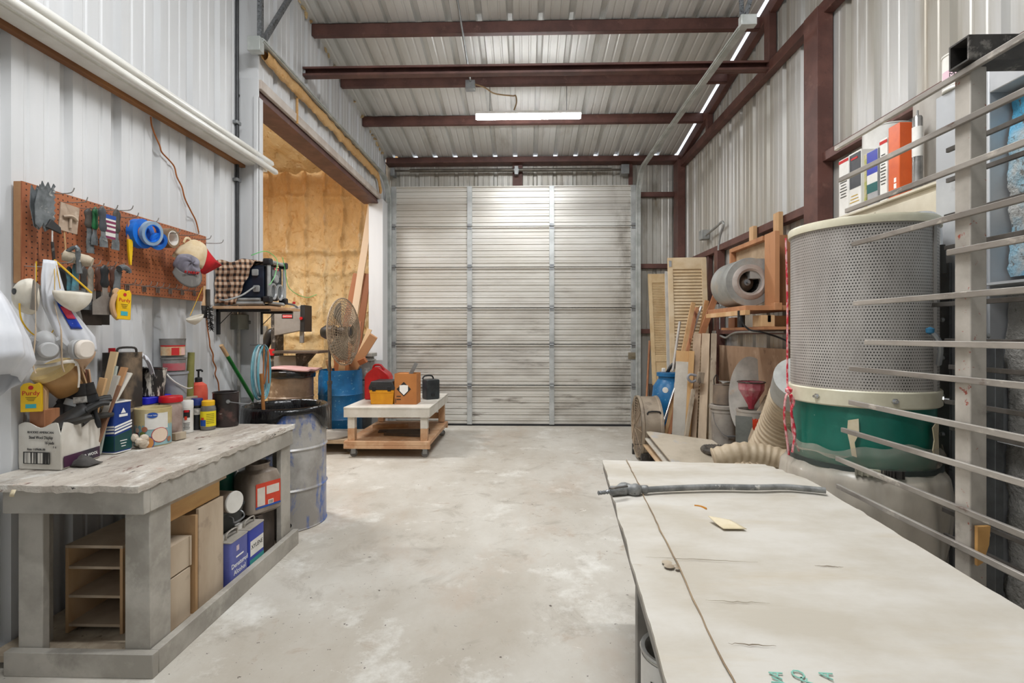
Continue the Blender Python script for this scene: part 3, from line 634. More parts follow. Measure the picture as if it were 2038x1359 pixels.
# tan bucket with tilted lid on the wall side
t = T('tan_bucket', (-2.17, 2.40, Z8), 'tan plastic bucket with tilted lid behind the white box', 'bucket')
c0 = aX(113, 765, -2.05); TAN = mat('tan_plastic', 'b98f5c', 'a67d4c', .5, 0, 5)
TANL = mat('amber_lid', 'c9a96a', 'd8c08a', .4, 0, 4)
Ml = at(aX(103, 735, -2.18), rot(28, -22, 20))
bm = B(); lathe(bm, [(0, -.005), (.072, -.003), (.078, -.02), (.082, -.02), (.082, .004), (.07, .014), (0, .012)], 32, Ml); O('lid', bm, TANL, t)
bm = B(); lathe(bm, [(.055, -.13), (.072, -.02), (.07, -.015)], 28, Ml); O('body', bm, TAN, t, solid=.003)
# blue-green paint tin (square)
t = fcan('square_tin', -2.122, 2.525, Z8, .135, .10, .26, WHITE, 'square blue and green stain tin with white diagonal stripes on the bench', 'tin', mat('navy_tin', '1d3f8c', '17357a', .35, 0, 5, spots=[('c9cdd6', 30, 0.824, 0.89)]))
t.rotation_euler = (0, 0, math.radians(-6))
for fx, nx, w in ((face((-2.122, 2.4745, Z8), (1, 0, 0), (0, 0, 1)), 0, .133), (face((-2.054, 2.525, Z8), (0, 1, 0), (0, 0, 1)), 1, .098)):
    Mx = Matrix.Translation(t.location) @ Matrix.Rotation(math.radians(-6), 4, 'Z') @ Matrix.Translation(-t.location) @ fx
    bm = B(); s0 = 0 if nx == 0 else .008; s1 = .012 if nx == 0 else .03
    prism(bm, [(-w/2, .012), (w/2, .012), (w/2, .078+s1), (-w/2, .082+s0)], .0008, Mx); O('green_panel', bm, mat('dark_teal_print', '144a4c', '11403f', .4), t, sm=0)
    for q in (.094, .11, .124):
        bm = B(); prism(bm, [(-w/2, q+s0-.003), (w/2, q+s1-.004), (w/2, q+s1+.005), (-w/2, q+s0+.006)], .001, Mx); O('stripe', bm, WHITEINK, t, sm=0)
    bm = B(); prism(bm, [(-.014, .2), (.014, .2), (0, .226)], .001, Mx); prism(bm, [(-.024, .182), (.024, .182), (.024, .195), (-.024, .195)], .001, Mx); O('logo', bm, WHITEINK, t, sm=0)
    if nx == 0: rect('paper_label', Mx @ Matrix.Translation((-.04, .045, .001)), .05, .03, WHITE, t); text('DB01-1', .013, Mx @ Matrix.Translation((-.04, .047, .002)), INK, t)
    else: [rect('print_line', Mx @ Matrix.Translation((0, .06-.014*q, .001)), .04-.008*q, .004, WHITEINK, t) for q in range(3)]
bm = B(); box(bm, (-2.172, 2.5, Z8+.261), (-2.072, 2.55, Z8+.267)); tube(bm, [(-2.152, 2.525, Z8+.265), (-2.142, 2.525, Z8+.287), (-2.102, 2.525, Z8+.287), (-2.092, 2.525, Z8+.265)], .004, 6, 3); O('carry_handle', bm, STEEL, t)
# oats/snack tub
cx, cy = -2.04, 2.705
t = T('fibre_tub', (cx, cy, Z8), 'round cardboard tub with blue oval logo and pictures of bowls on the bench', 'tub')
bm = B(); lathe(bm, [(0, .0), (.083, 0), (.086, .2), (.083, .202), (.08, .195), (.077, .02), (0, .02)], 40, Matrix.Translation((cx, cy, Z8))); O('body', bm, mat('cream_gold_tub', 'c9b98c', 'b5a26f', .5, 0, 6), t)
def wrapM(cx, cy, z, R, az): # az: direction label faces (deg from +X)
    d = V((math.cos(math.radians(az)), math.sin(math.radians(az)), 0)); return face((cx+d.x*R, cy+d.y*R, z), (-d.y, d.x, 0), (0, 0, 1))
AZ = -55
rect('print_band', wrapM(cx, cy, Z8+.06, 0.0842, AZ), .25, .11, mat('teal_picture_print', '7fa6ad', '93b5b8', .5, 0, 8), t, wrap=.0842)
rect('white_panel', wrapM(cx, cy, Z8+.135, 0.0855, AZ+14), .11, .085, WHITE, t, wrap=.0855)
def disc(R, x, y, r, m, nm, zz=.0015, sy=1.0, ztub=.09):
    bm = B(); M0 = wrapM(cx, cy, Z8+ztub, R, AZ)
    grid(bm, 20, 2, lambda u, v: M0 @ V(((R+zz)*math.sin((x+v*r*math.cos(2*PI*u)+1e-5)/R), y+v*r*sy*math.sin(2*PI*u), (R+zz)*math.cos((x+v*r*math.cos(2*PI*u))/R)-R)), cu=True)
    O(nm, bm, m, t, sm=0)
disc(.0855, .0, .078, .024, BLUEINK, 'logo_oval', .0035, .62); text('Great Value', .010, wrapM(cx, cy, Z8+.168, .0895, AZ), WHITEINK, t, wrap=.0895)
for x, y, r, m in ((-.075, -.0, .013, 'd9b8a0'), (-.035, .005, .014, 'a66a50'), (-.045, -.022, .015, '6f7a3a'), (-.08, -.03, .016, '8a4038'), (.035, -.03, .037, 'e3cdb8'), (-.03, -.068, .036, 'c98a4a'), (.085, -.06, .014, '9c6a4f')):
    if r > .03: disc(.0855, x, y, r+.003, INKRED if x > 0 else BLUEINK, 'bowl_rim', .0015)
    disc(.0855, x, y, r, mat('print_'+m, m, None, .5), 'bowl_picture', .0022)
# white fluffy brush between tin and tub
c0 = V((-2.03, 2.597, Z8)); bm = B()
for i in range(9):
    p = c0+V((rnd.uniform(-.02, .02), rnd.uniform(-.02, .02), .012+i*.006)); lathe(bm, [(0, -.02), (.016, -.012), (.022, 0), (.016, .012), (0, .02)], 9, at(p, rot(rnd.uniform(0, 90), rnd.uniform(0, 90), 0)))
tag(O('crumpled_rag', bm, mat('cream_cloth', 'd3c7b6', 'bfae99', .9, 0, 20)), 'crumpled cream rag between the square tin and the round tub', 'rag')
bm = B(); cyl(bm, (-2.16, 2.62, Z8), (-2.16, 2.62, Z8+.17), .028, n=16); bm2 = bm; O2 = O('roll', bm, PINE); tag(O2, 'small wooden roller end sticking up behind the square tin', 'roller')
O2.location.z = Z8; 
# red lid jar
t = T('storage_jar', (-2.06, 2.87, Z8), 'clear jar with red screw lid behind the round tub', 'jar')
bm = B(); lathe(bm, [(0, 0), (.053, 0), (.057, .01), (.057, .18), (.052, .2), (.052, .215), (0, .215)], 28, Matrix.Translation((-2.06, 2.87, Z8))); O('body', bm, mat('pinkish_jar', 'b3a097', '8f7a72', .3, 0, 8), t)
bm = B(); lathe(bm, [(0, .208), (.058, .208), (.06, .21), (.06, .235), (.056, .242), (0, .238)], 32, Matrix.Translation((-2.06, 2.87, Z8))); O('lid', bm, RED, t)
panelbox('wood_block', (-2.0, 2.79, Z8), (-1.965, 2.86, Z8+.04), GREYWOOD, 'small stained wood block in front of the red-lidded jar', 'block').rotation_euler = (0, 0, math.radians(-12))
# spray cans
def spraycan(x, y, label, body, cap, prints):
    t = T('spray_can', (x, y, Z8), label, 'spray can')
    bm = B(); lathe(bm, [(0, .003), (.028, .003), (.033, 0), (.0335, .006), (.0325, .01), (.0325, .148), (.0335, .152), (.03, .158)], 26, Matrix.Translation((x, y, Z8))); O('body', bm, body, t)
    bm = B(); lathe(bm, [(.033, .15), (.033, .19), (.03, .195), (0, .195)], 26, Matrix.Translation((x, y, Z8))); O('cap', bm, cap, t)
    prints(t, x, y); return t
def p1(t, x, y):
    rect('label_block', wrapM(x, y, Z8+.115, .0328, -62), .035, .045, INK, t, wrap=.0328)
    rect('label_block', wrapM(x, y, Z8+.132, .0336, -62), .026, .014, RED, t, wrap=.0336); rect('label_block', wrapM(x, y, Z8+.09, .0336, -70), .014, .022, ORANGE, t, wrap=.0336)
    for i in range(5): rect('print_line', wrapM(x, y, Z8+.06-.009*i, .0328, -62), .035-.004*(i % 3), .003, INK, t, wrap=.0328)
spraycan(-2.075, 3.035, 'white spray can with black and red label block on the bench', WHITE, WHITE, p1)
def p2(t, x, y): rect('label_band', wrapM(x, y, Z8+.115, .0328, -62), .07, .04, mat('speckled_label', 'cfcac0', '8e8a82', .6, 0, 40), t, wrap=.0328)
spraycan(-2.078, 3.13, 'black spray can with navy cap behind the white spray can', BLACK, mat('navy_cap', '1e2f6e', None, .4), p2)
# yellow label jar
t = T('pill_jar', (-2.005, 3.13, Z8), 'small clear jar with yellow label and yellow lid', 'jar'); x, y = -2.005, 3.13
bm = B(); lathe(bm, [(0, .0), (.04, 0), (.044, .008), (.044, .125), (.04, .145), (.035, .152), (.034, .16), (0, .16)], 28, Matrix.Translation((x, y, Z8))); O('body', bm, mat('smoky_jar', '5d5a55', '7e7a74', .2, 0, 7), t)
bm = B(); lathe(bm, [(0, .15), (.036, .15), (.037, .153), (.037, .178), (.033, .182), (0, .182)], 28, Matrix.Translation((x, y, Z8))); O('lid', bm, mat('yellow_lid', 'edb81f', None, .4), t)
rect('label', wrapM(x, y, Z8+.07, .0443, -62), .115, .095, mat('yellow_label', 'ecd928', 'e2cd20', .5), t, wrap=.0443)
rect('label_block', wrapM(x, y, Z8+.045, .0453, -100), .04, .04, BLUEINK, t, wrap=.0453)
rect('label_block', wrapM(x, y, Z8+.072, .046, -100), .02, .015, ORANGE, t, wrap=.046)
for i in range(6): rect('print_line', wrapM(x, y, Z8+.1-.011*i, .0453, -42), .045, .003, mat('olive_ink', '7d7420', None, .6), t, wrap=.0453)
# black pot
t = T('paint_pot', (-1.972, 3.262, Z8), 'open black paint pot with wire bail at the far end of the bench', 'paint pot'); x, y = -1.972, 3.262
bm = B(); lathe(bm, [(0, 0), (.074, 0), (.076, .004), (.076, .215), (.08, .219), (.076, .223), (.071, .219), (.071, .03), (0, .03)], 36, Matrix.Translation((x, y, Z8))); O('body', bm, mat('black_paint_pot', '231f1f', '352b2a', .4, 0, 6, spots=[('6a4a44', 7, 0.635, 0.83), ('b8b2a9', 20, 0.77, 0.83)]), t)
bm = B(); d = V((math.cos(math.radians(-50)), math.sin(math.radians(-50)), 0)); c0 = V((x, y, Z8+.165))
cyl(bm, c0+d*.075, c0+d*.084, .012, n=14); tube(bm, [c0+d*.082, c0+d*.095+V((.03, .03, -.01)), c0+V((.13, .04, -.03)), c0+V((.1, .12, -.03))], .0025, 6, 4); O('bail', bm, STEEL, t)
# orange pump bottle
t = T('pump_bottle', (-2.16, 3.27, Z8), 'orange-red soap bottle with black pump at the wall', 'bottle'); x, y = -2.16, 3.27
bm = B(); lathe(bm, [(0, 0), (.046, 0), (.05, .01), (.05, .23), (.044, .265), (.02, .285), (.018, .29), (0, .29)], 26, at((x, y, Z8), Matrix.Diagonal((1.1, 1, 1, 1)))); O('body', bm, mat('coral_bottle', 'd9604a', 'c9483a', .35, 0, 7, spots=[('e8b8a8', 9, 0.662, 0.83)]), t)
bm = B(); tube(bm, [(x-.02, y-.03, Z8+.29), (x-.045, y-.04, Z8+.27), (x-.04, y-.03, Z8+.22)], .009, 7, 3); O('handle', bm, ORANGE, t)
bm = B(); lathe(bm, [(0, .285), (.022, .285), (.022, .31), (.018, .315), (.006, .317), (.006, .355), (.014, .357), (.014, .367), (0, .367)], 18, Matrix.Translation((x, y, Z8))); tube(bm, [(x, y, Z8+.363), (x+.03, y-.02, Z8+.365), (x+.045, y-.03, Z8+.357)], .006, 6, 3); O('pump', bm, BLACK, t)
# stacks against the wall : grey pail, tubs, splattered can, big square can, sticks
bm = B(); box(bm, (-2.27, 2.5, .985), (-2.12, 3.2, 1.005)); box(bm, (-2.27, 2.66, Z8), (-2.2, 2.7, .985)); box(bm, (-2.27, 3.12, Z8), (-2.2, 3.16, .985))
tag(O('riser_shelf', bm, GREYWOOD), 'narrow dusty riser shelf along the wall at the back of the bench', 'shelf')
GREYP = mat('grey_pail_plastic', '9b9ca0', '8a8b90', .5, 0, 5, spots=[('6f6f73', 9, 0.662, 0.875)])
x, y, zb = -2.185, 3.07, 1.006
t = T('grey_pail', (x, y, zb), 'grey plastic pail with white bail carrying the stacked tubs', 'pail')
bm = B(); lathe(bm, [(0, 0), (.066, 0), (.068, .01), (.074, .15), (.08, .152), (.08, .165), (.074, .165), (.068, .15), (.062, .01), (0, .01)], 32, Matrix.Translation((x, y, zb))); O('body', bm, GREYP, t)
bm = B(); c0 = V((x, y, zb+.155)); tube(bm, [c0+V((.015, -.082, 0)), c0+V((.05, -.067, -.045)), c0+V((.085, -.01, -.09)), c0+V((.09, .04, -.095))], .005, 7, 4, flat=.6); O('bail', bm, WHITE, t)
t = T('stacked_tub', (x, y, zb+.1), 'dirty clear tub with red label nested in the grey pail', 'tub')
bm = B(); lathe(bm, [(.06, .10), (.066, .245), (.07, .245), (.07, .252), (.064, .252), (.058, .11)], 32, Matrix.Translation((x, y, zb))); O('body', bm, mat('grey_tub_wall', '8d8b88', '6f6d6a', .5, 0, 8), t)
rect('label', wrapM(x, y, zb+.197, .0660, -50), .14, .045, mat('faded_red_label', 'b5525a', 'a06a6c', .6, 0, 9), t, wrap=.0660)
t = T('stacked_tub', (x, y+.0, zb+.25), 'topmost dirty tub with red and cream band on the pail stack', 'tub')
bm = B(); lathe(bm, [(.06, .252), (.069, .36), (.072, .37), (.067, .37), (.056, .255)], 32, Matrix.Translation((x-.01, y+.005, zb))); O('body', bm, mat('grey_tub_wall', '8d8b88', '6f6d6a', .5, 0, 8), t)
rect('label', wrapM(x-.01, y+.005, zb+.295, .066, -50), .165, .056, mat('cream_floral_label', 'd6c3a0', 'c99a72', .6, 0, 14), t, wrap=.066)
rect('label_band', wrapM(x-.01, y+.005, zb+.326, .0675, -50), .165, .008, INKRED, t, wrap=.0675)
rect('label_panel', wrapM(x-.01, y+.005, zb+.292, .0668, -42), .042, .046, INKRED, t, wrap=.0668); rect('label_panel', wrapM(x-.01, y+.005, zb+.292, .0668, 0), .034, .046, mat('pink_panel', 'd9b0a6', None, .6), t, wrap=.0668)
bm = B(); cyl(bm, (x+.02, y+.115, zb), (x+.03, y+.12, zb+.28), .024, .02, 14); tag(O('olive_bottle', bm, mat('olive_plastic', '8d8a4f', '6f6c3a', .5)), 'olive bottle top poking out behind the stacked tubs', 'bottle')
x, y, zb = -2.185, 2.87, 1.006
t = T('paint_can', (x, y, zb), 'black paint can covered in white drips above the blue tray', 'paint can')
bm = B(); lathe(bm, [(0, 0), (.07, 0), (.073, .004), (.073, .158), (.077, .162), (.07, .164), (.067, .155), (.067, .02), (0, .02)], 36, at((x, y, zb+.041), rot(-3, 3, 0))); O('body', bm, SPLAT, t)
bm = B(); prism(bm, rrect(.13, .2, .02), .04, at((-2.185, 2.87, 1.006))); t2 = O('tray', bm, mat('bright_blue_plastic', '1b1fa8', '2429b8', .35), bev=.004); tag(t2, 'bright blue plastic tray under the splattered paint can', 'tray')
# large square tin
k0 = V((-2.08, 2.44, Z8)); t = T('square_can', (-2.19, 2.68, 1.006), 'tall rusty black square can with handle against the wall behind the sticks', 'can')
RCAN = mat('rusty_black_can', '3a3734', '8a7762', .5, .2, 3.5, (1, 1, .7), .42, .6, spots=[('b19b82', 5, 0.635, 0.83), ('26231f', 7, 0.635, 0.8)])
bm = B(); prism(bm, [(-2.19+p[0], 2.68+p[1]) for p in rrect(.13, .13, .012)], .3, at((0, 0, 1.006))); O('body', bm, RCAN, t)
bm = B(); tube(bm, [(-2.19, 2.64, 1.306), (-2.185, 2.65, 1.33), (-2.15, 2.71, 1.33), (-2.145, 2.72, 1.306)], .006, 7, 4); O('handle', bm, DARKSTEEL, t)
bm = B(); cyl(bm, (-2.225, 2.65, 1.306), (-2.225, 2.65, 1.33), .016, n=14); O('cap', bm, RED, t)
bm = B(); grid(bm, 10, 10, lambda u, v: V((-2.15+.05*u, 2.75+.07*v-.02*u, 1.306-.1*v*v-.02*math.sin(u*6)-.05*u))); tag(O('white_rag', bm, mat('white_cloth', 'dfe0e6', 'cfd1da', .9, 0, 9), solid=.003), 'white rag with blue print hanging beside the square can', 'rag')
# sticks in a jar
STK = [(206, 800, 228, 700, .028, 'cdb28a', 'longest pale tan stir stick leaning against the square can'), (213, 800, 227, 728, .028, 'a8b0a8', 'grey-green stir stick next to the longest stick'),
       (222, 800, 248, 731, .026, 'b98a60', 'orange-brown stir stick among the leaning sticks'), (228, 795, 258, 742, .022, 'd9d5cb', 'white-painted stir stick leaning rightmost'),
       (196, 790, 206, 752, .026, 'd2a878', 'short tan stir stick leaning leftmost'), (218, 795, 233, 747, .024, 'b9b5ac', 'short grey stir stick in the middle'), (220, 800, 233, 766, .03, '84604a', 'short broad brown wood block in front of the sticks')]
for i, (x0, y0, x1, y1, w, c, lb) in enumerate(STK):
    X = -2.09+.006*i; a = aX(x0, y0, X-.015); b = aX(x1, y1, X); a.z = max(a.z, Z8+.02)
    a = b+(a-b).normalized()*((b.z-Z8-.01)/abs((a-b).normalized().z))
    bm = B(); beam(bm, a, b, .011, w*1.35, (1, 0, 0)); tag(O('stir_stick', bm, mat('stick_'+c, c, None, .65), bev=.001), lb, 'stick', 'stir sticks by the square can')
for px_, lean, c, lb in ((150, 32, 'd8b58a', 'broad pale wooden paddle with printed marks beside the respirators'), (172, 10, 'c79f7c', 'pinkish wood strip standing behind the paddle'), (166, -8, '6b3a28', 'dark brown wood strip behind the black brushes')):
    b = aX(px_, 735 if px_ != 150 else 728, -2.18); bm = B(); a = V((b.x+.02, b.y+math.tan(math.radians(lean))*.22, Z8+.02)); beam(bm, a, b, .008, .055 if px_ == 150 else .03, (1, 0, 0))
    tag(O('wood_strip', bm, mat('strip_'+c, c, None, .65), bev=.001), lb, 'wood strip')
# black rag on the bench
c0 = aZ(165, 925, Z8); bm = B()
grid(bm, 14, 10, lambda u, v: V((c0.x-.06+.12*u, c0.y-.04+.08*v, Z8+.004+.034*math.sin(PI*u)*math.sin(PI*v)*(1+.6*fbm(u*4, v*4, 3)))))
tag(O('dust_mask', bm, mat('charcoal_cloth', '55524f', '454240', .85, 0, 12), solid=.004), 'crumpled dark grey cloth lying before the white box on the bench', 'cloth')
# ================================================================ PEGBOARD AND WHAT HANGS ON IT
PX = -2.225
k = NT('pegboard_hardboard')
c = k.mix(k.ramp(k.noise(5, (1, 1, 1), 5), .35, .65), lin('b06b44'), lin('a05d3a'))
c = k.mix(k.ramp(k.noise(60, (1, 1, 1), 3), .86, .88), c, lin('d9cbb8'))
s = k.sep(); P = 1/.0254
dy = k.math('SUBTRACT', k.math('FRACT', k.math('MULTIPLY', s[1], P)), .5); dz = k.math('SUBTRACT', k.math('FRACT', k.math('MULTIPLY', s[2], P)), .5)
r2 = k.math('ADD', k.math('MULTIPLY', dy, dy), k.math('MULTIPLY', dz, dz))
c = k.mix(k.math('LESS_THAN', r2, .02), c, lin('2a1610')); k.link(c, k.b.inputs['Base Color']); k.b.inputs['Roughness'].default_value = .6; PEG = k.m
p0, p1, p2, p3 = aX(30, 350, PX), aX(412, 475, PX), aX(35, 553, PX), aX(408, 600, PX)
ya, yb, zt_, zb_ = p0.y+.03, p1.y-.01, (p0.z+p1.z)/2, (p2.z+p3.z)/2-.01
t = T('pegboard', (PX, (ya+yb)/2, zb_), 'brown perforated hardboard tool panel fixed to the left wall', 'pegboard')
bm = B(); box(bm, (PX-.006, ya, zb_), (PX, yb, zt_)); O('panel', bm, PEG, t, sm=0)
for a, b in (((PX-.04, ya, zb_), (PX-.006, ya+.02, zt_)), ((PX-.04, yb-.02, zb_), (PX-.006, yb, zt_)), ((PX-.04, ya+.02, zt_-.02), (PX-.006, yb-.02, zt_)), ((PX-.04, ya+.02, zb_), (PX-.006, yb-.02, zb_+.02))):
    bm = B(); box(bm, a, b); O('frame_strip', bm, mat('tan_batten', 'b98d64', 'a87b54', .65, 0, 6), t, bev=.002)
HK = mat('bright_wire', 'b5b3ae', '8b8883', .35, .7, 20)
def hook(y, z, L, label):
    bm = B(); tube(bm, [(PX-.004, y, z), (PX+.004, y, z-.005), (PX+L*.5, y, z-.008), (PX+L*.9, y, z-.004), (PX+L, y, z+.018)], .0024, 6, 3); 
    O('hook', bm, HK, t)
def hk(px, py, X, L=.12): 
    q = aX(px, py, X); hook(q.y, q.z, L, '')
for px_, py_, L in ((110, 382, .15), (142, 400, .14), (180, 412, .13), (212, 415, .12), (236, 416, .14), (258, 430, .11), (285, 440, .15), (330, 462, .15), (366, 466, .16), (400, 474, .13), (425, 482, .13),
                    (75, 527, .15), (105, 520, .16), (130, 520, .15), (165, 525, .15), (185, 528, .14), (205, 528, .13), (225, 530, .12)): hk(px_, py_, PX+.06, L)
for px_ in (256, 268, 288, 300, 313, 325, 340, 352, 365, 378, 390): 
    hk(px_, 562+.11*(px_-250), PX+.05, .09)
for px_ in (252, 286, 313, 338, 362, 386):
    q = aX(px_, 571+.09*(px_-250), PX+.002)
    bm = B()
    for dy_ in (-.012, .012, 0): beam(bm, q+V((.003, dy_, .012)), q+V((.003, dy_, -.02)), .004, .004)
    beam(bm, q+V((.004, -.02, .012)), q+V((.004, .02, .012)), .004, .004); O('double_hook', bm, HK, t)
# --- helper: flat item hanging in a plane parallel to the wall
def hang(px_, py_, X): return aX(px_, py_, X)
def FX(p, tilt=0, yaw=8):  # flat frame, x along +Y, y up, normal +X (turned a little to the camera)
    return face(p, (math.sin(math.radians(-yaw))*-1, math.cos(math.radians(yaw)), math.sin(math.radians(tilt))), (0, -math.sin(math.radians(tilt)), 1))
SPREAD = mat('grimy_steel_blade', '7f8486', '5d6163', .45, .4, 18, spots=[('b9b7b2', 24, 0.635, 0.74), ('3a3835', 14, 0.662, 0.8)])
def spreader(p, tilt, label):
    pts = []; w, h = .062, .17
    for i in range(8):
        y = -h/2+h*i/7; pts += [(w/2, y), (w/2-.008, y+h/16)]
    pts += [(w*.3, h/2), (w*.2, h/2-.02), (0, h/2+.012), (-w*.2, h/2-.015), (-w*.4, h/2+.01)]
    pts += [(-w/2, h/2-.02), (-w/2-.008, 0), (-w/2, -h/2), (-w*.2, -h/2-.015), (0, -h/2+.015), (w*.2, -h/2-.02)]
    bm = B(); prism(bm, pts, .004, FX(p, tilt)); tag(O('notched_spreader', bm, SPREAD, sm=0), label, 'spreader', 'notched spreaders on the top row')
spreader(hang(78, 413, -2.17), 6, 'jagged grey metal spreader nearest the pegboard, top left hook')
spreader(hang(88, 412, -2.13), -4, 'jagged grey metal spreader hanging outermost on the top left hook')
spreader(hang(95, 405, -2.15), 0, 'jagged grey metal spreader in the middle of the top left hook')
q = hang(103, 450, -2.12); bm = B(); prism(bm, [(-.03, -.01), (.035, -.03), (.03, 0), (-.01, .03)], .012, FX(q)); tag(O('rubber_scraper', bm, RUB, bev=.002), 'small black rubber piece hanging under the jagged spreaders', 'scraper')
q = hang(104, 490, -2.16); t = T('glass_rod', q, 'thin dark rod with pale tip hanging below the spreaders', 'rod')
bm = B(); cyl(bm, q+V((0, 0, .09)), q+V((0, 0, .02)), .003, n=8); O('tip', bm, WHITE, t); bm = B(); cyl(bm, q+V((0, 0, .02)), q+V((0, .01, -.08)), .006, n=8); O('handle', bm, DARKSTEEL, t)
# dusty packet on a stick
q = hang(136, 435, -2.14); t = T('sanding_pad', q, 'dusty tan rectangular pad with raised cross grip on a thin stick', 'pad')
bm = B(); prism(bm, rrect(.085, .13, .004), .006, FX(q, -6)); O('sheet', bm, mat('dusty_tan_sheet', 'b5a08c', 'a38d79', .7, 0, 14, spots=[('d0c0ad', 9, 0.635, 0.8)]), t, bev=.001)
bm = B(); F = FX(q, -6); tube(bm, [F @ V((-.03, .0, .01)), F @ V((0, .01, .02)), F @ V((.03, -.002, .012))], .007, 7, 4); tube(bm, [F @ V((0, .01, .012)), F @ V((.004, -.045, .012))], .006, 7, 1); O('grip', bm, mat('tan_grip', 'c2ae99', 'ad9884', .6), t)
bm = B(); tube(bm, [F @ V((-.012, -.06, -.002)), F @ V((.004, -.155, -.002))], .0035, 6, 1); O('stick', bm, PINE, t)
# putty knives top row
def knife(p, tilt, label, hm, bm_, hl=.085, bl=.085, w0=.022, w1=.036, name='putty_knife', cat='putty knife', yaw=8):
    hl *= 1.25; bl *= 1.15; w0 *= 1.5; w1 *= 1.3
    t = T(name, p, label, cat, group='hanging hand tools'); F = FX(p, tilt, yaw)
    bm = B(); grid(bm, 12, 8, lambda u, v: F @ V((lerp([.004, w0*.5, w0*.55, w0*.42, w0*.4, w0*.5, w0*.55, w0*.35], v)*math.cos(2*PI*u), -hl*v, .008*math.sin(2*PI*u)*(1 if .02 < v < .98 else .5))), cu=True); O('handle', bm, hm, t)
    bm = B(); prism(bm, [(-w0*.3, -hl+.006), (w0*.3, -hl+.006), (w0*.32, -hl-bl*.3), (w1/2, -hl-bl*.55), (w1/2, -hl-bl), (-w1/2, -hl-bl), (-w1/2, -hl-bl*.55), (-w0*.32, -hl-bl*.3)], .002, F @ Matrix.Translation((0, 0, -.001))); O('blade', bm, bm_, t, sm=0)
    return t
GRIMEH = mat('grimy_handle', '4c463f', '35312d', .55, 0, 16, spots=[('a39a8e', 22, 0.689, 0.8)])
GREENH = mat('green_handle', '1f6b3a', '19552f', .4)
knife(hang(176, 415, -2.17), 3, 'putty knife with grimy brown handle, first of the top row', GRIMEH, SPREAD, .075, .11, .03, .03)
knife(hang(190, 412, -2.16), -2, 'putty knife with green handle on the top row', GREENH, SPREAD, .09, .07, .022, .026)
knife(hang(203, 410, -2.13), 3, 'putty knife with dark grey handle next to the green one', mat('slate_handle', '4a4f54', '3a3e42', .5), SPREAD, .1, .07, .026, .034)
knife(hang(233, 417, -2.17), -3, 'grimy scraper with round bolt, right of the blue and white packet', GRIMEH, SPREAD, .1, .08, .03, .034)
q = hang(217, 452, -2.16); t = T('blade_packet', q, 'blue white and purple hanging packet between putty knives', 'packet'); F = FX(q, -2)
bm = B(); prism(bm, rrect(.06, .125, .004), .008, F); O('card', bm, WHITE, t, bev=.001)
for yy, h, m_ in ((.052, .02, BLUEINK), (.025, .012, mat('plum_ink', '7a2a50', None, .6)), (.003, .01, mat('plum_ink', '7a2a50', None, .6)), (-.022, .012, mat('plum_ink', '7a2a50', None, .6)), (-.055, .012, mat('plum_ink', '7a2a50', None, .6))): rect('print_band', F @ Matrix.Translation((0, yy, .0085)), .058, h, m_, t)
# tape rolls
def roll(name, c, R0, R1, w, m, label, core=None, tilt=0, yaw=0):
    t = T(name, c, label, 'tape roll'); M = at(c, rot(0, 90, 0)) @ rot(tilt, yaw, 0)
    bm = B(); lathe(bm, [(R1, -w/2), (R0, -w/2), (R0, w/2), (R1, w/2), (R1, -w/2)], 36, M); O('tape', bm, m, t)
    bm = B(); lathe(bm, [(R1, -w/2-.001), (R1+.002, -w/2-.001), (R1+.002, w/2+.001), (R1, w/2+.001), (R1-.003, w/2+.001), (R1-.003, -w/2-.001), (R1, -w/2-.001)], 36, M); O('core', bm, core or TAPE, t); return t
BT = mat('blue_masking_tape', '1566c9', '1a74d8', .5, 0, 9)
q = hang(280, 465, -2.16)
roll('masking_tape', q+V((0, 0, 0)), .082, .05, .04, BT, 'wide blue masking tape roll hanging closest to the pegboard', BT)
roll('masking_tape', q+V((.052, .012, .004)), .068, .048, .022, mat('pale_tape_side', '9fb3c6', '8aa2bb', .4), 'pale grey-blue tape roll hanging in front of the wide blue roll', BT, 8, 10)
roll('masking_tape', q+V((.045, .075, -.028)), .05, .032, .02, BT, 'small blue tape roll drooping low on the right of the blue rolls', BT, 10, 20)
q = hang(336, 474, -2.14); roll('duct_tape', q, .058, .042, .055, mat('brown_tape', '8d7358', '7a6148', .45, 0, 9), 'brown packing tape roll with white core, right of the blue rolls', WHITE)
bm = B(); lathe(bm, [(0, .0), (.041, 0)], 24, at(q+V((.02, 0, 0)), rot(0, 90, 0))); 
bm.free()
# narrow brush in a yellow sleeve
q = hang(256, 440, -2.17); t = T('paint_brush', q, 'narrow brush in a yellow sleeve with pinkish wooden handle', 'paint brush'); F = FX(q, 1)
bm = B(); grid(bm, 10, 6, lambda u, v: F @ V((lerp([.004, .007, .006, .008, .012], v)*math.cos(2*PI*u), -.10*v, .006*math.sin(2*PI*u))), cu=True); O('handle', bm, mat('pink_wood', 'c08868', 'b07656', .5), t)
bm = B(); prism(bm, [(-.014, -.10), (.014, -.10), (.012, -.16), (.004, -.24), (-.004, -.24), (-.012, -.16)], .012, F); O('sleeve', bm, YELLOW, t, bev=.001)
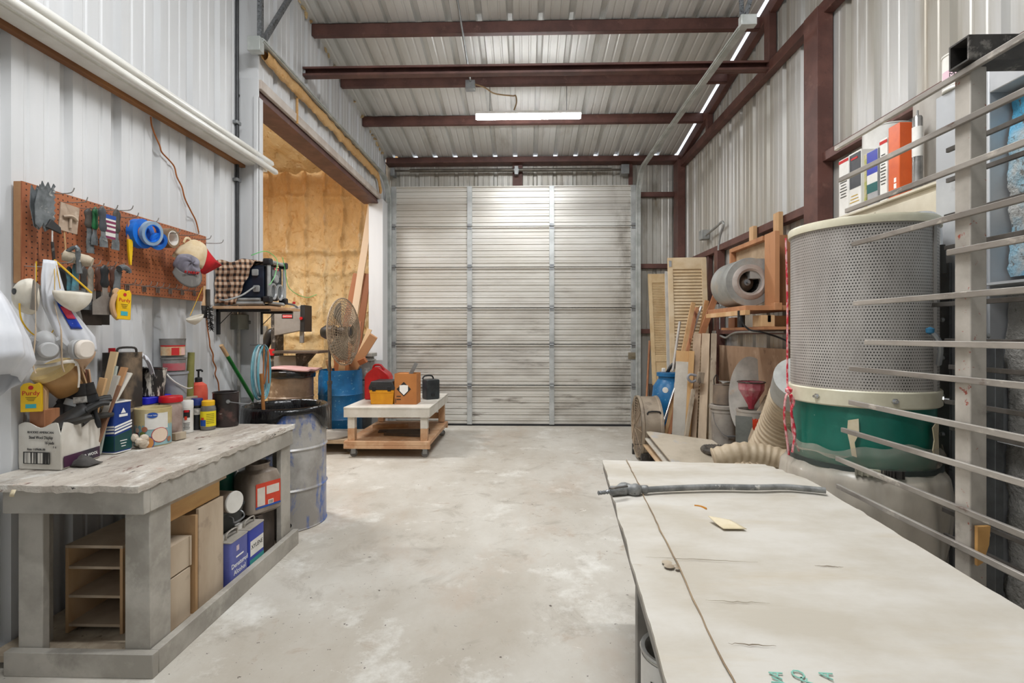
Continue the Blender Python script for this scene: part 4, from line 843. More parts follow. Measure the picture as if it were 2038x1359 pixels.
# caps
def cap(c, M, label, cm, bmats, s, h, brim):
    t = T('baseball_cap', c, label, 'cap')
    def cr(u, v):
        a = 2*PI*u; f = 1+.05*math.sin(3*a+1)*v+.035*math.sin(7*a)*(1-v)
        return M @ V((s*math.cos(v*PI/2)**.8*math.cos(a)*f, s*.92*math.cos(v*PI/2)**.8*math.sin(a)*f, h*math.sin(v*PI/2)+.006*math.sin(5*a+9*v)))
    bm = B(); grid(bm, 40, 12, cr, cu=True); O('crown', bm, cm, t, solid=.003, sm=60)
    if brim:
        bm = B(); grid(bm, 20, 6, lambda u, v: M @ V((s*.9*math.cos((u-.5)*2.7)+v*brim*math.cos((u-.5)*2.2), (s*.9+v*.016)*math.sin((u-.5)*2.7), .012+.03*math.cos((u-.5)*3)-.012*v))); O('brim', bm, bmats, t, solid=.004, sm=60)
    bm = B(); lathe(bm, [(0, .004), (.007, 0), (0, -.003)], 10, M @ Matrix.Translation((0, 0, h))); O('button', bm, bmats, t)
    return t
BEIGE = mat('beige_cotton', 'dccaab', 'cdb48c', .85, 0, 9, spots=[('a8323a', 16, .86, .9)])
GREYC = mat('worn_grey_brim', '6a6763', '8f8b86', .85, 0, 30, (1, 1, .3), .5, .8)
q = hang(376, 500, -2.1); cap(hang(372, 522, -2.1), at(hang(372, 522, -2.1), rot(-18, 22, 10)), 'beige baseball cap hanging above the grey one', BEIGE, BEIGE, .085, .15, 0)
q = hang(371, 530, -2.03); M = face(q, (.2, -.15, -1), (.5, .85, .0)); tt = cap(q, M, 'grey baseball cap with red lettering hanging lowest on the caps hook', mat('grey_lilac_cotton', '8a8791', '6a6670', .85, 0, 10), GREYC, .075, .065, .075)
M2 = M @ face((.055, 0, .052), (0, 1, 0), (-.75, 0, .66)); text('R PAINT', .022, M2 @ Matrix.Translation((0, 0, .004)), INKRED, tt, ext=.004)
bm = B(); q = hang(372, 475, -2.1); tube(bm, [q+V((0, -.03, -.03)), q+V((0, -.01, .0)), q+V((0, .02, .005)), q+V((0, .045, -.01))], .008, 8, 4, flat=.5); tag(O('cap_strap', bm, BEIGE), 'beige cloth strap looped over the hook above the beige cap', 'strap')
# red folded cloth
q = hang(414, 516, -2.1); bm = B(); F = FX(q, 0, 20) @ Matrix.Scale(1.25, 4)
grid(bm, 10, 10, lambda u, v: F @ V(((lerp([-.03, -.075, -.06], v)*(1-u)+lerp([.0, .09, -.01], v)*u), .07-.15*v-.03*u*(1-v)+.0*u, .03*math.sin(PI*u)*math.sin(PI*v)+.012*math.sin(5*u))))
tag(O('red_cloth', bm, mat('red_cloth', 'c4131f', 'a80f19', .8, 0, 9), solid=.004), 'bright red folded cloth hanging at the right end of the pegboard', 'cloth')
# ---- lower row -----------------------------------------------------------
STRAPY = mat('yellow_elastic', 'e3b51e', 'd6a716', .6); STRAPB = mat('beige_elastic', 'cdb79d', 'bfa68b', .8, 0, 20)
N95 = mat('white_mask_felt', 'e3ddd0', 'd5cdbd', .85, 0, 12)
def shell(M, rx, ry, d, bm): grid(bm, 24, 7, lambda u, v: M @ V((rx*math.cos(v*PI/2)**.8*math.cos(2*PI*u), ry*math.cos(v*PI/2)**.8*math.sin(2*PI*u), d*math.sin(v*PI/2))), cu=True)
# cup mask hanging by yellow straps, open upward
q = hang(145, 590, -1.99); t = T('dust_mask', q, 'white cup dust mask hanging level by yellow straps in front of the scrapers', 'mask')
bm = B(); 
def cupf(u, v):
    a = 2*PI*u; r = (1-v**2.2)
    return q+V((.028*math.sin(a)*r, .092*math.cos(a)*r+.01*v, .016*math.cos(a)*0-.09*v**.9+.02))
grid(bm, 30, 8, cupf, cu=True); O('cup', bm, N95, t, solid=.003, sm=60)
top = hang(108, 517, -2.06); bm = B()
for y_, x_ in ((-.085, .0), (.085, .01)): tube(bm, [top, q+V((x_, y_, .022))], .004, 6, 1, flat=.35)
tube(bm, [top+V((0, .004, 0)), q+V((0, -.06, .03))], .004, 6, 1, flat=.35); O('strap', bm, STRAPY, t)
bm = B(); tube(bm, [q+V((.02, -.04, .02)), q+V((.027, 0, .022)), q+V((.02, .04, .02))], .003, 6, 3); O('nose_clip', bm, STEEL, t)
# side-on cup mask, left
q = hang(62, 590, -2.08); t = T('dust_mask', q, 'white dust mask hanging side-on with yellow strap, leftmost on the wall', 'mask')
M = face(q, (.75, .65, 0), (.15, 0, 1)); M = M @ rot(0, -60, 0)
bm = B(); shell(M, .06, .075, .055, bm); O('cup', bm, N95, t, solid=.003, sm=60)
bm = B(); lathe(bm, [(0, .0), (.012, 0), (.013, .006), (0, .007)], 14, M @ Matrix.Translation((.0, .02, .052))); O('valve', bm, BLACK, t)
a = hang(72, 520, -2.06); bm = B(); tube(bm, [a, q+V((.02, .0, .06))], .004, 6, 1, flat=.35); tube(bm, [q+V((.0, -.05, -.02)), q+V((.02, -.06, -.1)), q+V((.03, -.02, -.16)), q+V((.03, .04, -.17)), q+V((.03, .07, -.14))], .004, 6, 5, flat=.35); O('strap', bm, STRAPY, t)
# grey plate scraper in front of it
q = hang(68, 588, -2.02); bm = B(); prism(bm, [(-.03, -.06), (.03, -.06), (.033, .05), (-.02, .062)], .003, FX(q, -4, -25)); tag(O('steel_plate', bm, mat('brushed_plate', '9c968c', '89837a', .35, .5, 9, (1, 1, .1)), sm=0), 'small brushed metal plate hanging before the left dust mask', 'plate')
# plastic carrier bag
PLB = mat('thin_white_plastic', 'd9dbe0', 'cccfd6', .4, 0, 5); q = hang(92, 600, -2.05)
t = T('plastic_bag', q, 'white plastic carrier bag with blue and red print hanging on the pegboard', 'bag')
top = hang(88, 518, -2.08)
bm = B()
def bagf(u, v):
    z = top.z-v*.40; w = lerp([.028, .04, .05, .06, .075, .09, .06], v); yc = lerp([0, .0, .005, .02, .06, .10, .14], v)
    a = 2*PI*u; f = 1+.18*math.sin(5*a+3*v)+.1*math.sin(9*a)
    return V((top.x+.025+.03*v+lerp([.012, .016, .022, .028, .03, .03, .02], v)*math.cos(a)*f, top.y+yc+w*math.sin(a)*(1+.06*math.sin(7*a+v*6)), z-.05*v*math.sin(a)*0))
grid(bm, 48, 24, bagf, cu=True); O('bag', bm, PLB, t, solid=.001, sm=60)
def bagp(py, pz, off=.006): 
    v = (top.z-pz)/.40; d = bagf(.0, v); return d
bm = B()
def pr(u, v):
    a = -.06+.1*u; vv = .38+.36*v; p = bagf(a % 1.0, vv); c_ = V((top.x+.025+.03*vv, top.y+lerp([0, .0, .005, .02, .06, .10, .14], vv), p.z)); return p+(p-c_).normalized()*.004
grid(bm, 10, 10, pr); O('blue_print', bm, mat('vivid_blue_print', '1749c4', '1238a0', .5, 0, 16, spots=[('e8ecf6', 22, 0.716, 0.8)]), t, solid=.001)
bm = B()
def pr2(u, v):
    a = -.045+.06*u; vv = .5+.13*v; p = bagf(a % 1.0, vv); c_ = V((top.x+.025+.03*vv, top.y+lerp([0, .0, .005, .02, .06, .10, .14], vv), p.z)); return p+(p-c_).normalized()*.007
grid(bm, 8, 8, pr2); O('red_print', bm, mat('coral_print', 'd6405a', 'c0304a', .5, 0, 30), t, solid=.001)
# half-mask respirator
q = hang(88, 690, -1.93); t = T('respirator', q, 'grey half-face respirator with two round pale filters hanging by beige straps', 'respirator')
M = face(q, (.55, .83, 0), (0, 0, 1))
RG = mat('respirator_grey', 'a9a9a9', '979797', .5, 0, 6); RF = mat('pink_white_filter', 'ddd3c8', 'd0c3b6', .6, 0, 6)
bm = B(); grid(bm, 22, 8, lambda u, v: M @ V((.045*math.cos(2*PI*u)*math.cos(v*1.4)**.7, -.01+(.06*math.sin(2*PI*u)+.015*math.sin(2*PI*u)**2)*math.cos(v*1.4)**.7, .055*math.sin(v*1.5))), cu=True); O('face_piece', bm, RG, t, solid=.003, sm=60)
bm = B(); lathe(bm, [(.0, .075), (.026, .075), (.03, .07), (.032, .045)], 24, M @ Matrix.Translation((0, -.012, 0))); O('valve_cover', bm, mat('valve_grey', 'bdbdbd', 'b0b0b0', .4), t, bev=.001)
for s_ in (-1, 1):
    bm = B(); Mf = M @ Matrix.Translation((s_*.095, -.012, .03)) @ rot(0, s_*32, 0)
    prism(bm, rrect(.085, .08, .03, 5), .022, Mf); O('filter_holder', bm, RG, t, bev=.003)
    bm = B(); prism(bm, rrect(.08, .078, .032, 5), .022, Mf @ Matrix.Translation((0, 0, .0225))); O('filter', bm, RF, t, bev=.008)
    bm = B(); tube(bm, [M @ V((s_*.03, .03, .03)), M @ V((s_*.06, -.005, .02)), M @ V((s_*.085, -.012, .02))], .02, 8, 2); O('arm', bm, RG, t)
for a_, b_ in ((70, 525), (106, 595)):
    a = hang(a_+.0, b_, -2.04); bm = B(); e = M @ V((-.038 if a_ < 90 else .038, .06, .06)); f = M @ V((-.045 if a_ < 90 else .04, -.06, .06))
    tube(bm, [a, a.lerp(e, .6), e, f, f+V((.0, .01, -.04))], lambda v: .004 if v < .5 else .008, 6, 3, flat=.35); O('strap', bm, STRAPB, t)
bm = B(); tube(bm, [M @ V((-.10, -.04, .03)), M @ V((-.06, -.07, .02)), M @ V((.0, -.075, .03)), M @ V((.06, -.06, .06)), M @ V((.09, -.07, .05)), M @ V((.10, -.12, .04)), M @ V((.10, -.17, .03))], .007, 6, 5, flat=.35); O('strap', bm, mat('white_elastic', 'd8d2c8', 'c8c0b4', .8), t)
# handles and scrapers
DK = mat('grimy_black_handle', '2c2927', '3d3936', .5, 0, 12, spots=[('8e867b', 20, 0.689, 0.8)])
RDH = mat('brown_handle', '5d3a2c', '4a2d22', .5, 0, 10); TQ = mat('turquoise_tool', '5b97a6', '4b4742', .5, 0, 12)
knife(hang(122, 532, -2.15), 0, 'dark heavy scraper hanging behind the yellow straps', DK, DK, .09, .08, .05, .05)
knife(hang(137, 530, -2.12), 4, 'turquoise-stained scraper left of its twin above the cup mask', TQ, TQ, .1, .06, .02, .02)
knife(hang(152, 520, -2.10), -3, 'turquoise-stained scraper hanging rightmost above the cup mask', TQ, TQ, .13, .06, .022, .022)
knife(hang(166, 530, -2.14), 0, 'scraper with dark handle and flared grey blade left of the wide scrapers', DK, SPREAD, .085, .09, .024, .06)
BLADED = mat('dark_wide_blade', '4a4340', '332e2b', .4, .3, 9)
knife(hang(180, 530, -2.16), 0, 'wide scraper with dark rusty blade next to the silver one', mat('bone_handle', 'a39a8c', '6f675c', .5, 0, 9), BLADED, .11, .135, .022, .088)
knife(hang(196, 530, -2.17), 0, 'wide scraper with rust-red handle and black blade lowest of the row', RDH, mat('black_blade', '26221f', '312c29', .5, .2), .1, .15, .026, .09)
knife(hang(208, 527, -2.11), 1, 'wide scraper with black riveted handle and silver blade', BLACK, mat('silver_blade', 'a39d97', '8f8983', .35, .5, 9), .09, .12, .03, .1)
knife(hang(224, 530, -2.16), 0, 'scraper with red-brown handle before the yellow packaged brush', RDH, BLADED, .09, .06, .024, .03)
knife(hang(236, 532, -2.10), -6, 'scraper with grey hooked handle above the yellow packaged brush', mat('grey_handle', '666a6c', '55595b', .5, 0, 9), SPREAD, .105, .05, .026, .026)
q = hang(240, 535, -2.08); bm = B(); tube(bm, [q+V((0, -.01, .0)), q+V((0, .02, .012)), q+V((0, .05, .0)), q+V((0, .055, -.015))], lambda v: .016*(1-.3*v), 9, 4); tag(O('hook_tool', bm, mat('grey_handle', '666a6c', '55595b', .5, 0, 9)), 'grey knobbly tool head beside the hooked scraper', 'tool')
q = hang(244, 606, -2.08); t = T('packaged_brush', q, 'new paint brush in a yellow card sleeve hanging below the pegboard', 'paint brush')
M = FX(q, -3, 10); sleeve(M, .074, .155, t)
bm = B(); lathe(bm, [(0, -.006), (.02, -.005), (.022, 0), (.02, .005), (0, .006)], 14, M @ Matrix.Translation((-.035, .06, .0))); tube(bm, [M @ V((-.04, .05, 0)), M @ V((-.055, 0, .0)), M @ V((-.045, -.05, 0)), M @ V((-.02, -.075, 0))], .012, 8, 4); O('handle', bm, mat('bare_handle', 'd3ae88', 'c49c74', .5), t)
# roller / round brush with pale sleeve
a = hang(125, 507, -2.12); b = hang(184, 522, -2.03); t = T('paint_roller', a, 'grimy paint roller with pale sleeve resting across the hooks', 'roller')
bm = B(); d = (b-a).normalized(); lathe(bm, [(0, 0), (.016, 0), (.026, .004), (.027, (b-a).length-.02), (.02, (b-a).length), (0, (b-a).length)], 18, Matrix.Translation(a) @ frame(b-a)); O('sleeve', bm, mat('matted_nap', 'c8bca8', 'b3a48e', .9, 0, 20), t)
bm = B(); c_ = hang(152, 500, -2.06); tube(bm, [a-d*.0, c_+V((0, 0, .02)), c_+V((0, .01, -.04)), c_+V((0, .015, -.10))], lambda v: .008+.004*v, 8, 4); O('frame', bm, SPREAD, t)
# dark bundle right of respirator (hose nozzle)
bm = B(); q = hang(152, 655, -2.12); tube(bm, [q+V((0, -.03, .12)), q+V((0, -.01, .05)), q+V((0, 0, 0)), q+V((0, .03, -.05))], .028, 10, 4); tag(O('shop_towel_roll', bm, mat('grey_splotched', '6d6a66', '55524f', .6, 0, 14, spots=[('b4aea4', 14, 0.635, 0.77)])), 'grey splotched roll hanging under the cup mask', 'roll')
bm = B(); q = hang(168, 705, -2.1); grid(bm, 16, 10, lambda u, v: q+V((.03*math.cos(2*PI*u)*math.sin(PI*v+.1), .055*math.sin(2*PI*u)*math.sin(PI*v+.1), .07-.15*v+.01*math.sin(9*u))), cu=True); tag(O('skin_glove', bm, mat('tan_rubber', 'c9a98b', 'b8967a', .6, 0, 9)), 'tan rubber glove bunched up behind the respirator', 'glove')
# lower right cluster
q = hang(388, 635, -2.05); t = T('dust_mask', q, 'small white dust mask hanging by a yellow strap under the pegboard corner', 'mask')
bm = B(); grid(bm, 26, 8, lambda u, v: q+V((.03*math.sin(2*PI*u)*(1-v**2.2), .07*math.cos(2*PI*u)*(1-v**2.2), .015+.02*math.cos(2*PI*u)*(1-v)-.05*v)), cu=True); O('cup', bm, N95, t, solid=.003, sm=60)
bm = B(); a = hang(403, 572, -2.1); tube(bm, [a, q+V((.01, -.06, .02))], .004, 6, 1, flat=.35); O('strap', bm, STRAPY, t)
q = hang(407, 590, -2.09); brush(q+V((0, 0, -.06)), rot(0, 0, 80), 'paint brush with bare wooden handle and black bristles under the pegboard corner', mat('bare_handle', 'd3ae88', 'c49c74', .5), BRIST, .13, .042, ferr=mat('blackened_ferrule', '5c5a58', '45423f', .5), bl=.05)
q = hang(414, 582, -2.07); t = T('bench_duster', q, 'dark bristly bench duster hanging right of the wooden-handled brush', 'brush')
bm = B(); tube(bm, [q+V((0, 0, .02)), q+V((0, .0, -.05)), q+V((0, .004, -.09))], .013, 9, 3); O('handle', bm, GRIMEH, t)
bm = B()
for i in range(260):
    f = i/260; p = q+V((0, .004+.03*f, -.08-.16*f)); a_ = rnd.uniform(0, 2*PI); L = .026*(1-.3*f)
    e = p+V((L*math.cos(a_), L*math.sin(a_), rnd.uniform(-.02, .006))); beam(bm, p, e, .0018, .0018)
o = O('bristles', bm, BRIST, t, sm=0); o['kind'] = 'stuff'
# ================================================================ LAMP TUBES, CORDS, SHELF
t = T('fluorescent_fixture', (-2.2, 2.6, 2.65), 'long white twin tube fluorescent fixture on the left wall, unlit', 'light')
a, b = aX(0, 47, -2.24), aX(466, 320, -2.24); zr = (a.z+b.z)/2
bm = B(); box(bm, (-2.28, 1.2, zr), (-2.24, 3.97, zr+.09)); tag(O('wood_rail', bm, mat('stained_rail', '9c6a3c', '7d5230', .65, 0, 5, (1, .2, 1)), bev=.002), 'long brown wooden rail under the tubes on the left wall', 'rail')
bm = B(); box(bm, (-2.238, 1.2, zr+.02), (-2.15, 4.14, zr+.075)); O('housing', bm, WHITE, t, bev=.003)
TUBE = mat('white_tube_glass', 'ecebe6', 'e0ded7', .2, 0, 4)
for xx, zz in ((-2.115, zr+.04), (-2.15, zr+.112)):
    bm = B(); cyl(bm, (xx, 1.2, zz), (xx, 4.2, zz), .024, n=20); tu = O('tube', bm, TUBE, t)
    bm = B(); cyl(bm, (xx, 4.2, zz), (xx, 4.225, zz), .017, .014, n=16); cyl(bm, (xx, 4.225, zz), (xx, 4.235, zz), .008, n=10); O('end_cap', bm, WHITE, tu)
CORD = mat('orange_cord', 'a8622a', '955322', .5)
bm = B(); pts = [(300, 232), (302, 250), (310, 272), (318, 290), (322, 303), (336, 318), (347, 332), (352, 352), (362, 372), (368, 395), (380, 420), (390, 440), (396, 465)]
tube(bm, [aX(x, y, -2.262) for x, y in pts], .0045, 8, 4)
pts = [(414, 660), (417, 678), (418, 690), (424, 705), (424, 718), (430, 732), (428, 745), (434, 760), (436, 778), (440, 800)]
tube(bm, [aX(397, 470, -2.27), aX(405, 560, -2.27), aX(412, 640, -2.27)]+[aX(x, y, -2.262) for x, y in pts], .0045, 8, 4)
tag(O('extension_cord', bm, CORD), 'orange extension cord wriggling down the left wall from the lamp rail', 'cord')
t = T('wall_conduit', aX(470, 700, -2.26), 'dark conduit pipe running up the left wall beside the opening', 'conduit')
bm = B(); q = aX(472, 0, -2.262); cyl(bm, (q.x, q.y, 1.75), (q.x, q.y, 4.6), .013, n=10); O('pipe', bm, mat('black_pipe', '3b3c3e', '2c2d2f', .45, .3), t)
for zz in (2.6, 3.05): bm = B(); box(bm, (-2.28, q.y-.03, zz), (-2.245, q.y+.03, zz+.025)); O('strap', bm, STEEL, t, bev=.002)
t = T('outlet_box', aX(476, 640, -2.25), 'grey switch box with conduits under the radio shelf', 'electrical box')
a, b = aX(463, 625, -2.26), aX(490, 656, -2.26); bm = B(); box(bm, (-2.28, a.y, b.z), (-2.215, b.y, a.z)); O('box', bm, mat('grey_greenish_box', '8d9088', '7d8078', .5, .2), t, bev=.005)
bm = B(); cyl(bm, (-2.215, b.y-.04, a.z-.06), (-2.2, b.y-.04, a.z-.06), .014, n=14); O('switch', bm, STEEL, t)
bm = B(); y_ = (a.y+b.y)/2; cyl(bm, (-2.255, y_-.02, .85), (-2.255, y_-.02, b.z), .012, n=10); cyl(bm, (-2.255, y_, a.z), (-2.255, y_, 1.62), .012, n=10); O('pipe', bm, mat('painted_pipe', 'b5b3ae', 'a3a19b', .5), t)
bm = B(); tube(bm, [(-2.25, b.y-.01, b.z), (-2.25, b.y+.05, b.z-.3), (-2.25, b.y+.06, b.z-.55)], .007, 7, 3); O('cable', bm, BLACK, t)
# shelf
t = T('wall_shelf', (-2.05, 3.85, 1.59), 'worn wooden wall shelf on black brackets holding the radio', 'shelf')
bm = B(); box(bm, (-2.275, 3.60, 1.588), (-1.845, 4.08, 1.608)); O('board', bm, mat('worn_shelf', 'c9a27c', 'b3875f', .6, 0, 5, (.2, 1, 1), spots=[('e0cdb5', 4, 0.568, 0.8)]), t, bev=.002)
for yy, xw in ((3.66, -2.28), (4.02, -2.15)):
    bm = B(); beam(bm, (xw+.012, yy, 1.588), (xw+.012, yy, 1.40), .022, .022); beam(bm, (xw, yy, 1.577), (-1.88, yy, 1.577), .022, .02); beam(bm, (xw+.015, yy, 1.47), (xw+.12, yy, 1.575), .006, .006); O('bracket', bm, BLACK, t, bev=.003)
# radio
NAVY = mat('navy_plastic', '141d2c', '1c2738', .45, 0, 9); TUBEG = mat('grey_rubber_grip', 'a9aaa8', '8b8c8b', .5, 0, 9)
t = T('jobsite_radio', (-2.05, 3.8, 1.608), 'jobsite radio with roll cage and two round speakers on the wall shelf', 'radio')
bm = B(); prism(bm, rrect(.235, .26, .03), .2, face((-2.14, 3.80, 1.79), (0, 1, 0), (0, 0, 1)) ); O('body', bm, NAVY, t, bev=.006)
Mr = face((-1.94, 3.80, 1.79), (0, 1, 0), (0, 0, 1))
bm = B(); prism(bm, rrect(.2, .25, .02), .03, Mr); O('front_panel', bm, mat('dark_front', '23282c', '2d3337', .4), t, bev=.004)
for sx in (-.05, .05):
    Ms2 = Mr @ Matrix.Translation((sx, -.065, .03)); bm = B(); lathe(bm, [(.05, 0), (.05, .014), (.042, .014), (.038, .002)], 28, Ms2 @ Matrix.Diagonal((1, 1.25, 1, 1))); O('speaker_ring', bm, mat('silver_plastic', 'b9babb', 'a7a8a9', .35, .3), t)
    bm = B(); lathe(bm, [(.037, .003), (.02, .001), (0, .006)], 24, Ms2 @ Matrix.Diagonal((1, 1.25, 1, 1))); O('speaker_cone', bm, mat('grey_mesh', '6d7072', '5a5d5f', .6, 0, 60), t)
bm = B(); lathe(bm, [(0, .012), (.03, .012), (.034, .0)], 24, Mr @ Matrix.Translation((.0, .035, .03))); O('dial', bm, mat('silver_plastic', 'b9babb', 'a7a8a9', .35, .3), t)
bm = B(); prism(bm, rrect(.12, .05, .008), .004, Mr @ Matrix.Translation((0, .075, .03))); O('display', bm, STEEL, t)
rect('badge', Mr @ Matrix.Translation((.01, .108, .031)), .07, .02, INKRED, t); text('BOSCH', .014, Mr @ Matrix.Translation((.01, .108, .0325)), WHITEINK, t)
for y_, z_ in ((3.68, 1.94), (3.68, 1.66), (3.92, 1.94), (3.92, 1.66)):
    bm = B(); prism(bm, rrect(.05, .05, .014), .055, face((-1.935, y_, z_), (0, 1, 0), (0, 0, 1))); O('cage_corner', bm, BLACK, t, bev=.006)
for a, b, r in (((-1.9, 3.68, 1.68), (-1.9, 3.68, 1.92), .013), ((-1.9, 3.92, 1.68), (-1.9, 3.92, 1.92), .013), ((-1.9, 3.69, 1.945), (-1.9, 3.91, 1.945), .013), ((-1.9, 3.69, 1.635), (-1.9, 3.91, 1.635), .013), ((-2.2, 3.67, 1.632), (-1.93, 3.67, 1.632), .014), ((-2.2, 3.67, 1.66), (-1.96, 3.67, 1.66), .012), ((-2.2, 3.92, 1.632), (-1.93, 3.92, 1.632), .014)):
    bm = B(); cyl(bm, a, b, r, n=12); O('cage_tube', bm, TUBEG, t)
for xx, zz in ((-2.0, 1.86), (-1.99, 1.74)): bm = B(); prism(bm, rrect(.05, .05, .01), .012, face((xx, 3.679, zz), (1, 0, 0), (0, 0, 1))); O('latch', bm, TUBEG, t, bev=.004)
# checked cloth over the radio
k = NT('checked_cloth'); s = k.sep()
def sn(o, f): return k.math('GREATER_THAN', k.math('SINE', k.math('MULTIPLY', o, f)), .1)
f = 2*PI/.042; hx = k.math('ADD', s[0], s[1]); ch = k.math('MULTIPLY', sn(hx, f), sn(s[2], f)); ch2 = k.math('MAXIMUM', sn(hx, f), sn(s[2], f))
c = k.mix(ch2, lin('cdb49c'), lin('8a6a54')); c = k.mix(ch, c, lin('241c1a')); k.link(c, k.b.inputs['Base Color']); k.b.inputs['Roughness'].default_value = .9; CHK = k.m
bm = B()
def tow(u, v):   # u along X (wall -> front), v: down the near side, over the top
    L = v*.62
    if L < .30: z = 1.625+L*1.06; y = 3.635-.012*math.sin(9*u+2)-.01*math.sin(3*L*20)
    else: z = 1.945+.012*math.sin(PI*min((L-.30)/.3, 1))+.006*math.sin(12*u); y = 3.645+(L-.30)*.8
    xr = lerp([-2.13, -2.08, -2.03, -1.99, -1.95, -1.94, -1.93], v); x = -2.27+(xr+2.27)*u
    return V((x, y, z-.02*(1-u)*(v > .5)+.008*math.sin(7*u+5*v)))
grid(bm, 30, 34, tow); tag(O('checked_towel', bm, CHK, solid=.004, sm=60), 'brown and cream checked towel draped over the back of the radio', 'towel')
bm = B(); tube(bm, [aX(437, 596, -2.0), aX(450, 597, -1.95), aX(480, 588, -1.93), aX(503, 573, -1.96), aX(508, 571, -2.0)], .006, 7, 5); tag(O('grey_cable', bm, TUBEG), 'grey cable curling round the front of the checked towel', 'cable')
GRN = mat('green_wire', '49b35a', '7dcf7a', .4); bm = B()
tube(bm, [aX(500, 508, -1.95), aX(525, 500, -1.93), aX(540, 505, -1.9), aX(552, 520, -1.87), aX(548, 545, -1.86), aX(540, 562, -1.87), aX(535, 567, -1.88)], .003, 6, 5)
tube(bm, [aX(562, 512, -1.87), aX(566, 530, -1.86), aX(570, 555, -1.86), aX(575, 572, -1.85), aX(590, 585, -1.83), aX(612, 592, -1.83), aX(630, 586, -1.85)], .0028, 6, 5)
tag(O('green_wire', bm, GRN), 'thin bright green wire tangled over the radio front', 'wire')
t = T('pliers', aX(583, 610, -1.86), 'pliers with red end sticking out at the far corner of the radio shelf', 'pliers'); q = aX(584, 607, -1.86)
bm = B(); tube(bm, [q+V((-.06, 0, .012)), q, q+V((.02, .03, -.02))], .008, 7, 3, flat=.5); O('body', bm, SPREAD, t)
bm = B(); lathe(bm, [(0, -.012), (.012, -.006), (.012, .006), (0, .012)], 10, Matrix.Translation(q+V((0, .01, .018)))); O('tip', bm, RED, t)
# hose coil
t = T('air_hose', aX(515, 740, -2.08), 'coil of blue and white air hose hanging at the wall end', 'hose')
HB = mat('blue_hose', '5f9fae', '86b8c2', .4, 0, 9); HW = mat('pale_hose', 'b9cdd0', '9fb7bb', .4, 0, 9)
c0 = aX(513, 738, -2.05)
for i in range(9):
    ry, rz_ = .075+.014*(i % 3)+rnd.uniform(-.008, .008), .2+rnd.uniform(-.015, .015); dx = (i % 4)*.014; off = rnd.uniform(-.01, .02)
    bm = B(); tube(bm, [c0+V((dx, ry*math.sin(2*PI*j/18)*(1 if j > 9 else 1.1)+off, rz_*math.cos(2*PI*j/18)-.01*i % .02)) for j in range(18)], .006, 7, 3, closed=True); O('loop', bm, HB if i % 2 else HW, t)
bm = B(); cyl(bm, c0+V((-.06, 0, .2)), c0+V((.06, 0, .2)), .006, n=8); O('hook', bm, STEEL, t)
bm = B(); tube(bm, [c0+V((.05, .0, .19)), c0+V((.06, -.03, .0)), c0+V((.055, -.01, -.1)), c0+V((.06, .03, .05)), c0+V((.055, .05, .15)), c0+V((.06, .05, -.1))], .005, 7, 6); tag(O('extension_cord', bm, CORD), 'orange cord hanging through the hose coil', 'cord')
q = aX(520, 770, -2.0); bm = B(); cyl(bm, q+V((0, 0, .10)), (q.x, q.y+.05, .65), .013, n=12); tag(O('wooden_stick', bm, mat('wood_handle', 'b57a44', 'a56d3b', .5)), 'short brown wooden handle standing before the hose coil', 'handle')
# green pole
a = aX(440, 687, -2.22); b = aX(507, 800, -2.175); t = T('broom_pole', b, 'green pole with bare wooden tip leaning on the left wall behind the drum', 'pole')
e = a+(b-a)*2.2; e.z = max(e.z, .0); bm = B(); m_ = a.lerp(b, .17); cyl(bm, m_, a+(b-a)*((a.z-.0)/(a.z-b.z)), .014, n=14); O('shaft', bm, mat('green_paint', '1f7a2e', '196626', .4, 0, 12, spots=[('cfd6cf', 30, 0.797, 0.86)]), t)
bm = B(); cyl(bm, a, m_, .0145, n=14); O('tip', bm, PINE, t)
# white drape at the frame edge, hanging from a peg on the wall
t = T('plastic_sheet', (-1.95, 1.66, 1.2), 'white plastic sheet hanging at the extreme left edge of the view', 'sheet')
q0 = aY(0, 590, 1.62)
bm = B()
def dr(u, v):
    z = 1.60-.385*v; a = 2*PI*u; w = lerp([.02, .08, .11, .135, .15, .12], v); f = 1+.10*math.sin(5*a+2*v)+.05*math.sin(11*a)
    return V((-1.80+lerp([0, .0, .01, .02, .02, .0], v)+w*.62*math.cos(a)*f, 1.62+w*.8*math.sin(a)*f, z-.10*v*math.cos(a)*-.6))
grid(bm, 48, 20, dr, cu=True); O('sheet', bm, PLB, t, solid=.002, sm=60)
bm = B(); tube(bm, [(-2.28, 1.62, 1.66), (-1.9, 1.62, 1.66), (-1.8, 1.62, 1.63), (-1.79, 1.62, 1.59)], .008, 8, 3); O('hook', bm, DARKSTEEL, t)
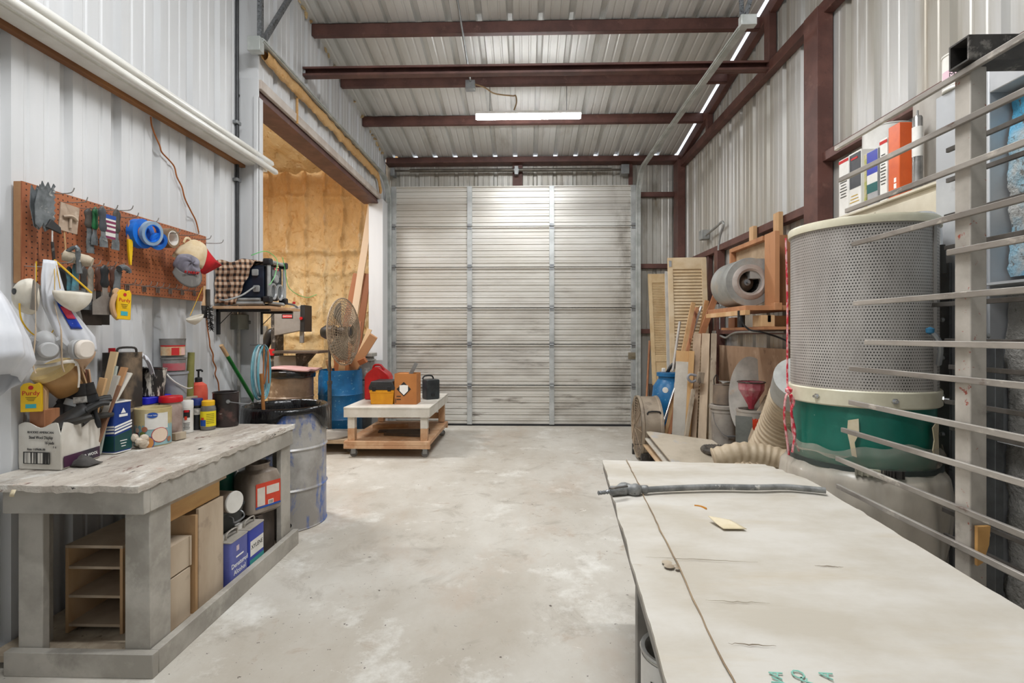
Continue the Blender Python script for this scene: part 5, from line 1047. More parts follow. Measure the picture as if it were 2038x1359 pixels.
# ================================================================ DRUMS, SIDE ROOM, CART
k = NT('blue_grey_drum')
c = k.mix(k.ramp(k.noise(3, (1, 1, .8), 6, .65), .4, .62), lin('b3b0ac'), lin('98948f'))
c = k.mix(k.ramp(k.noise(3.2, (1, 1, .5), 7, .75, 5, .5), .5, .66), c, lin('3f62a8'))
c = k.mix(k.ramp(k.noise(9, (1, 1, .3), 6, .7, 9), .7, .85), c, lin('d5d1c9'))
c = k.mix(k.ramp(k.noise(14, (1, 1, .12), 4, .6, 13), .8, .83), c, lin('1e1c1c'))
k.link(c, k.b.inputs['Base Color']); k.b.inputs['Roughness'].default_value = .35; k.b.inputs['Metallic'].default_value = .1; BD = k.m
LINER = mat('black_bag_plastic', '0d0d0e', '17181a', .22, 0, 9, bump=.35, bscale=14, bst=(1, 1, .3), bd=.02)
def drumprof(R, H): return [(0, .0), (R, 0), (R+.006, .006), (R, .014), (R, H/3-.012), (R+.01, H/3), (R, H/3+.012), (R, 2*H/3-.012), (R+.01, 2*H/3), (R, 2*H/3+.012), (R, H-.012), (R+.008, H-.004), (R+.004, H), (R-.006, H), (R-.008, .02), (0, .02)]
def liner(bm, cx, cy, H, R, drop, seed, lo=0.0):
    def f(u, v):
        a = 2*PI*u; w = 1+.005*math.sin(23*a+seed)+.004*math.sin(41*a)
        da = abs((a-math.radians(lo)+PI) % (2*PI)-PI); d = .03+drop*min(max((da-.35)/.35, 0), 1)*(1+.12*math.sin(7*a))
        if v < .35: q = v/.35; return V((cx+(R-.05+.035*q)*w*math.cos(a), cy+(R-.05+.035*q)*w*math.sin(a), H-.25+.25*q))
        if v < .5: q = (v-.35)/.15; return V((cx+(R-.015+.035*q)*w*math.cos(a), cy+(R-.015+.035*q)*w*math.sin(a), H+.012*math.sin(PI*q)))
        q = (v-.5)/.5; return V((cx+(R+.018+.005*math.sin(PI*q))*w*math.cos(a), cy+(R+.018+.005*math.sin(PI*q))*w*math.sin(a), H-.004-max(d, .02)*q))
    grid(bm, 96, 20, f, cu=True)
# near drum
cx, cy, R, H = -1.80, 3.74, .285, .865
t = T('steel_drum', (cx, cy, 0), 'big grey and blue steel drum with black bin liner at the bench end', 'drum')
bm = B(); lathe(bm, drumprof(R, H), 56, Matrix.Translation((cx, cy, 0))); O('barrel', bm, BD, t)
bm = B(); liner(bm, cx, cy, H, R, .13, 2.6, -48); O('bin_liner', bm, LINER, t, solid=.002, sm=60)
bm = B(); a = math.radians(-62); 
def hole(u, v): r = .026*v; th = a+(r*math.cos(2*PI*u))/R; return V((cx+(R+.002)*math.cos(th), cy+(R+.002)*math.sin(th), .055+.75*r*math.sin(2*PI*u)))
grid(bm, 16, 2, hole, cu=True); O('drain_hole', bm, BLACK, t, sm=0)
# brown drum in the side room
cx, cy, R, H = -2.92, 6.2, .262, .94
t = T('steel_drum', (cx, cy, 0), 'grimy brown steel drum with black liner under the bandsaw', 'drum')
bm = B(); lathe(bm, drumprof(R, H), 48, Matrix.Translation((cx, cy, 0))); O('barrel', bm, mat('grimy_brown_drum', '8a7663', '74604e', .5, .2, 5, spots=[('b8a996', 6, 0.662, 0.83), ('3a332c', 8, 0.689, 0.83)]), t)
bm = B(); liner(bm, cx, cy, H, R, .04, 1.0, 100); O('bin_liner', bm, LINER, t, solid=.002, sm=60)
bm = B(); grid(bm, 20, 6, lambda u, v: V((cx-.27+.60*u, cy-.25+.4*v, H+.03+.012*math.sin(5*u)+.01*math.sin(9*v)))); tag(O('pink_sheet', bm, mat('dusty_pink_sheet', 'c79f9c', 'b58d8a', .6), solid=.02, sm=60), 'dusty pink sheet lying across the brown drum', 'sheet')
# blue plastic drum with offcuts
cx, cy, R, H = -2.5, 6.75, .285, .92
t = T('plastic_drum', (cx, cy, 0), 'open blue plastic drum full of timber offcuts behind the pedestal fan', 'drum')
bm = B(); lathe(bm, [(0, 0), (R*.93, 0), (R, .05), (R, .26), (R+.008, .275), (R, .29), (R, .58), (R+.008, .595), (R, .61), (R, .84), (R*.97, .9), (R*.97, .92), (R*.94, .92), (R*.94, .05), (0, .04)], 48, Matrix.Translation((cx, cy, 0))); O('barrel', bm, BLUEBARREL, t)
OFF = [(744, 668, 6.55, .11, .035, 'b98a62', 'broad end facing right, longest of them'), (736, 655, 6.75, .06, .03, 'd3b28a', 'pale and narrow, leaning right above the others'), (728, 716, 6.5, .07, .03, 'a5633c', 'low and reddish at the right rim'), (716, 640, 6.9, .05, .03, '8f5836', 'dark and nearly upright behind the fan guard'),
       (703, 652, 6.85, .06, .03, 'b07a50', 'mid-brown, behind the fan guard'), (652, 716, 6.62, .05, .03, 'c79a6b', 'shortest at the left rim'), (668, 702, 6.6, .07, .02, 'a9683f', 'flat and thin left of the fan'), (690, 695, 6.58, .05, .04, 'b37447', 'stubby at the front'), (681, 722, 6.52, .08, .025, 'd0aa80', 'palest, low at the front')]
for i, (x_, y_, yy, w, h, c, lb) in enumerate(OFF):
    b = aY(x_, y_, yy); a = V((-2.55+.05*(i % 4), 6.75+.04*(i % 3)-.04, .06+.02*i))
    if b.x > -2.3: p = V((-2.285, 6.68+.03*(i % 4), .965+.012*i)); a = p-(b-p).normalized()*.4
    bm = B(); beam(bm, a, b, w, h, (0, 1, .2))
    tag(O('timber_offcut', bm, mat('offcut_'+c, c, None, .65, 0), bev=.002), 'timber offcut in the blue drum: '+lb, 'timber', 'timber offcuts in the blue drum')
# long boards leaning behind
for (x0, y0, y1p, xx, w, c, lb) in ((700, 660, 397, 741, .10, 'd6bda0', 'longest pale board leaning up to the opening header'), (690, 650, 545, 712, .13, 'a0643c', 'broad reddish board leaning left of the long pale board'), (712, 690, 545, 732, .10, '8f5836', 'dark reddish board leaning right of the long pale board')):
    b = aY(xx, y1p, 7.5); a = aY(x0, y0, 7.43); d = (b-a).normalized(); a = b-d*((b.z-.02)/d.z); bm = B(); beam(bm, a, b, w, .03, (0, 1, 0)); tag(O('leaning_board', bm, mat('board_'+c, c, None, .6), bev=.002), lb, 'board', 'boards leaning in the side room')
# grey bins behind
t = T('grey_bin', (-2.32, 7.1, 0), 'grey lidded tote bin behind the cart by the white jamb post', 'bin')
bm = B(); box(bm, (-2.45, 6.98, .75), (-2.17, 7.2, 1.08)); O('body', bm, DUSTY, t, bev=.02)
bm = B(); box(bm, (-2.47, 6.96, 1.08), (-2.14, 7.22, 1.13)); box(bm, (-2.46, 6.97, 1.02), (-2.15, 7.21, 1.04)); O('lid', bm, mat('pale_grey_lid', 'a8a59f', '94918b', .5), t, bev=.006)
t = T('grey_bin', (-2.32, 7.1, 0), 'lower dark grey bin under the lidded tote behind the cart', 'bin')
bm = B(); lathe(bm, [(0, 0), (.12, 0), (.15, .7), (.165, .7), (.165, .745), (0, .745)], 28, Matrix.Translation((-2.31, 7.09, 0))); O('body', bm, mat('slate_bin', '6a6e70', '5b5f61', .5), t)
# ---- bandsaw
t = T('bandsaw', (-3.2, 6.75, 0), 'grey and black bandsaw with red switch standing in the foam-lined room', 'bandsaw')
BSG = mat('bandsaw_grey', '8f8a84', '827d77', .4, .1, 5); Yb = 6.7
def pt(x, y): return aY(x, y, Yb)
bm = B(); P = [pt(553, 620), pt(604, 609), pt(604, 658), pt(553, 668)]; Mx = face((0, Yb, 0), (1, 0, 0), (0, 0, 1)); prism(bm, [(p.x, p.z) for p in P], .1, Mx); O('wheel_cover', bm, BSG, t, bev=.006)
bm = B(); a, b = pt(545, 612), pt(552, 735); box(bm, (a.x, Yb-.08, b.z-.4), (b.x+.01, Yb+.16, a.z)); O('column', bm, DARKSTEEL, t, bev=.004)
bm = B(); a, b = pt(604, 609), pt(612, 660); box(bm, (a.x, Yb-.09, b.z), (b.x, Yb+.14, a.z+.01)); O('end_cover', bm, BLACK, t, bev=.004)
bm = B(); a, b = pt(603, 658), pt(607, 682); box(bm, (a.x-.02, Yb-.06, b.z), (b.x, Yb-.02, a.z)); O('blade_guard', bm, STEEL, t, bev=.003)
bm = B(); cyl(bm, pt(606, 634)+V((0, -.11, 0)), pt(606, 634)+V((0, -.08, 0)), .02, n=16); O('knob', bm, RED, t)
bm = B(); a, b = pt(560, 697), pt(648, 702); box(bm, (a.x, Yb-.25, b.z), (b.x, Yb+.2, a.z)); O('table', bm, mat('cast_table', '6f655c', '5b524a', .4, .5), t, bev=.003)
bm = B(); prism(bm, [(p.x, p.z) for p in (pt(596, 703), pt(630, 703), pt(620, 715), pt(608, 728), pt(598, 730))], .12, Mx); O('trunnion', bm, DARKSTEEL, t, bev=.004)
bm = B(); a, b = pt(552, 708), pt(606, 745); box(bm, (a.x, Yb-.1, b.z-.25), (b.x, Yb+.12, a.z)); O('lower_cover', bm, BSG, t, bev=.006)
bm = B(); box(bm, (pt(550, 740).x, Yb-.1, 0), (pt(606, 740).x, Yb+.2, .62)); O('stand', bm, DARKSTEEL, t, bev=.004)
bm = B(); a, b = pt(543, 694), pt(553, 707); box(bm, (a.x, Yb-.11, b.z), (b.x, Yb-.08, a.z)); O('switch', bm, RED, t, bev=.004)
q = pt(579, 630); rect('badge', face(q+V((0, -.101, 0)), (1, 0, 0), (0, 0, 1)), .15, .06, INK, t); rect('badge_panel', face(q+V((0, -.102, 0)), (1, 0, 0), (0, 0, 1)), .125, .04, INKRED, t); text('CRAFTSMAN', .022, face(q+V((0, -.1035, 0)), (1, 0, 0), (0, 0, 1)), WHITEINK, t)
bm = B(); a = pt(530, 735); tube(bm, [pt(552, 660)+V((0, .1, 0)), pt(540, 662), pt(532, 678), pt(525, 695), pt(527, 712)], .06, 12, 5); O('dust_chute', bm, BLACK, t)
bm = B(); cyl(bm, pt(537, 706)+V((0, -.1, 0)), pt(537, 706)+V((0, .1, 0)), .055, n=20); O('motor', bm, BLACK, t)
bm = B(); q = aY(527, 660, 8.0); box(bm, (q.x-.06, 7.96, q.z-.09), (q.x+.04, 8.02, q.z+.09)); tag(O('outlet_box', bm, STEEL, bev=.006), 'small grey outlet box on the foam wall beside the bandsaw', 'electrical box')
# ---- pedestal fan
fy = 6.05; base = aY(656, 860, fy); px_ = base.x
t = T('pedestal_fan', (px_, fy, .16), 'large dusty pedestal fan with wire guard facing the room', 'fan')
bm = B(); lathe(bm, [(0, .245), (.03, .245), (.05, .225), (.2, .205), (.3, .19), (.305, .175), (0, .172)], 40, Matrix.Translation((px_, fy, 0))); O('base_plate', bm, mat('dusty_base', '9b948a', '857e74', .6, 0, 6), t)
bm = B(); cyl(bm, (px_, fy, .24), (px_, fy, .82), .024, n=16); cyl(bm, (px_, fy, .8), (px_, fy, 1.38), .017, n=14); cyl(bm, (px_, fy, .79), (px_, fy, .83), .03, n=16); O('pole', bm, mat('speckled_pole', '3a3836', '4c4946', .5, 0, 30), t)
hc = aY(685, 660, 5.98); dirn = V((.985, -.13, 0.03)).normalized(); Mh = Matrix.Translation(hc) @ frame(dirn)
bm = B(); mtc = Mh @ V((0, 0, -.2)); lathe(bm, [(0, -.10), (.06, -.09), (.085, -.04), (.085, .06), (.06, .09), (0, .09)], 22, Mh @ Matrix.Translation((0, 0, -.19))); O('motor', bm, BLACK, t)
bm = B(); tube(bm, [(px_, fy, 1.36), (px_, fy, 1.40), mtc], .02, 8, 3); O('yoke', bm, BLACK, t)
R = .40; WIREM = mat('dusty_wire_guard', 'a8957e', '8b7863', .6, .1, 20); bm = B()
def gp(r, th): zf = .07*math.cos(min(r/R, 1)*PI/2)**.6; return zf
for s_ in (1, -1):
    for i in range(110):
        th = 2*PI*i/64; P = []
        for r in (.09, .2, .3, .37, .40): P.append(Mh @ V((r*math.cos(th+s_*.35*(1-r/R)), r*math.sin(th+s_*.35*(1-r/R)), s_*(.085*(1-(r/R)**3)+.004))))
        tube(bm, P, .0023, 4, 1)
    for r in [.06+.028*q for q in range(12)]: tube(bm, [Mh @ V((r*math.cos(2*PI*j/40), r*math.sin(2*PI*j/40), s_*(.085*(1-(r/R)**3)+.006))) for j in range(40)], .003, 5, 1, closed=True)
tube(bm, [Mh @ V((R*math.cos(2*PI*j/48), R*math.sin(2*PI*j/48), 0)) for j in range(48)], .009, 6, 1, closed=True)
for j in range(16): pass
O('guard', bm, WIREM, t, sm=0)
for i in range(3):
    bm = B(); a0 = 2*PI*i/3
    grid(bm, 8, 8, lambda u, v: Mh @ V(((.06+.29*v)*math.cos(a0+(u-.5)*1.25*(1-.15*v)), (.06+.29*v)*math.sin(a0+(u-.5)*1.25*(1-.15*v)), (u-.5)*.09*(1-.3*v)))); O('blade', bm, mat('dusty_blade', '8f8473', '7b705f', .5, .3, 8), t, solid=.003, sm=60)
bm = B(); cyl(bm, Mh @ V((0, 0, -.06)), Mh @ V((0, 0, .07)), .06, n=20); O('hub', bm, DARKSTEEL, t)
# dolly under the fan
t = T('furniture_dolly', (-2.35, 6.1, 0), 'low wooden dolly on casters carrying the pedestal fan', 'dolly')
bm = B(); box(bm, (-2.75, 5.78, .125), (-1.98, 6.45, .17)); O('deck', bm, mat('dolly_board', 'b9a488', 'a08a70', .65, 0, 5, spots=[('5a4f44', 6, 0.635, 0.8)]), t, bev=.003)
CWHEEL = mat('caster_rubber', '6f6c69', '5b5855', .5); 
def caster(x, y, z, t, h=.1, rz=0):
    M = at((x, y, z), rot(0, 0, rz)); bm = B(); box(bm, (-.04, -.03, h-.006), (.04, .03, h), M); box(bm, (-.02, -.022, h*.35), (.03, -.017, h-.006), M); box(bm, (-.02, .017, h*.35), (.03, .022, h-.006), M); cst = O('caster', bm, STEEL, t)
    bm = B(); Mw = M @ Matrix.Translation((.01, 0, h*.42)) @ rot(90, 0, 0); lathe(bm, [(0, -.014), (h*.25, -.015), (h*.4, -.014), (h*.42, -.01), (h*.42, .01), (h*.4, .014), (h*.25, .015), (0, .014)], 22, Mw); O('wheel', bm, CWHEEL, cst)
for x, y in ((-2.06, 5.88), (-2.66, 5.88), (-2.66, 6.36), (-2.06, 6.36)): caster(x, y, 0, t, .124, 30)
# ---- rolling cart
cw = mat('worn_white_paint', 'd9d5cc', 'cbc6bb', .5, 0, 5, spots=[('8d8478', 9, 0.743, 0.83)]); cwood = mat('orange_brown_wood', 'cba683', 'b58863', .6, 0, 5, (1, 1, 1), spots=[('d3b79a', 5, 0.608, 0.8), ('b0532f', 6, 0.743, 0.86)])
t = T('rolling_cart', (-1.55, 6.25, 0), 'white-topped wooden cart on casters standing before the garage door', 'cart', 0)
X0, X1, Y0, Y1 = -2.05, -1.07, 5.62, 6.95; zt2 = .575
bm = B(); box(bm, (X0, Y0, zt2-.02), (X1, Y1, zt2)); O('top', bm, cw, t, bev=.003)
for lo, hi in (((X0+.002, Y0+.002, zt2-.115), (X1-.002, Y0+.03, zt2-.021)), ((X1-.03, Y0+.031, zt2-.115), (X1-.002, Y1-.002, zt2-.021)), ((X0+.002, Y0+.031, zt2-.115), (X0+.03, Y1-.002, zt2-.021)), ((X0+.031, Y1-.03, zt2-.115), (X1-.031, Y1-.002, zt2-.021))):
    bm = B(); box(bm, lo, hi); O('apron', bm, cw, t, bev=.002)
for x, y in ((X0+.075, Y0+.075), (X1-.075, Y0+.075), (X0+.075, Y1-.075), (X1-.075, Y1-.075)):
    bm = B(); box(bm, (x-.04, y-.04, .33 if y < 6 else .2), (x+.04, y+.04, zt2-.115)); O('leg', bm, cw if y < 6 else cwood, t, bev=.002)
    if y < 6: bm = B(); box(bm, (x-.04, y-.04, .19), (x+.04, y+.04, .329)); O('leg', bm, cwood, t, bev=.002)
bm = B(); box(bm, (X0, Y0, .145), (X1, Y1, .19)); box(bm, (X0, Y0, .105), (X1, Y0+.04, .144)); box(bm, (X0, Y1-.04, .105), (X1, Y1, .144)); O('lower_shelf', bm, cwood, t, bev=.003)
bm = B(); box(bm, (X0+.1, Y1-.09, .24), (X1-.1, Y1-.06, .32)); O('back_rail', bm, cwood, t, bev=.002)
for x, y in ((X0+.08, Y0+.08), (X1-.08, Y0+.08), (X0+.08, Y1-.08), (X1-.08, Y1-.08)): caster(x, y, 0, t, .104, 20)
for i, (x0, y0, ang, lx, ly, lb, m_) in enumerate(((-1.5, 6.2, 8, .62, .12, 'dark board lying longest on the lower cart shelf', 'dark'), (-1.42, 6.0, -10, .5, .2, 'dark brown board nearest the right front cart leg', 'dark'), (-1.75, 6.5, 14, .45, .12, 'reddish board at the back left of the lower cart shelf', 'red'))):
    bm = B(); box(bm, (-lx/2, -ly/2, .191+.0*i), (lx/2, ly/2, .21+.012*i), at((x0, y0, 0), rot(0, 0, ang))); tag(O('dark_board' if m_ == 'dark' else 'reddish_board', bm, mat('dark_walnut', '574a40', '463b33', .6) if m_ == 'dark' else cwood, bev=.002), lb, 'board')
# things on the cart
t = T('gas_can', (-1.87, 6.35, zt2), 'red plastic fuel can on the cart behind the toolbox', 'fuel can')
bm = B(); Mx = face((-1.86, 6.25, zt2), (1, 0, 0), (0, 0, 1)); prism(bm, [(-.155, .015), (-.14, 0), (.14, 0), (.155, .015), (.155, .28), (.13, .33), (.02, .41), (-.03, .41), (-.13, .33), (-.155, .28)], -.2, Mx); O('body', bm, RED, t, bev=.025)
bm = B(); tube(bm, [(-1.92, 6.3, zt2+.38), (-1.9, 6.3, zt2+.43), (-1.82, 6.3, zt2+.43), (-1.78, 6.3, zt2+.37)], .014, 8, 3); O('handle', bm, RED, t)
bm = B(); prism(bm, [(-.07, .22), (.07, .22), (.03, .3), (-.03, .3)], .004, Mx); O('embossed_panel', bm, RED, t, bev=.002)
t = T('toolbox', (-1.66, 5.95, zt2), 'yellow toolbox with black lid at the front of the cart', 'toolbox')
bm = B(); prism(bm, [(-.13, 0), (.13, 0), (.145, .17), (-.145, .17)], -.3, face((-1.68, 5.85, zt2), (1, 0, 0), (0, 0, 1))); O('tray', bm, mat('worn_yellow_orange', 'dd9a1c', 'cf8a14', .45, 0, 7, spots=[('7a4a14', 8, 0.77, 0.86)]), t, bev=.006)
bm = B(); prism(bm, [(-.155, .171), (.155, .171), (.155, .2), (.125, .27), (-.125, .27), (-.155, .2)], -.32, face((-1.68, 5.84, zt2), (1, 0, 0), (0, 0, 1))); O('lid', bm, mat('dusty_black_plastic', '27292c', '34373b', .45, 0, 7), t, bev=.008)
bm = B(); prism(bm, rrect(.29, .03, .006), .006, face((-1.68, 5.849, zt2+.15), (1, 0, 0), (0, 0, 1))); O('rim', bm, mat('worn_yellow_orange', 'dd9a1c', 'cf8a14'), t, bev=.002)
for x in (-1.77, -1.59): bm = B(); box(bm, (x-.02, 5.835, zt2+.155), (x+.02, 5.849, zt2+.21)); O('latch', bm, BLACK, t, bev=.003)
bm = B(); tube(bm, [(-1.52, 5.9, zt2+.2), (-1.5, 5.88, zt2+.17), (-1.5, 5.87, zt2+.12)], .006, 6, 3); O('clasp', bm, STEEL, t)
t = T('cardboard_carton', (-1.4, 5.95, zt2), 'tall orange-brown carton with a white pentagon in a black diamond on the cart', 'carton')
bm = B()
x0, x1, y0, y1, h = -1.53, -1.27, 5.85, 6.08, .36
for lo, hi in (((x0, y0, 0), (x1, y0+.004, h)), ((x0, y1-.004, 0), (x1, y1, h)), ((x0, y0+.004, 0), (x0+.004, y1-.004, h)), ((x1-.004, y0+.004, 0), (x1, y1-.004, h)), ((x0+.004, y0+.004, 0), (x1-.004, y1-.004, .004)), ((x0+.004, y0+.004, h-.01), (x1-.12, y1-.004, h-.006))): box(bm, (lo[0], lo[1], zt2+lo[2]+.001), (hi[0], hi[1], zt2+hi[2]))
O('carton', bm, CARD, t, sm=0); Mx = face((-1.4, 5.849, zt2+.18), (1, 0, 0), (0, 0, 1))
bm = B(); prism(bm, [(-.085, 0), (0, -.085), (.085, 0), (0, .085)], .0008, Mx @ Matrix.Translation((-.02, 0, 0))); O('diamond_print', bm, INK, t, sm=0)
bm = B(); prism(bm, [(-.05, .045), (-.05, -.02), (0, -.07), (.05, -.02), (.05, .045), (0, .05)], .0016, Mx @ Matrix.Translation((-.02, 0, 0))); O('white_print', bm, WHITEINK, t, sm=0)
bm = B()
for i in range(3): prism(bm, [(-.105, -.16+.035*i), (-.055, -.16+.035*i), (-.055, -.15+.035*i), (-.105, -.15+.035*i)], .0008, Mx) if i else None
prism(bm, [(-.12, -.165), (-.112, -.165), (-.112, -.11), (-.12, -.11)], .0008, Mx); O('symbol_print', bm, INK, t, sm=0)
t = T('hand_trowel', (-1.3, 6.0, zt2+.34), 'steel trowel blade sticking out of the tall carton', 'trowel')
bm = B(); a, b = aY(816, 747, 5.97), aY(829, 722, 5.97); beam(bm, a-(b-a)*1.2, b, .045, .004, (0, 1, 0)); O('blade', bm, STEEL, t)
bm = B(); beam(bm, a-(b-a)*3.2, a-(b-a)*1.1, .03, .02, (0, 1, 0)); O('handle', bm, PINE, t)
t = T('tool_case', (-1.22, 6.4, zt2), 'black plastic tool case standing on the cart behind the carton', 'case')
bm = B(); prism(bm, rrect(.18, .25, .02), .14, face((-1.24, 6.42, zt2+.126), (.8, .6, 0), (0, 0, 1))); O('shell', bm, mat('dark_green_black', '24282a', '33383a', .4, 0, 9), t, bev=.008)
bm = B(); tube(bm, [(-1.3, 6.35, zt2+.25), (-1.28, 6.36, zt2+.29), (-1.2, 6.42, zt2+.29), (-1.18, 6.44, zt2+.25)], .01, 8, 3); O('handle', bm, BLACK, t)
bm = B(); Mx = face((-1.16, 6.31, zt2+.06), (.8, .6, 0), (0, 0, 1)); prism(bm, rrect(.05, .03, .004), .012, Mx); O('latch', bm, BLACK, t, bev=.002)
bm = B(); grid(bm, 20, 4, lambda u, v: V((-1.16+.09*u, 6.4+.05*math.sin(u*3), zt2+.12+.11*math.sin(2*PI*v)+.01*u))); bm.free()
# ================================================================ RIGHT SIDE
# ---- long table with paper cover
k = NT('soiled_paper_cover')
c = k.mix(k.ramp(k.noise(2.5, (1, 1.6, 1), 6, .6), .35, .68), lin('c6c1b8'), lin('b5ad9f'))
c = k.mix(k.math('MULTIPLY', k.ramp(k.noise(3, (.5, 2.4, 1), 7, .7, 6), .56, .95), .7), c, lin('b5a78f'))
c = k.mix(k.ramp(k.noise(8, (.5, 1.5, 1), 7, .7, 12), .74, .86), c, lin('a3917b'))
c = k.mix(k.ramp(k.noise(16, (1, 1, 1), 5, .7, 18), .85, .88), c, lin('6d5a48'))
k.link(c, k.b.inputs['Base Color']); k.b.inputs['Roughness'].default_value = .7; k.bump(k.noise(7, (.3, 2, 1), 4), .12, .01); COVER = k.m
TZ = .80
A = V((.374, 2.43)); Bp = V((1.13, 2.40)); Cq = V((1.20, 2.19)); ang = math.radians(4.6)
t = T('work_table', (.7, 1.4, 0), 'long work table covered in soiled white paper in the right foreground', 'table')
dL = V((-math.sin(ang), -math.cos(ang)))
def tp(x, y): # table-local: x across from left edge, y along from far edge
    o = V((.372, 2.43)); ax = V((math.cos(ang), -math.sin(ang))); p = o+ax*x+dL*y; return p
W_, L_ = .83, 2.25
bm = B()
def cov(u, v):
    x = u*W_; y = v*L_
    if y < .22 and x > W_-.07*(1-y/.22)-.0: x = min(x, W_-.10*(1-y/.22))
    p = tp(x, y); z = TZ+.0025*fbm(x*3, y*5, 1)+.004*math.exp(-((y-.62)/.02)**2)*(x > .1)
    e = .004*fbm(y*7, x*7, 4)
    return V((p.x+(e if u in (0, 1) else 0), p.y+(e if v in (0, 1) else 0), z))
grid(bm, 40, 100, cov); ret = bmesh.ops.extrude_face_region(bm, geom=bm.faces[:])
for v in [g for g in ret['geom'] if isinstance(g, bmesh.types.BMVert)]: v.co.z -= .012
O('paper_cover', bm, COVER, t, sm=50)
bm = B(); zs_ = (TZ-.045, TZ-.014); P = [tp(.004, .0), tp(W_-.1, .0), tp(W_-.004, .22), tp(W_-.004, L_), tp(.004, L_)]
prism(bm, [(p.x, p.y) for p in P], zs_[1]-zs_[0], Matrix.Translation((0, 0, zs_[0]))); O('tabletop', bm, mat('grey_board_edge', '8f8b84', '7d7972', .6), t)
GB = mat('grey_table_leg', '8d8983', '77736d', .6, 0, 6)
for x, y in ((.05, 1.02), (.3, .25), (W_-.06, 1.02), (W_-.06, .3), (.05, 2.1), (W_-.06, 2.1)):
    p = tp(x, y); bm = B(); box(bm, (-.03, -.02, 0), (.03, .02, TZ-.046), at((p.x, p.y, 0), rot(0, 0, -4.6))); O('leg', bm, GB, t, bev=.002)
bm = B(); P = [tp(.03, 1.0), tp(W_-.03, 1.0), tp(W_-.03, 2.1), tp(.03, 2.1)]; prism(bm, [(p.x, p.y) for p in P], .02, Matrix.Translation((0, 0, .40))); O('lower_shelf', bm, GB, t)
# seam of a taped sheet, wrinkles and writing on the cover
SEAM = mat('paper_seam_brown', '9a8468', '86715a', .8)
bm = B(); P = []
for i in range(60): 
    y = .0+2.2*i/59; p = tp(.115+.006*fbm(y*4, 2)+.05*0, y); P.append(V((p.x, p.y, TZ+.0042)))
tube(bm, P, lambda v: .0016+.0012*abs(fbm(v*40, 1)), 5, 1); O('paper_seam', bm, SEAM, t)
for (y, x0, x1, m_) in ((1.06, .04, .33, 'c8bfb1'), (1.065, .47, .54, 'a89c8c'), (1.64, .08, .60, 'b9ad9c'), (1.43, .14, .23, 'a89c8c'), (1.27, .14, .28, 'cbc2b4')):
    bm = B(); P = [tp(x0+(x1-x0)*i/14, y+.004*fbm(i*.6, y*9)) for i in range(15)]; tube(bm, [V((p.x, p.y, TZ+.0042)) for p in P], lambda v: .0014*(1.2-abs(2*v-1)), 5, 1, flat=.6); O('paper_crease', bm, mat('crease_'+m_, m_, None, .8), t)
GI = mat('green_ink', '7fb3a3', None, .7)
for px_, py_, s_, sz in ((1545, 1342, 'A', .032), (1550, 1356, 'V', .03), (1590, 1342, 'O', .032), (1608, 1355, 'F', .03), (1645, 1343, 'A', .032)):
    q = aZ(px_, py_, TZ+.004); text(s_, sz, Matrix.Translation(q) @ rot(0, 0, 62), GI, t)
bm = B(); q = aZ(1395, 1008, TZ+.004); tube(bm, [q+V((-.02, .008, 0)), q, q+V((.012, -.022, 0))], .004, 6, 3, flat=.4); O('amber_stain', bm, mat('amber_drip', 'cf8a2a', None, .4), t)
q = aZ(1440, 1045, TZ+.004); bm = B(); grid(bm, 6, 6, lambda u, v: q+V((-.035+.07*u+.02*v, .035-.075*v, .004+.012*(1-u)*(1-v)**2))); tag(O('paper_scrap', bm, TAPE, solid=.0015), 'curled scrap of masking paper lying on the white table', 'paper scrap')
bm = B(); q = aZ(1335, 1125, TZ+.004); 
for i in range(7): lathe(bm, [(0, 0), (.006+.004*(i % 3), .001), (0, .004)], 8, Matrix.Translation(q+V((.012*math.cos(i*2.1)+.006*i*0, .02*math.sin(i*1.7), 0))))
tag(O('glue_blob', bm, mat('dried_glue', 'b5a792', '8a7a66', .5)), 'small dried glue blobs on the seam of the white table', 'glue', kind='stuff')
# air wand / hose across the table
pts = [(1282, 975), (1330, 972), (1420, 969), (1500, 970), (1560, 969), (1600, 972), (1643, 976)]
t = T('spray_wand', aZ(1400, 975, TZ+.006), 'grimy grey spray wand with thick valve lying across the white table', 'wand')
GW = mat('crusty_grey_metal', '8f908e', '6c6d6c', .5, .3, 22, spots=[('c9c6bf', 30, 0.662, 0.77), ('3c3a38', 26, 0.716, 0.8)])
bm = B(); tube(bm, [aZ(x, y, TZ+.018) for x, y in pts], .0115, 12, 5); O('lance', bm, GW, t)
bm = B(); P = [aZ(x, y, TZ+.02) for x, y in ((1213, 977), (1228, 976), (1245, 973), (1262, 975), (1275, 973), (1290, 974))]
tube(bm, P, lambda v: .013+.011*math.sin(PI*min(v*1.1, 1))+.003*math.sin(v*22), 12, 4); O('valve_body', bm, GW, t)
bm = B(); P = [aZ(x, y, TZ+.018) for x, y in ((1190, 981), (1200, 980), (1213, 978))]; tube(bm, P, lambda v: .005+.004*math.sin(v*14)**2, 10, 5); O('nozzle', bm, STEEL, t)
bm = B(); a, b = aZ(1215, 972, TZ+.05), aZ(1248, 967, TZ+.05); beam(bm, a, b, .012, .004); O('trigger', bm, DARKSTEEL, t)
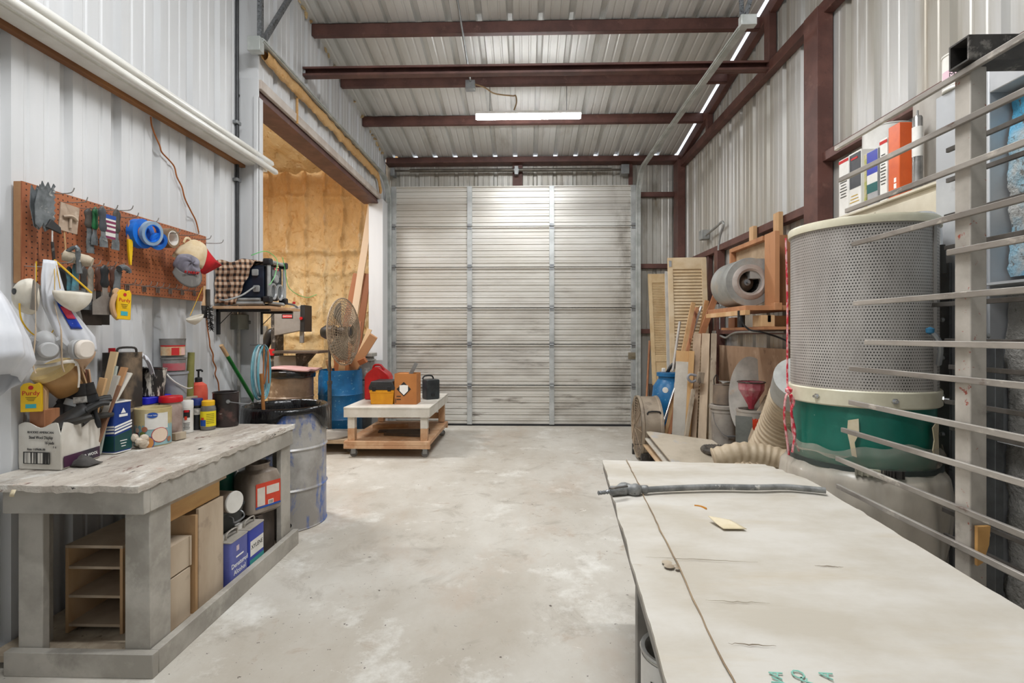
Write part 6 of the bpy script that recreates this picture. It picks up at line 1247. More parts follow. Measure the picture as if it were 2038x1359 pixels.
# can below the table edge
q = aY(1292, 1300, 1.25); zc = .422
t = T('paint_can', (.34, 1.27, zc), 'open metal paint can half hidden beneath the white table edge', 'paint can')
x, y = .372, 1.27
bm = B(); lathe(bm, [(0, 0), (.075, 0), (.078, .004), (.078, .19), (.082, .195), (.08, .2), (.07, .198), (.066, .188), (.064, .02), (0, .02)], 32, Matrix.Translation((x, y, zc))); O('body', bm, mat('silver_can', 'c4c3be', 'aaa9a4', .35, .5), t)
rect('label', wrapM(x, y, zc+.1, .0785, -120), .2, .17, mat('white_label', 'e7e5e0', 'dad7d0', .5), t, wrap=.0785)
for i in range(4): rect('print_line', wrapM(x, y, zc+.14-.03*i, .0797, -115), .09, .008, INK, t, wrap=.0797)
# ---- drying rack
RKM = mat('rusty_white_post', 'bdb6ac', 'a19a90', .5, 0, 5, spots=[('9a4a3a', 34, .7, .76), ('8c857c', 8, 0.635, 0.83)])
PRG = mat('worn_steel_prong', 'b0aaa2', '8a847d', .45, .4, 9, (1, .3, 1), spots=[('c9c2b8', 12, 0.635, 0.74, (1, .5, 1)), ('5a4034', 10, 0.716, 0.83, (1, .5, 1))])
t = T('drying_rack', (1.27, 1.47, 0), 'steel drying rack with rows of long horizontal prongs at the right edge', 'rack')
def post(x, y):
    bm = B(); box(bm, (x, y-.026, .05), (x+.046, y+.026, 2.16)); O('post', bm, RKM, t, bev=.003)
post(1.25, 1.47); post(1.66, 1.47)
bm = B(); 
for lo, hi in (((1.225, 1.42, 2.165), (1.85, 1.425, 2.235)), ((1.225, 1.425, 2.23), (1.85, 1.485, 2.235)), ((1.225, 1.425, 2.165), (1.85, 1.485, 2.17)), ((1.225, 1.48, 2.17), (1.85, 1.485, 2.23))): box(bm, lo, hi)
O('top_rail', bm, DARKSTEEL, t)
bm = B(); box(bm, (1.24, 1.0, .02), (1.30, 1.95, .05)); box(bm, (1.65, 1.0, .02), (1.71, 1.95, .05)); box(bm, (1.3, 1.44, .02), (1.65, 1.5, .05)); O('base', bm, DARKSTEEL, t, bev=.003)
for x, y in ((1663, 296), (1671, 359), (1684, 420), (1697, 486), (1887, 503), (1700, 604), (1723, 681), (1692, 733), (1691, 800), (1676, 855), (1665, 912), (1667, 967)):
    a = aX(x, y, 1.24); d = rnd.uniform(-.006, .006); bm = B(); beam(bm, a, (1.24, 1.0, a.z+d), .012, .018); O('prong', bm, PRG, t, bev=.002)
for x, y in ((1881, 432), (1882, 494), (1857, 607), (1882, 678), (1890, 730), (1882, 799), (1892, 851), (1877, 1013), (1880, 1064), (1885, 360), (1885, 300)):
    a = aX(x, y, 1.65); bm = B(); beam(bm, a, (1.65, 1.0, a.z), .012, .018); O('prong', bm, mat('dark_prong', '5f5b57', '48443f', .5, .5, 9), t, bev=.002)
q = aX(1925, 1060, 1.3); bm = B(); prism(bm, [(-.02, .05), (.016, .052), (.012, .0), (-.004, -.05), (-.02, -.06)], .01, face((1.3, 1.437, q.z), (1, 0, 0), (0, 0, 1)) @ Matrix.Translation((-.025, 0, 0))); tag(O('wood_splinter', bm, mat('fresh_wood', 'd0a060', 'bd8c4e', .6), bev=.001), 'split yellow wood splinter stuck on the dark face of the rack post', 'splinter')
# ---- dust collector (cyclone-like cartridge unit)
cx, cy, R = 1.545, 2.36, .285
t = T('dust_collector', (cx, cy, 0), 'dust collector with grey mesh filter, cream rings, green drum and clear bag', 'dust collector')
k = NT('perforated_filter_wrap'); s = k.sep()
angn = k.math('ARCTAN2', s[1], s[0]); row = k.math('MULTIPLY', s[2], 80.0); fl = k.math('FLOOR', row)
uu = k.math('ADD', k.math('MULTIPLY', angn, 25.0), k.math('MULTIPLY', k.math('MODULO', fl, 2.0), .5))
fu = k.math('SUBTRACT', k.math('FRACT', uu), .5); fv = k.math('SUBTRACT', k.math('FRACT', row), .5)
r2 = k.math('ADD', k.math('MULTIPLY', fu, fu), k.math('MULTIPLY', k.math('MULTIPLY', fv, fv), 1.0))
hole = k.ramp(r2, .085, .045)
c = k.mix(k.ramp(k.noise(3, (1, 1, .6), 5), .35, .65), lin('bcb7b1'), lin('a19b95'))
c = k.mix(hole, c, k.mix(k.ramp(k.noise(14, (1, 1, .1), 2, .5, 3), .42, .58), lin('2b2825'), lin('6a655f')))
k.link(c, k.b.inputs['Base Color']); k.b.inputs['Roughness'].default_value = .5; k.b.inputs['Metallic'].default_value = .15
k.bump(hole, -.5, .004)
z0, z1 = 1.165, 1.885
bm = B(); lathe(bm, [(R-.004, z0), (R-.004, z1)], 96, Matrix.Translation((cx, cy, 0))); O('filter_cartridge', bm, k.m, t)
bm = B(); beam(bm, (cx+R*math.cos(-1.05), cy+R*math.sin(-1.05), z0), (cx+R*math.cos(-1.05), cy+R*math.sin(-1.05), z1), .012, .006, (0, 1, 0)); O('wrap_seam', bm, mat('seam_grey', '8d8883', None, .5), t)
CREAM = mat('cream_enamel', 'dcd7c0', 'cdc6ad', .35, 0, 5)
bm = B(); lathe(bm, [(0, z1+.012), (R-.02, z1+.015), (R+.004, z1+.015), (R+.008, z1+.004), (R+.006, z1-.02), (R-.003, z1-.02)], 72, Matrix.Translation((cx, cy, 0))); O('top_ring', bm, CREAM, t)
bm = B(); lathe(bm, [(R-.01, z0+.005), (R+.004, z0+.005), (R+.008, z0), (R+.008, z0-.06), (R+.002, z0-.066), (R-.01, z0-.066)], 72, Matrix.Translation((cx, cy, 0))); O('bottom_ring', bm, CREAM, t)
for a in (-155, -100, -48):
    d = V((math.cos(math.radians(a)), math.sin(math.radians(a)), 0)); c0 = V((cx, cy, z0-.03)); bm = B(); cyl(bm, c0+d*(R+.008), c0+d*(R+.03), .006, n=10); cyl(bm, c0+d*(R+.008), c0+d*(R+.014), .012, n=6); O('bolt', bm, CHROME, t)
bm = B(); lathe(bm, [(R-.012, .80), (R-.012, z0-.06)], 72, Matrix.Translation((cx, cy, 0))); O('green_drum', bm, mat('green_enamel', '177463', '0f6354', .3, 0, 3, spots=[('3c8a78', 4, 0.635, 0.86), ('9fb8ae', 18, 0.824, 0.905)]), t)
# clear plastic bag
k = NT('clear_bag_plastic'); k.b.inputs['Base Color'].default_value = lin('cbc2b4'); k.b.inputs['Roughness'].default_value = .22
tr_ = k.n.new('ShaderNodeBsdfTransparent'); tr_.inputs[0].default_value = (.93, .92, .9, 1); mx = k.n.new('ShaderNodeMixShader'); out = k.n['Material Output']
k.link(k.ramp(k.noise(4, (1, 1, 1), 5), .3, .8), mx.inputs[0]); 
fac = k.math('ADD', k.math('MULTIPLY', k.ramp(k.noise(5, (1, 1, .5), 5), .3, .75), .25), .16)
zf = k.sep()[2]; fac = k.math('ADD', fac, k.math('MULTIPLY', k.ramp(zf, .865, .80), .5))
k.link(fac, mx.inputs[0]); k.link(tr_.outputs[0], mx.inputs[1]); k.link(k.b.outputs[0], mx.inputs[2]); k.link(mx.outputs[0], out.inputs[0]); BAG = k.m
def bagc(u, v):
    z = lerp([.935, .90, .872, .845, .80, .70, .55, .40, .25, .2], v); r = lerp([R+.012, R+.02, R+.012, R+.002, R+.03, R+.04, R+.03, R+.01, R-.04, .02], v); a = 2*PI*u
    w = 1+(.022*math.sin(9*a+3*z*4)+.014*math.sin(17*a+z*8))*(1 if v > .4 else .5)
    if v < .12: z += .02*math.sin(3*a)+.008*math.sin(11*a)
    return V((cx+r*w*math.cos(a), cy+r*w*math.sin(a), z))
bm = B(); grid(bm, 120, 40, bagc, cu=True); O('collection_bag', bm, BAG, t, sm=60)
bm = B(); lathe(bm, [(R+.004, .83), (R+.012, .83), (R+.012, .852), (R+.004, .852), (R+.004, .83)], 72, Matrix.Translation((cx, cy, 0))); O('clamp_band', bm, mat('dull_band', '4d5552', '3c4441', .5, .4), t)
for a, L, m_ in ((-117, .10, 'buckle_cream'), (-106, .05, 'x'), (-98, .03, 'y')):
    M0 = wrapM(cx, cy, .841, R+.013, a); bm = B(); box(bm, (-L/2, -.014, 0), (L/2, .014, .012), M0)
    for i in range(5): box(bm, (-L/2+L*i/5, -.016, .012), (-L/2+L*i/5+.006, .016, .018), M0)
    O('buckle', bm, mat('buckle_cream', 'b9b49f', '8c887a', .5, .2, 9) if m_ == 'buckle_cream' else DARKSTEEL, t)
for px_, pts_, lb in ((1625, [(-.017, .09), (.02, .1), (.022, .04), (.006, .0), (.014, -.06), (-.004, -.055), (-.012, .0), (-.02, .04)], 'a'), (1815, [(-.03, .07), (.05, .1), (.03, .03), (.02, -.07), (-.03, -.045), (-.045, -.02), (-.02, .02)], 'b')):
    M0 = wrapM(cx, cy, .955, R+.0, -128 if lb == 'a' else -62); bm = B(); prism(bm, pts_, .003, M0 @ Matrix.Translation((0, 0, .006)) @ rot(-3, 8, 0)); O('tape_strip', bm, TAPE, t)
bm = B(); h0 = aY(1800, 432, 2.33); tube(bm, [aY(1775, 436, 2.14), aY(1800, 430, 2.16), aY(1850, 425, 2.2), aY(1866, 440, 2.23), aY(1871, 490, 2.235)], .011, 12, 5); hd = O('filter_crank', bm, CHROME, t)
bm = B(); cyl(bm, aY(1870, 488, 2.235), aY(1872, 545, 2.235), .019, .021, 18); O('grip', bm, mat('foam_grip', '34332f', '3e3c38', .8), hd)
bm = B(); tube(bm, [aX(1852, 660, 1.63), aX(1862, 668, 1.64), aX(1872, 690, 1.66), aX(1868, 725, 1.68)], .01, 9, 4); O('lever', bm, STEEL, t); bm = B(); q = aX(1851, 658, 1.625); lathe(bm, [(0, -.016), (.014, -.008), (.015, .008), (0, .016)], 12, Matrix.Translation(q)); O('lever_knob', bm, mat('blue_knob', '2f6f92', None, .4), t)
for a in (75, 120, -25):
    d = V((math.cos(math.radians(a)), math.sin(math.radians(a)), 0)); bm = B(); box(bm, (-.02, -.006, 0), (.02, .006, .82), at((cx+d.x*(R+.045), cy+d.y*(R+.012), 0), rot(0, 0, a+90))); O('leg', bm, BLACK, t)
# red rope
bm = B(); P = [aY(1564, 474, 2.42), aY(1567, 600, 2.41), aY(1567, 760, 2.40), aY(1570, 775, 2.38), aY(1574, 800, 2.38), aY(1578, 860, 2.37), aY(1590, 898, 2.36)]; tube(bm, P, .0045, 8, 6)
P = [aY(1572, 782, 2.37), aY(1564, 790, 2.36), aY(1561, 830, 2.36), aY(1566, 870, 2.36), aY(1570, 905, 2.36)]; tube(bm, P, .005, 8, 5)
P = [aY(1574, 785, 2.35), aY(1580, 800, 2.35), aY(1575, 820, 2.35), aY(1582, 860, 2.35), aY(1577, 900, 2.35)]; tube(bm, P, .006, 8, 5)
q = aY(1570, 776, 2.37); lathe(bm, [(0, -.018), (.014, -.01), (.016, .004), (0, .018)], 10, Matrix.Translation(q))
tag(O('red_rope', bm, mat('red_white_rope', 'c8283c', 'dfa9a9', .8, 0, 60, (1, 1, .6), .42, .6)), 'red and white rope knotted down the left side of the dust collector', 'rope')
# ---- spray booth with filters, behind the rack
t = T('spray_booth', (2.1, 1.6, 0), 'grey sheet metal spray booth front with dusty blue filters behind the drying rack', 'spray booth')
SHEET = mat('grey_sheet_metal', 'b9bbbd', 'a8aaad', .4, .15, 3, spots=[('8a8a8b', 6, 0.662, 0.92)])
XB = 1.875
bm = B(); box(bm, (XB, 2.08, .02), (XB+.4, 2.345, 2.48)); O('side_panel', bm, SHEET, t, bev=.004)
bm = B(); box(bm, (XB, .7, 2.38), (XB+.3, 2.08, 2.48)); O('header_panel', bm, SHEET, t, bev=.004)
bm = B(); box(bm, (XB+.22, .7, .02), (XB+.4, 2.08, 2.38)); O('back_panel', bm, SHEET, t)
ANG = mat('dark_angle', '6d6f70', '575859', .45, .4, 6)
bm = B(); box(bm, (XB-.012, 2.255, .02), (XB-.001, 2.325, 1.72)); O('angle_strip', bm, ANG, t, bev=.002)
bm = B(); box(bm, (XB-.012, 2.04, .02), (XB+.02, 2.12, 1.35)); O('angle_strip', bm, ANG, t, bev=.002)
for zz in [.45+.17*i for i in range(7)]:
    bm = B(); lathe(bm, [(0, .012), (.008, .01), (.011, .0)], 10, at((XB-.012, 2.29, zz), rot(0, -90, 0))); O('bolt', bm, STEEL, t)
for zz in (.6, .85, 1.1, 1.4):
    bm = B(); lathe(bm, [(0, .012), (.008, .01), (.011, .0)], 10, at((XB-.012, 2.07, zz), rot(0, -90, 0))); O('bolt', bm, STEEL, t)
k = NT('dusty_blue_filter'); c = k.mix(k.ramp(k.noise(4, (1, 1, 1), 6, .65), .42, .6), lin('a9a8a4'), lin('86a8b8')); z = k.sep()[2]
m1 = k.math('MAXIMUM', k.ramp(k.math('ADD', z, k.math('MULTIPLY', k.noise(4, (1, 1, 1), 4, .6, 7), .3)), 2.3, 2.42), k.ramp(k.math('ADD', z, k.math('MULTIPLY', k.noise(6, (1, 1, 1), 4, .6, 3), .1)), 1.70, 1.67))
c = k.mix(m1, c, lin('4f9cc0')); c = k.mix(k.ramp(k.noise(50, (1, 1, 1), 3), .62, .72), c, lin('6d6c69')); k.link(c, k.b.inputs['Base Color']); k.b.inputs['Roughness'].default_value = .95; k.bump(k.noise(60, (1, 1, 1), 4), .8, .01)
bm = B(); grid(bm, 60, 40, lambda u, v: V((XB+.07-.035*math.sin(PI*u)**.4*math.sin(PI*v)**.4-.02*fbm(u*6, v*5, 2), .72+1.35*u, 1.635+.72*v))); O('upper_filter', bm, k.m, t, sm=60)
FG = mat('overspray_filter', '9d9a94', '85827c', .95, 0, 6, spots=[('b5b1aa', 9, 0.581, 0.8), ('5d5a55', 60, 0.662, 0.8)], bump=1, bscale=70, bd=.012)
bm = B(); grid(bm, 60, 60, lambda u, v: V((XB+.06-.02*fbm(u*6, v*8, 5), .72+1.35*u, .12+1.46*v))); O('lower_filter', bm, FG, t, sm=60)
bm = B(); box(bm, (XB-.04, .7, 1.60), (XB+.1, 2.08, 1.61)); box(bm, (XB-.005, .7, .98), (XB+.05, 2.06, .99)); O('filter_ledge', bm, mat('pale_ledge', 'c9cacb', None, .4, .3), t)
# can on the booth
def smallcan(p, R_, H_, label, m, extra=None, name='paint_can'):
    t = T(name, p, label, 'can'); x, y, z = p
    bm = B(); lathe(bm, [(0, 0), (R_, 0), (R_+.002, .004), (R_, .008), (R_, H_-.01), (R_+.003, H_-.006), (R_+.003, H_), (R_-.006, H_), (R_-.01, H_-.008), (0, H_-.008)], 28, Matrix.Translation(p)); O('body', bm, m, t)
    if extra: extra(t, x, y, z)
    return t
def e1(t, x, y, z):
    R_ = .0582
    rect('label', wrapM(x, y, z+.075, R_, -140), .13, .12, WHITE, t, wrap=R_); text('WPC', .026, wrapM(x, y, z+.11, R_+.001, -135), INK, t, wrap=R_+.001); rect('label_band', wrapM(x, y, z+.06, R_+.001, -140), .12, .05, mat('pink_label', 'd9b9c4', None, .5), t, wrap=R_+.001); text('MAR', .03, wrapM(x, y, z+.06, R_+.002, -135), INK, t, wrap=R_+.002)
q = aY(1893, 165, 2.26); smallcan((1.918, 2.272, 2.481), .058, .16, 'white and pink can standing on top of the spray booth behind the rack post', WHITE, e1)
# ---- cream cabinet with cans, along the right wall
t = T('cream_cabinet', (2.16, 2.9, 0), 'large cream metal cabinet behind the dust collector carrying paint cans', 'cabinet')
CRC = mat('cream_cabinet_paint', 'd3cbb8', 'c5bca8', .45, 0, 4)
bm = B(); box(bm, (1.975, 2.42, 0), (2.36, 3.32, 2.12)); O('body', bm, CRC, t, bev=.004)
bm = B(); box(bm, (1.955, 2.40, 2.12), (2.37, 3.34, 2.135)); O('top', bm, CRC, t, bev=.003)
for yy in (2.43, 2.88):
    bm = B(); box(bm, (1.962, yy, .1), (1.974, yy+.43, 2.09)); dr_ = O('door', bm, CRC, t, bev=.002)
    bm = B(); box(bm, (1.95, 2.84 if yy < 2.6 else 2.90, 1.1), (1.961, 2.855 if yy < 2.6 else 2.915, 1.2)); O('handle', bm, STEEL, dr_)
CZ = 2.136
def shelfcan(px0, px1, X, h, label, m, parts=(), depth=.1):
    a = aX(px0, 400, X); b = aX(px1, 400, X); t = T('paint_tin', (X+depth/2, (a.y+b.y)/2, CZ), label, 'tin', group='tins on the cream cabinet')
    y0, y1 = b.y, a.y
    bm = B(); box(bm, (X, y0+.003, CZ), (X+depth, y1-.003, CZ+h)); O('body', bm, m, t, bev=.004)
    M0 = face((X, (y0+y1)/2, CZ), (0, -1, 0), (0, 0, 1))
    for z0_, z1_, m_ in parts: rect('label_panel', M0 @ Matrix.Translation((0, (z0_+z1_)/2*h, 0)), (y1-y0)*.94, (z1_-z0_)*h, m_, t)
    return t, M0, y1-y0
WL = mat('white_label', 'e7e5e0', 'dad7d0', .5)
def lines(t, M0, w, h, z0_, n, m_): 
    for i in range(n): rect('print_line', M0 @ Matrix.Translation((-.0, h*(z0_-.05*i), .001)), w*(.5+.1*(i % 3)), h*.012, m_, t)
t_, M0, w = shelfcan(1669, 1689, 2.0, .37, 'white tin with red stripe leftmost on the cream cabinet', WL, ((.93, .98, INKRED),)); lines(t_, M0, w, .37, .7, 8, INK)
t_, M0, w = shelfcan(1688, 1714, 2.01, .38, 'black and white tin second from the left on the cabinet', WL, ((.42, .97, mat('charcoal_label', '45464a', '3a3b3f', .5)), )); rect('red_strip', M0 @ Matrix.Translation((.0, .34, .002)), w*.5, .012, INKRED, t_); lines(t_, M0, w, .38, .3, 3, mat('yellow_ink', 'c9a63a', None, .6))
shelfcan(1715, 1724, 2.03, .34, 'narrow tan tin with colourful spots beside the black and white tin', mat('spotty_print', 'c9b9a2', 'a9aa62', .5, 0, 20))
t_, M0, w = shelfcan(1725, 1747, 2.0, .33, 'blue white and teal stain tin in the middle of the cabinet', mat('silver_tin', 'b9b9bb', 'a3a3a6', .35, .4), ((.58, .98, mat('royal_print', '2a36a8', '232e92', .4)), (.42, .58, WL), (.26, .42, mat('teal_print2', '1a5a58', None, .5))))
t_, M0, w = shelfcan(1750, 1766, 2.0, .36, 'white tin with red top stripe left of the orange tin', WL, ((.92, .97, INKRED),)); lines(t_, M0, w, .36, .75, 10, INK)
t_, M0, w = shelfcan(1767, 1791, 1.995, .40, 'bright orange tin with yellow side on the cabinet', mat('orange_tin', 'd9622a', 'c95522', .4, 0, 6)); rect('white_spot', M0 @ Matrix.Translation((.01, .1, 0)), .016, .024, WHITEINK, t_); rect('white_spot', M0 @ Matrix.Translation((.01, .068, 0)), .018, .026, WHITEINK, t_)
q = aX(1757, 400, 2.2); smallcan((2.21, q.y-.02, CZ), .125, .52, 'big white plastic pail standing behind the tins on the cabinet', mat('whitish_pail', 'd4d2cd', 'c4c2bc', .5, 0, 6), name='white_pail')
q = aX(1806, 400, 2.1); bm = B(); cyl(bm, (2.13, 2.66, CZ), (2.13, 2.66, CZ+.50), .095, n=30); tag(O('paper_roll', bm, mat('crumpled_grey_wrap', 'b0aaa2', '98928a', .6, 0, 6, (1, 1, .3))), 'grey wrapped roll standing upright at the right of the tins', 'roll')
t = T('caulk_tube', (2.01, 2.56, CZ), 'silver and white sealant tube standing right of the orange tin', 'tube'); x, y = 1.985, 2.595
bm = B(); lathe(bm, [(0, 0), (.022, 0), (.022, .36), (.018, .37), (.006, .375), (.005, .40), (0, .4)], 22, Matrix.Translation((x, y, CZ))); O('body', bm, mat('silver_tube', 'a8a6a3', '6d6b68', .25, .6, 5), t)
rect('label', wrapM(x, y, CZ+.24, .0222, -150), .07, .15, WL, t, wrap=.0222)
# ---- blower on wooden wall frame
FR = mat('orange_fir', 'be8860', 'a4704c', .55, 0, 5, (1, 1, .12), spots=[('8a4f2a', 14, 0.689, 0.83, (1, 1, .1)), ('d9a873', 5, 0.662, 0.86)])
t = T('timber_bracket', (2.2, 4.7, 1.46), 'reddish timber frame and shelf on the right wall holding the blower', 'wooden frame')
def bb(lo, hi, m_=FR, nm='board'): 
    bm = B(); box(bm, lo, hi); O(nm, bm, m_, t, bev=.002)
bb((2.07, 4.22, 1.64), (2.11, 4.40, 2.26)); bb((2.11, 4.40, 1.64), (2.29, 4.44, 2.26))
bb((2.07, 4.44, 2.22), (2.29, 5.15, 2.26)); bb((2.07, 5.11, 1.64), (2.29, 5.15, 2.22)); bb((2.12, 4.44, 1.9), (2.14, 5.11, 2.22), mat('tan_panel', 'b8a084', 'a48c70', .7), 'panel')
bb((1.82, 4.2, 1.60), (2.29, 5.05, 1.64)); bb((1.80, 4.16, 1.56), (1.84, 5.05, 1.60), PINE)
bb((2.04, 4.16, 1.60), (2.10, 4.24, 1.66))
bb((2.0, 4.2, 1.50), (2.03, 4.33, 1.56), PINE); bb((1.95, 4.2, 1.465), (2.06, 4.36, 1.56), PINE); bb((2.1, 4.36, 1.465), (2.29, 4.39, 1.56), PINE); bb((2.0, 4.85, 1.465), (2.05, 5.0, 1.56)); bb((1.95, 4.16, 1.44), (2.29, 5.05, 1.463))
bb((2.25, 5.02, 2.26), (2.29, 5.11, 2.47), PINE, 'upright'); bb((2.25, 4.52, 2.26), (2.29, 4.62, 2.49), PINE, 'upright')
yb0, yb1 = 4.42, 4.78; bc = V((1.955, yb0, 1.855)); Rb = .208
t = T('blower', (bc.x, 4.6, 1.64), 'round grey squirrel-cage blower on the timber frame shelf', 'blower')
BLM = mat('dusty_galvanised', 'a8a9a6', '8c8c88', .45, .3, 4, spots=[('b5a48c', 4, 0.568, 0.83)])
ri = .105; Mb_ = face((bc.x, yb0, bc.z), (1, 0, 0), (0, 0, 1))
bm = B(); lathe(bm, [(ri-.012, 0), (Rb, 0), (Rb+.004, -.004), (Rb, -.008), (Rb, yb0-yb1), (0, yb0-yb1)], 56, Mb_); box(bm, (0, -Rb+.004, yb0-yb1+.002), (.17, -.03, -.002), Mb_ @ rot(0, 0, 180) @ Matrix.Scale(-1, 4, (1, 0, 0))) 
O('housing', bm, BLM, t, sm=30)
Mf = face((bc.x, yb0, bc.z), (1, 0, 0), (0, 0, 1))
bm = B(); lathe(bm, [(ri+.05, .001), (ri+.04, .008), (ri+.012, .016), (ri-.004, .008), (ri-.01, -.04)], 44, Mf); O('inlet_ring', bm, mat('dusty_pink_grey', 'b3a8a0', '9d9189', .5, .2), t)
bm = B(); lathe(bm, [(0, -.02), (.03, -.02), (.075, -.06), (.1, -.22)], 36, Mf @ Matrix.Translation((-.01, 0, -.02))); O('back_cone', bm, mat('brown_dusty', '6a5a4c', '54463a', .5, .2), t)
bm = B()
for i in range(44):
    a = 2*PI*i/44; beam(bm, Mf @ V((.094*math.cos(a), .094*math.sin(a), -.05)), Mf @ V((.094*math.cos(a), .094*math.sin(a), -.26)), .003, .012, (math.cos(a), 0, math.sin(a)))
O('fan_wheel', bm, DARKSTEEL, t, sm=0)
bm = B(); cyl(bm, Mf @ V((-.01, 0, -.06)), Mf @ V((-.01, 0, .0)), .012, n=14); cyl(bm, Mf @ V((-.01, 0, -.06)), Mf @ V((-.01, 0, -.03)), .028, n=16); O('shaft', bm, STEEL, t)
bm = B(); tube(bm, [(1.83, 4.3, 1.6), (1.8, 4.25, 1.52), (1.86, 4.22, 1.44), (1.95, 4.2, 1.42), (2.15, 4.2, 1.35), (2.3, 4.1, 1.22)], .008, 7, 5); cyl(bm, (1.82, 4.28, 1.46), (1.82, 4.28, 1.60), .03, n=12); tag(O('power_cord', bm, BLACK), 'black power cord drooping under the blower shelf', 'cord')
# ---- right wall conduits and boxes
GP = mat('grey_conduit', 'a7a9a8', '8f9190', .4, .45, 9)
t = T('wall_conduit', (2.32, 6.0, 1.4), 'grey conduit rising on the right wall and bending to a small box', 'conduit')
bm = B(); P = [aX(x, y, 2.30) for x, y in ((1405, 468), (1425, 452), (1436, 442), (1440, 444), (1439, 452), (1433, 470), (1430, 500), (1432, 560), (1434, 610))]; tube(bm, P, .014, 9, 4)
P = [aX(x, y, 2.30) for x, y in ((1432, 625), (1432, 655))]; tube(bm, P, .011, 9, 1); P = [aX(x, y, 2.29) for x, y in ((1434, 668), (1445, 672), (1458, 664), (1475, 661), (1562, 660))]; tube(bm, P, .012, 9, 4); O('pipe', bm, GP, t)
for x, y, nm in ((1403, 468, 'a'), (1434, 616, 'b'), (1430, 668, 'c')):
    q = aX(x, y, 2.32); bm = B(); box(bm, (2.26, q.y-.055, q.z-.06), (2.36, q.y+.055, q.z+.06)); O('junction_box', bm, GP, t, bev=.006)
# plywood sheet on wall
a = aX(1425, 690, 2.30); b = aX(1572, 692, 2.30); bm = B(); box(bm, (2.29, b.y, .05), (2.305, a.y, 1.27)); tag(O('plywood_sheet', bm, mat('stained_plywood', 'a98d75', '93765e', .65, 0, 3, (1, 1, .5), spots=[('c0a58c', 4, 0.581, 0.83), ('6f5644', 7, 0.662, 0.86)])), 'large brown stained plywood sheet standing against the right wall', 'plywood')
# ---- shutters / louvred doors
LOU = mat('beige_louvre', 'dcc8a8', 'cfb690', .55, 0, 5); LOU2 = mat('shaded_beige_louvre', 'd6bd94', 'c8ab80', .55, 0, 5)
def louver(t, M, w, z0_, z1_, n, m_, top=.1, bot=.1, st=.055, panel=None):
    for nm, lo, hi in (('stile', (-w/2, -.016, z0_), (-w/2+st, .016, z1_)), ('stile', (w/2-st, -.016, z0_), (w/2, .016, z1_)), ('rail', (-w/2+st, -.015, z1_-top), (w/2-st, .015, z1_)), ('rail', (-w/2+st, -.015, z0_), (w/2-st, .015, z0_+bot))):
        bm = B(); box(bm, lo, hi, M); O(nm, bm, m_, t, bev=.002)
    a, b = z0_+bot, z1_-top
    if panel:
        bm = B(); box(bm, (-w/2+st, -.015, panel), (w/2-st, .015, panel+.09), M); O('rail', bm, m_, t, bev=.002)
        bm = B(); box(bm, (-w/2+st, -.006, z0_+bot), (w/2-st, .006, panel), M); O('panel', bm, m_, t); a = panel+.09
    bm = B(); h = (b-a)/n
    for i in range(n):
        zc = a+h*(i+.5); beam(bm, M @ V((-w/2+st, 0, zc)), M @ V((w/2-st, 0, zc)), .006, h*1.12, M.to_3x3() @ V((0, .45, .89)))
    O('louvres', bm, m_, t, sm=0)
def leanM(p0, p1, x): # plane spanned by x and p1-p0, origin p0
    zz = (V(p1)-V(p0)).normalized(); x = V(x).normalized(); yy = zz.cross(x).normalized(); xx = yy.cross(zz); M = Matrix((xx, yy, zz)).transposed().to_4x4(); M.translation = V(p0); return M
t = T('louvred_shutter', (1.99, 7.4, 0), 'narrow beige louvred shutter leaning by the back wall, left of its larger twin', 'shutter')
M = leanM((1.985, 7.30, .66), (1.985, 7.58, 2.28), (1, -.05, 0)); louver(t, M, .29, .0, 1.66, 44, LOU2, .14, .06, .055, .34)
bm = B(); box(bm, (1.83, 7.2, .0), (2.15, 7.5, .66)); tag(O('wooden_crate', bm, mat('dark_dusty_wood', '4a4038', '38302a', .8)), 'dark crate behind the blue drum under the narrow shutter', 'crate')
t = T('louvred_door', (2.03, 6.3, 0), 'taller beige louvred door with metal hinge leaning at the right wall', 'door')
M = leanM((2.02, 6.12, .0), (2.04, 6.4, 2.33), (1, -.08, 0)); louver(t, M, .47, .0, 2.38, 52, LOU, .15, .12, .06)
bm = B(); box(bm, (-.225, -.022, 2.26), (-.19, -.0165, 2.34), M); O('hinge', bm, CHROME, t, bev=.002)
q0, q1 = aY(1337, 720, 6.5), aY(1333, 540, 6.62); bm = B(); d = (q1-q0).normalized(); beam(bm, q0-d*(q0.z/d.z)+V((-.04, 0, 0)), q1+V((-.04, 0, 0)), .05, .012, (0, 1, 0)); tag(O('metal_strip', bm, mat('white_drilled_strip', 'd9d7d2', 'c9c7c2', .4, .2, 5, spots=[('3a3a3a', 30, 0.797, 0.86)]), bev=.001), 'white drilled metal strip standing between the two louvred shutters', 'strip')
def lean(name, x0, y0, Y0_, x1, y1, Y1_, w, h, m_, label, cat, up=(0, 1, 0), floor=True):
    a = aY(x0, y0, Y0_); b = aY(x1, y1, Y1_); d = (b-a).normalized()
    if floor and abs(d.z) > .2: a = b-d*((b.z-.02)/d.z)
    bm = B()
    if h is None: cyl(bm, a, b, w, n=14)
    else: beam(bm, a, b, w, h, up)
    return tag(O(name, bm, m_, bev=0 if h is None else .002), label, cat)
lean('broom_stick', 1287, 790, 7.45, 1293, 678, 7.6, .016, None, REDWOOD, 'reddish broom handle standing by the door track behind the drum fan', 'handle')
lean('metal_pole', 1339, 738, 5.95, 1353, 640, 6.02, .016, None, mat('pale_pole', 'c4c0ba', 'b0aca6', .4, .2), 'pale metal pole with rounded cap standing in the carboy before the louvred door', 'pole', floor=False)
lean('steel_rod', 1373, 680, 5.93, 1396, 610, 6.06, .014, None, CHROME, 'shiny steel rod leaning right of the narrow timber battens', 'rod')
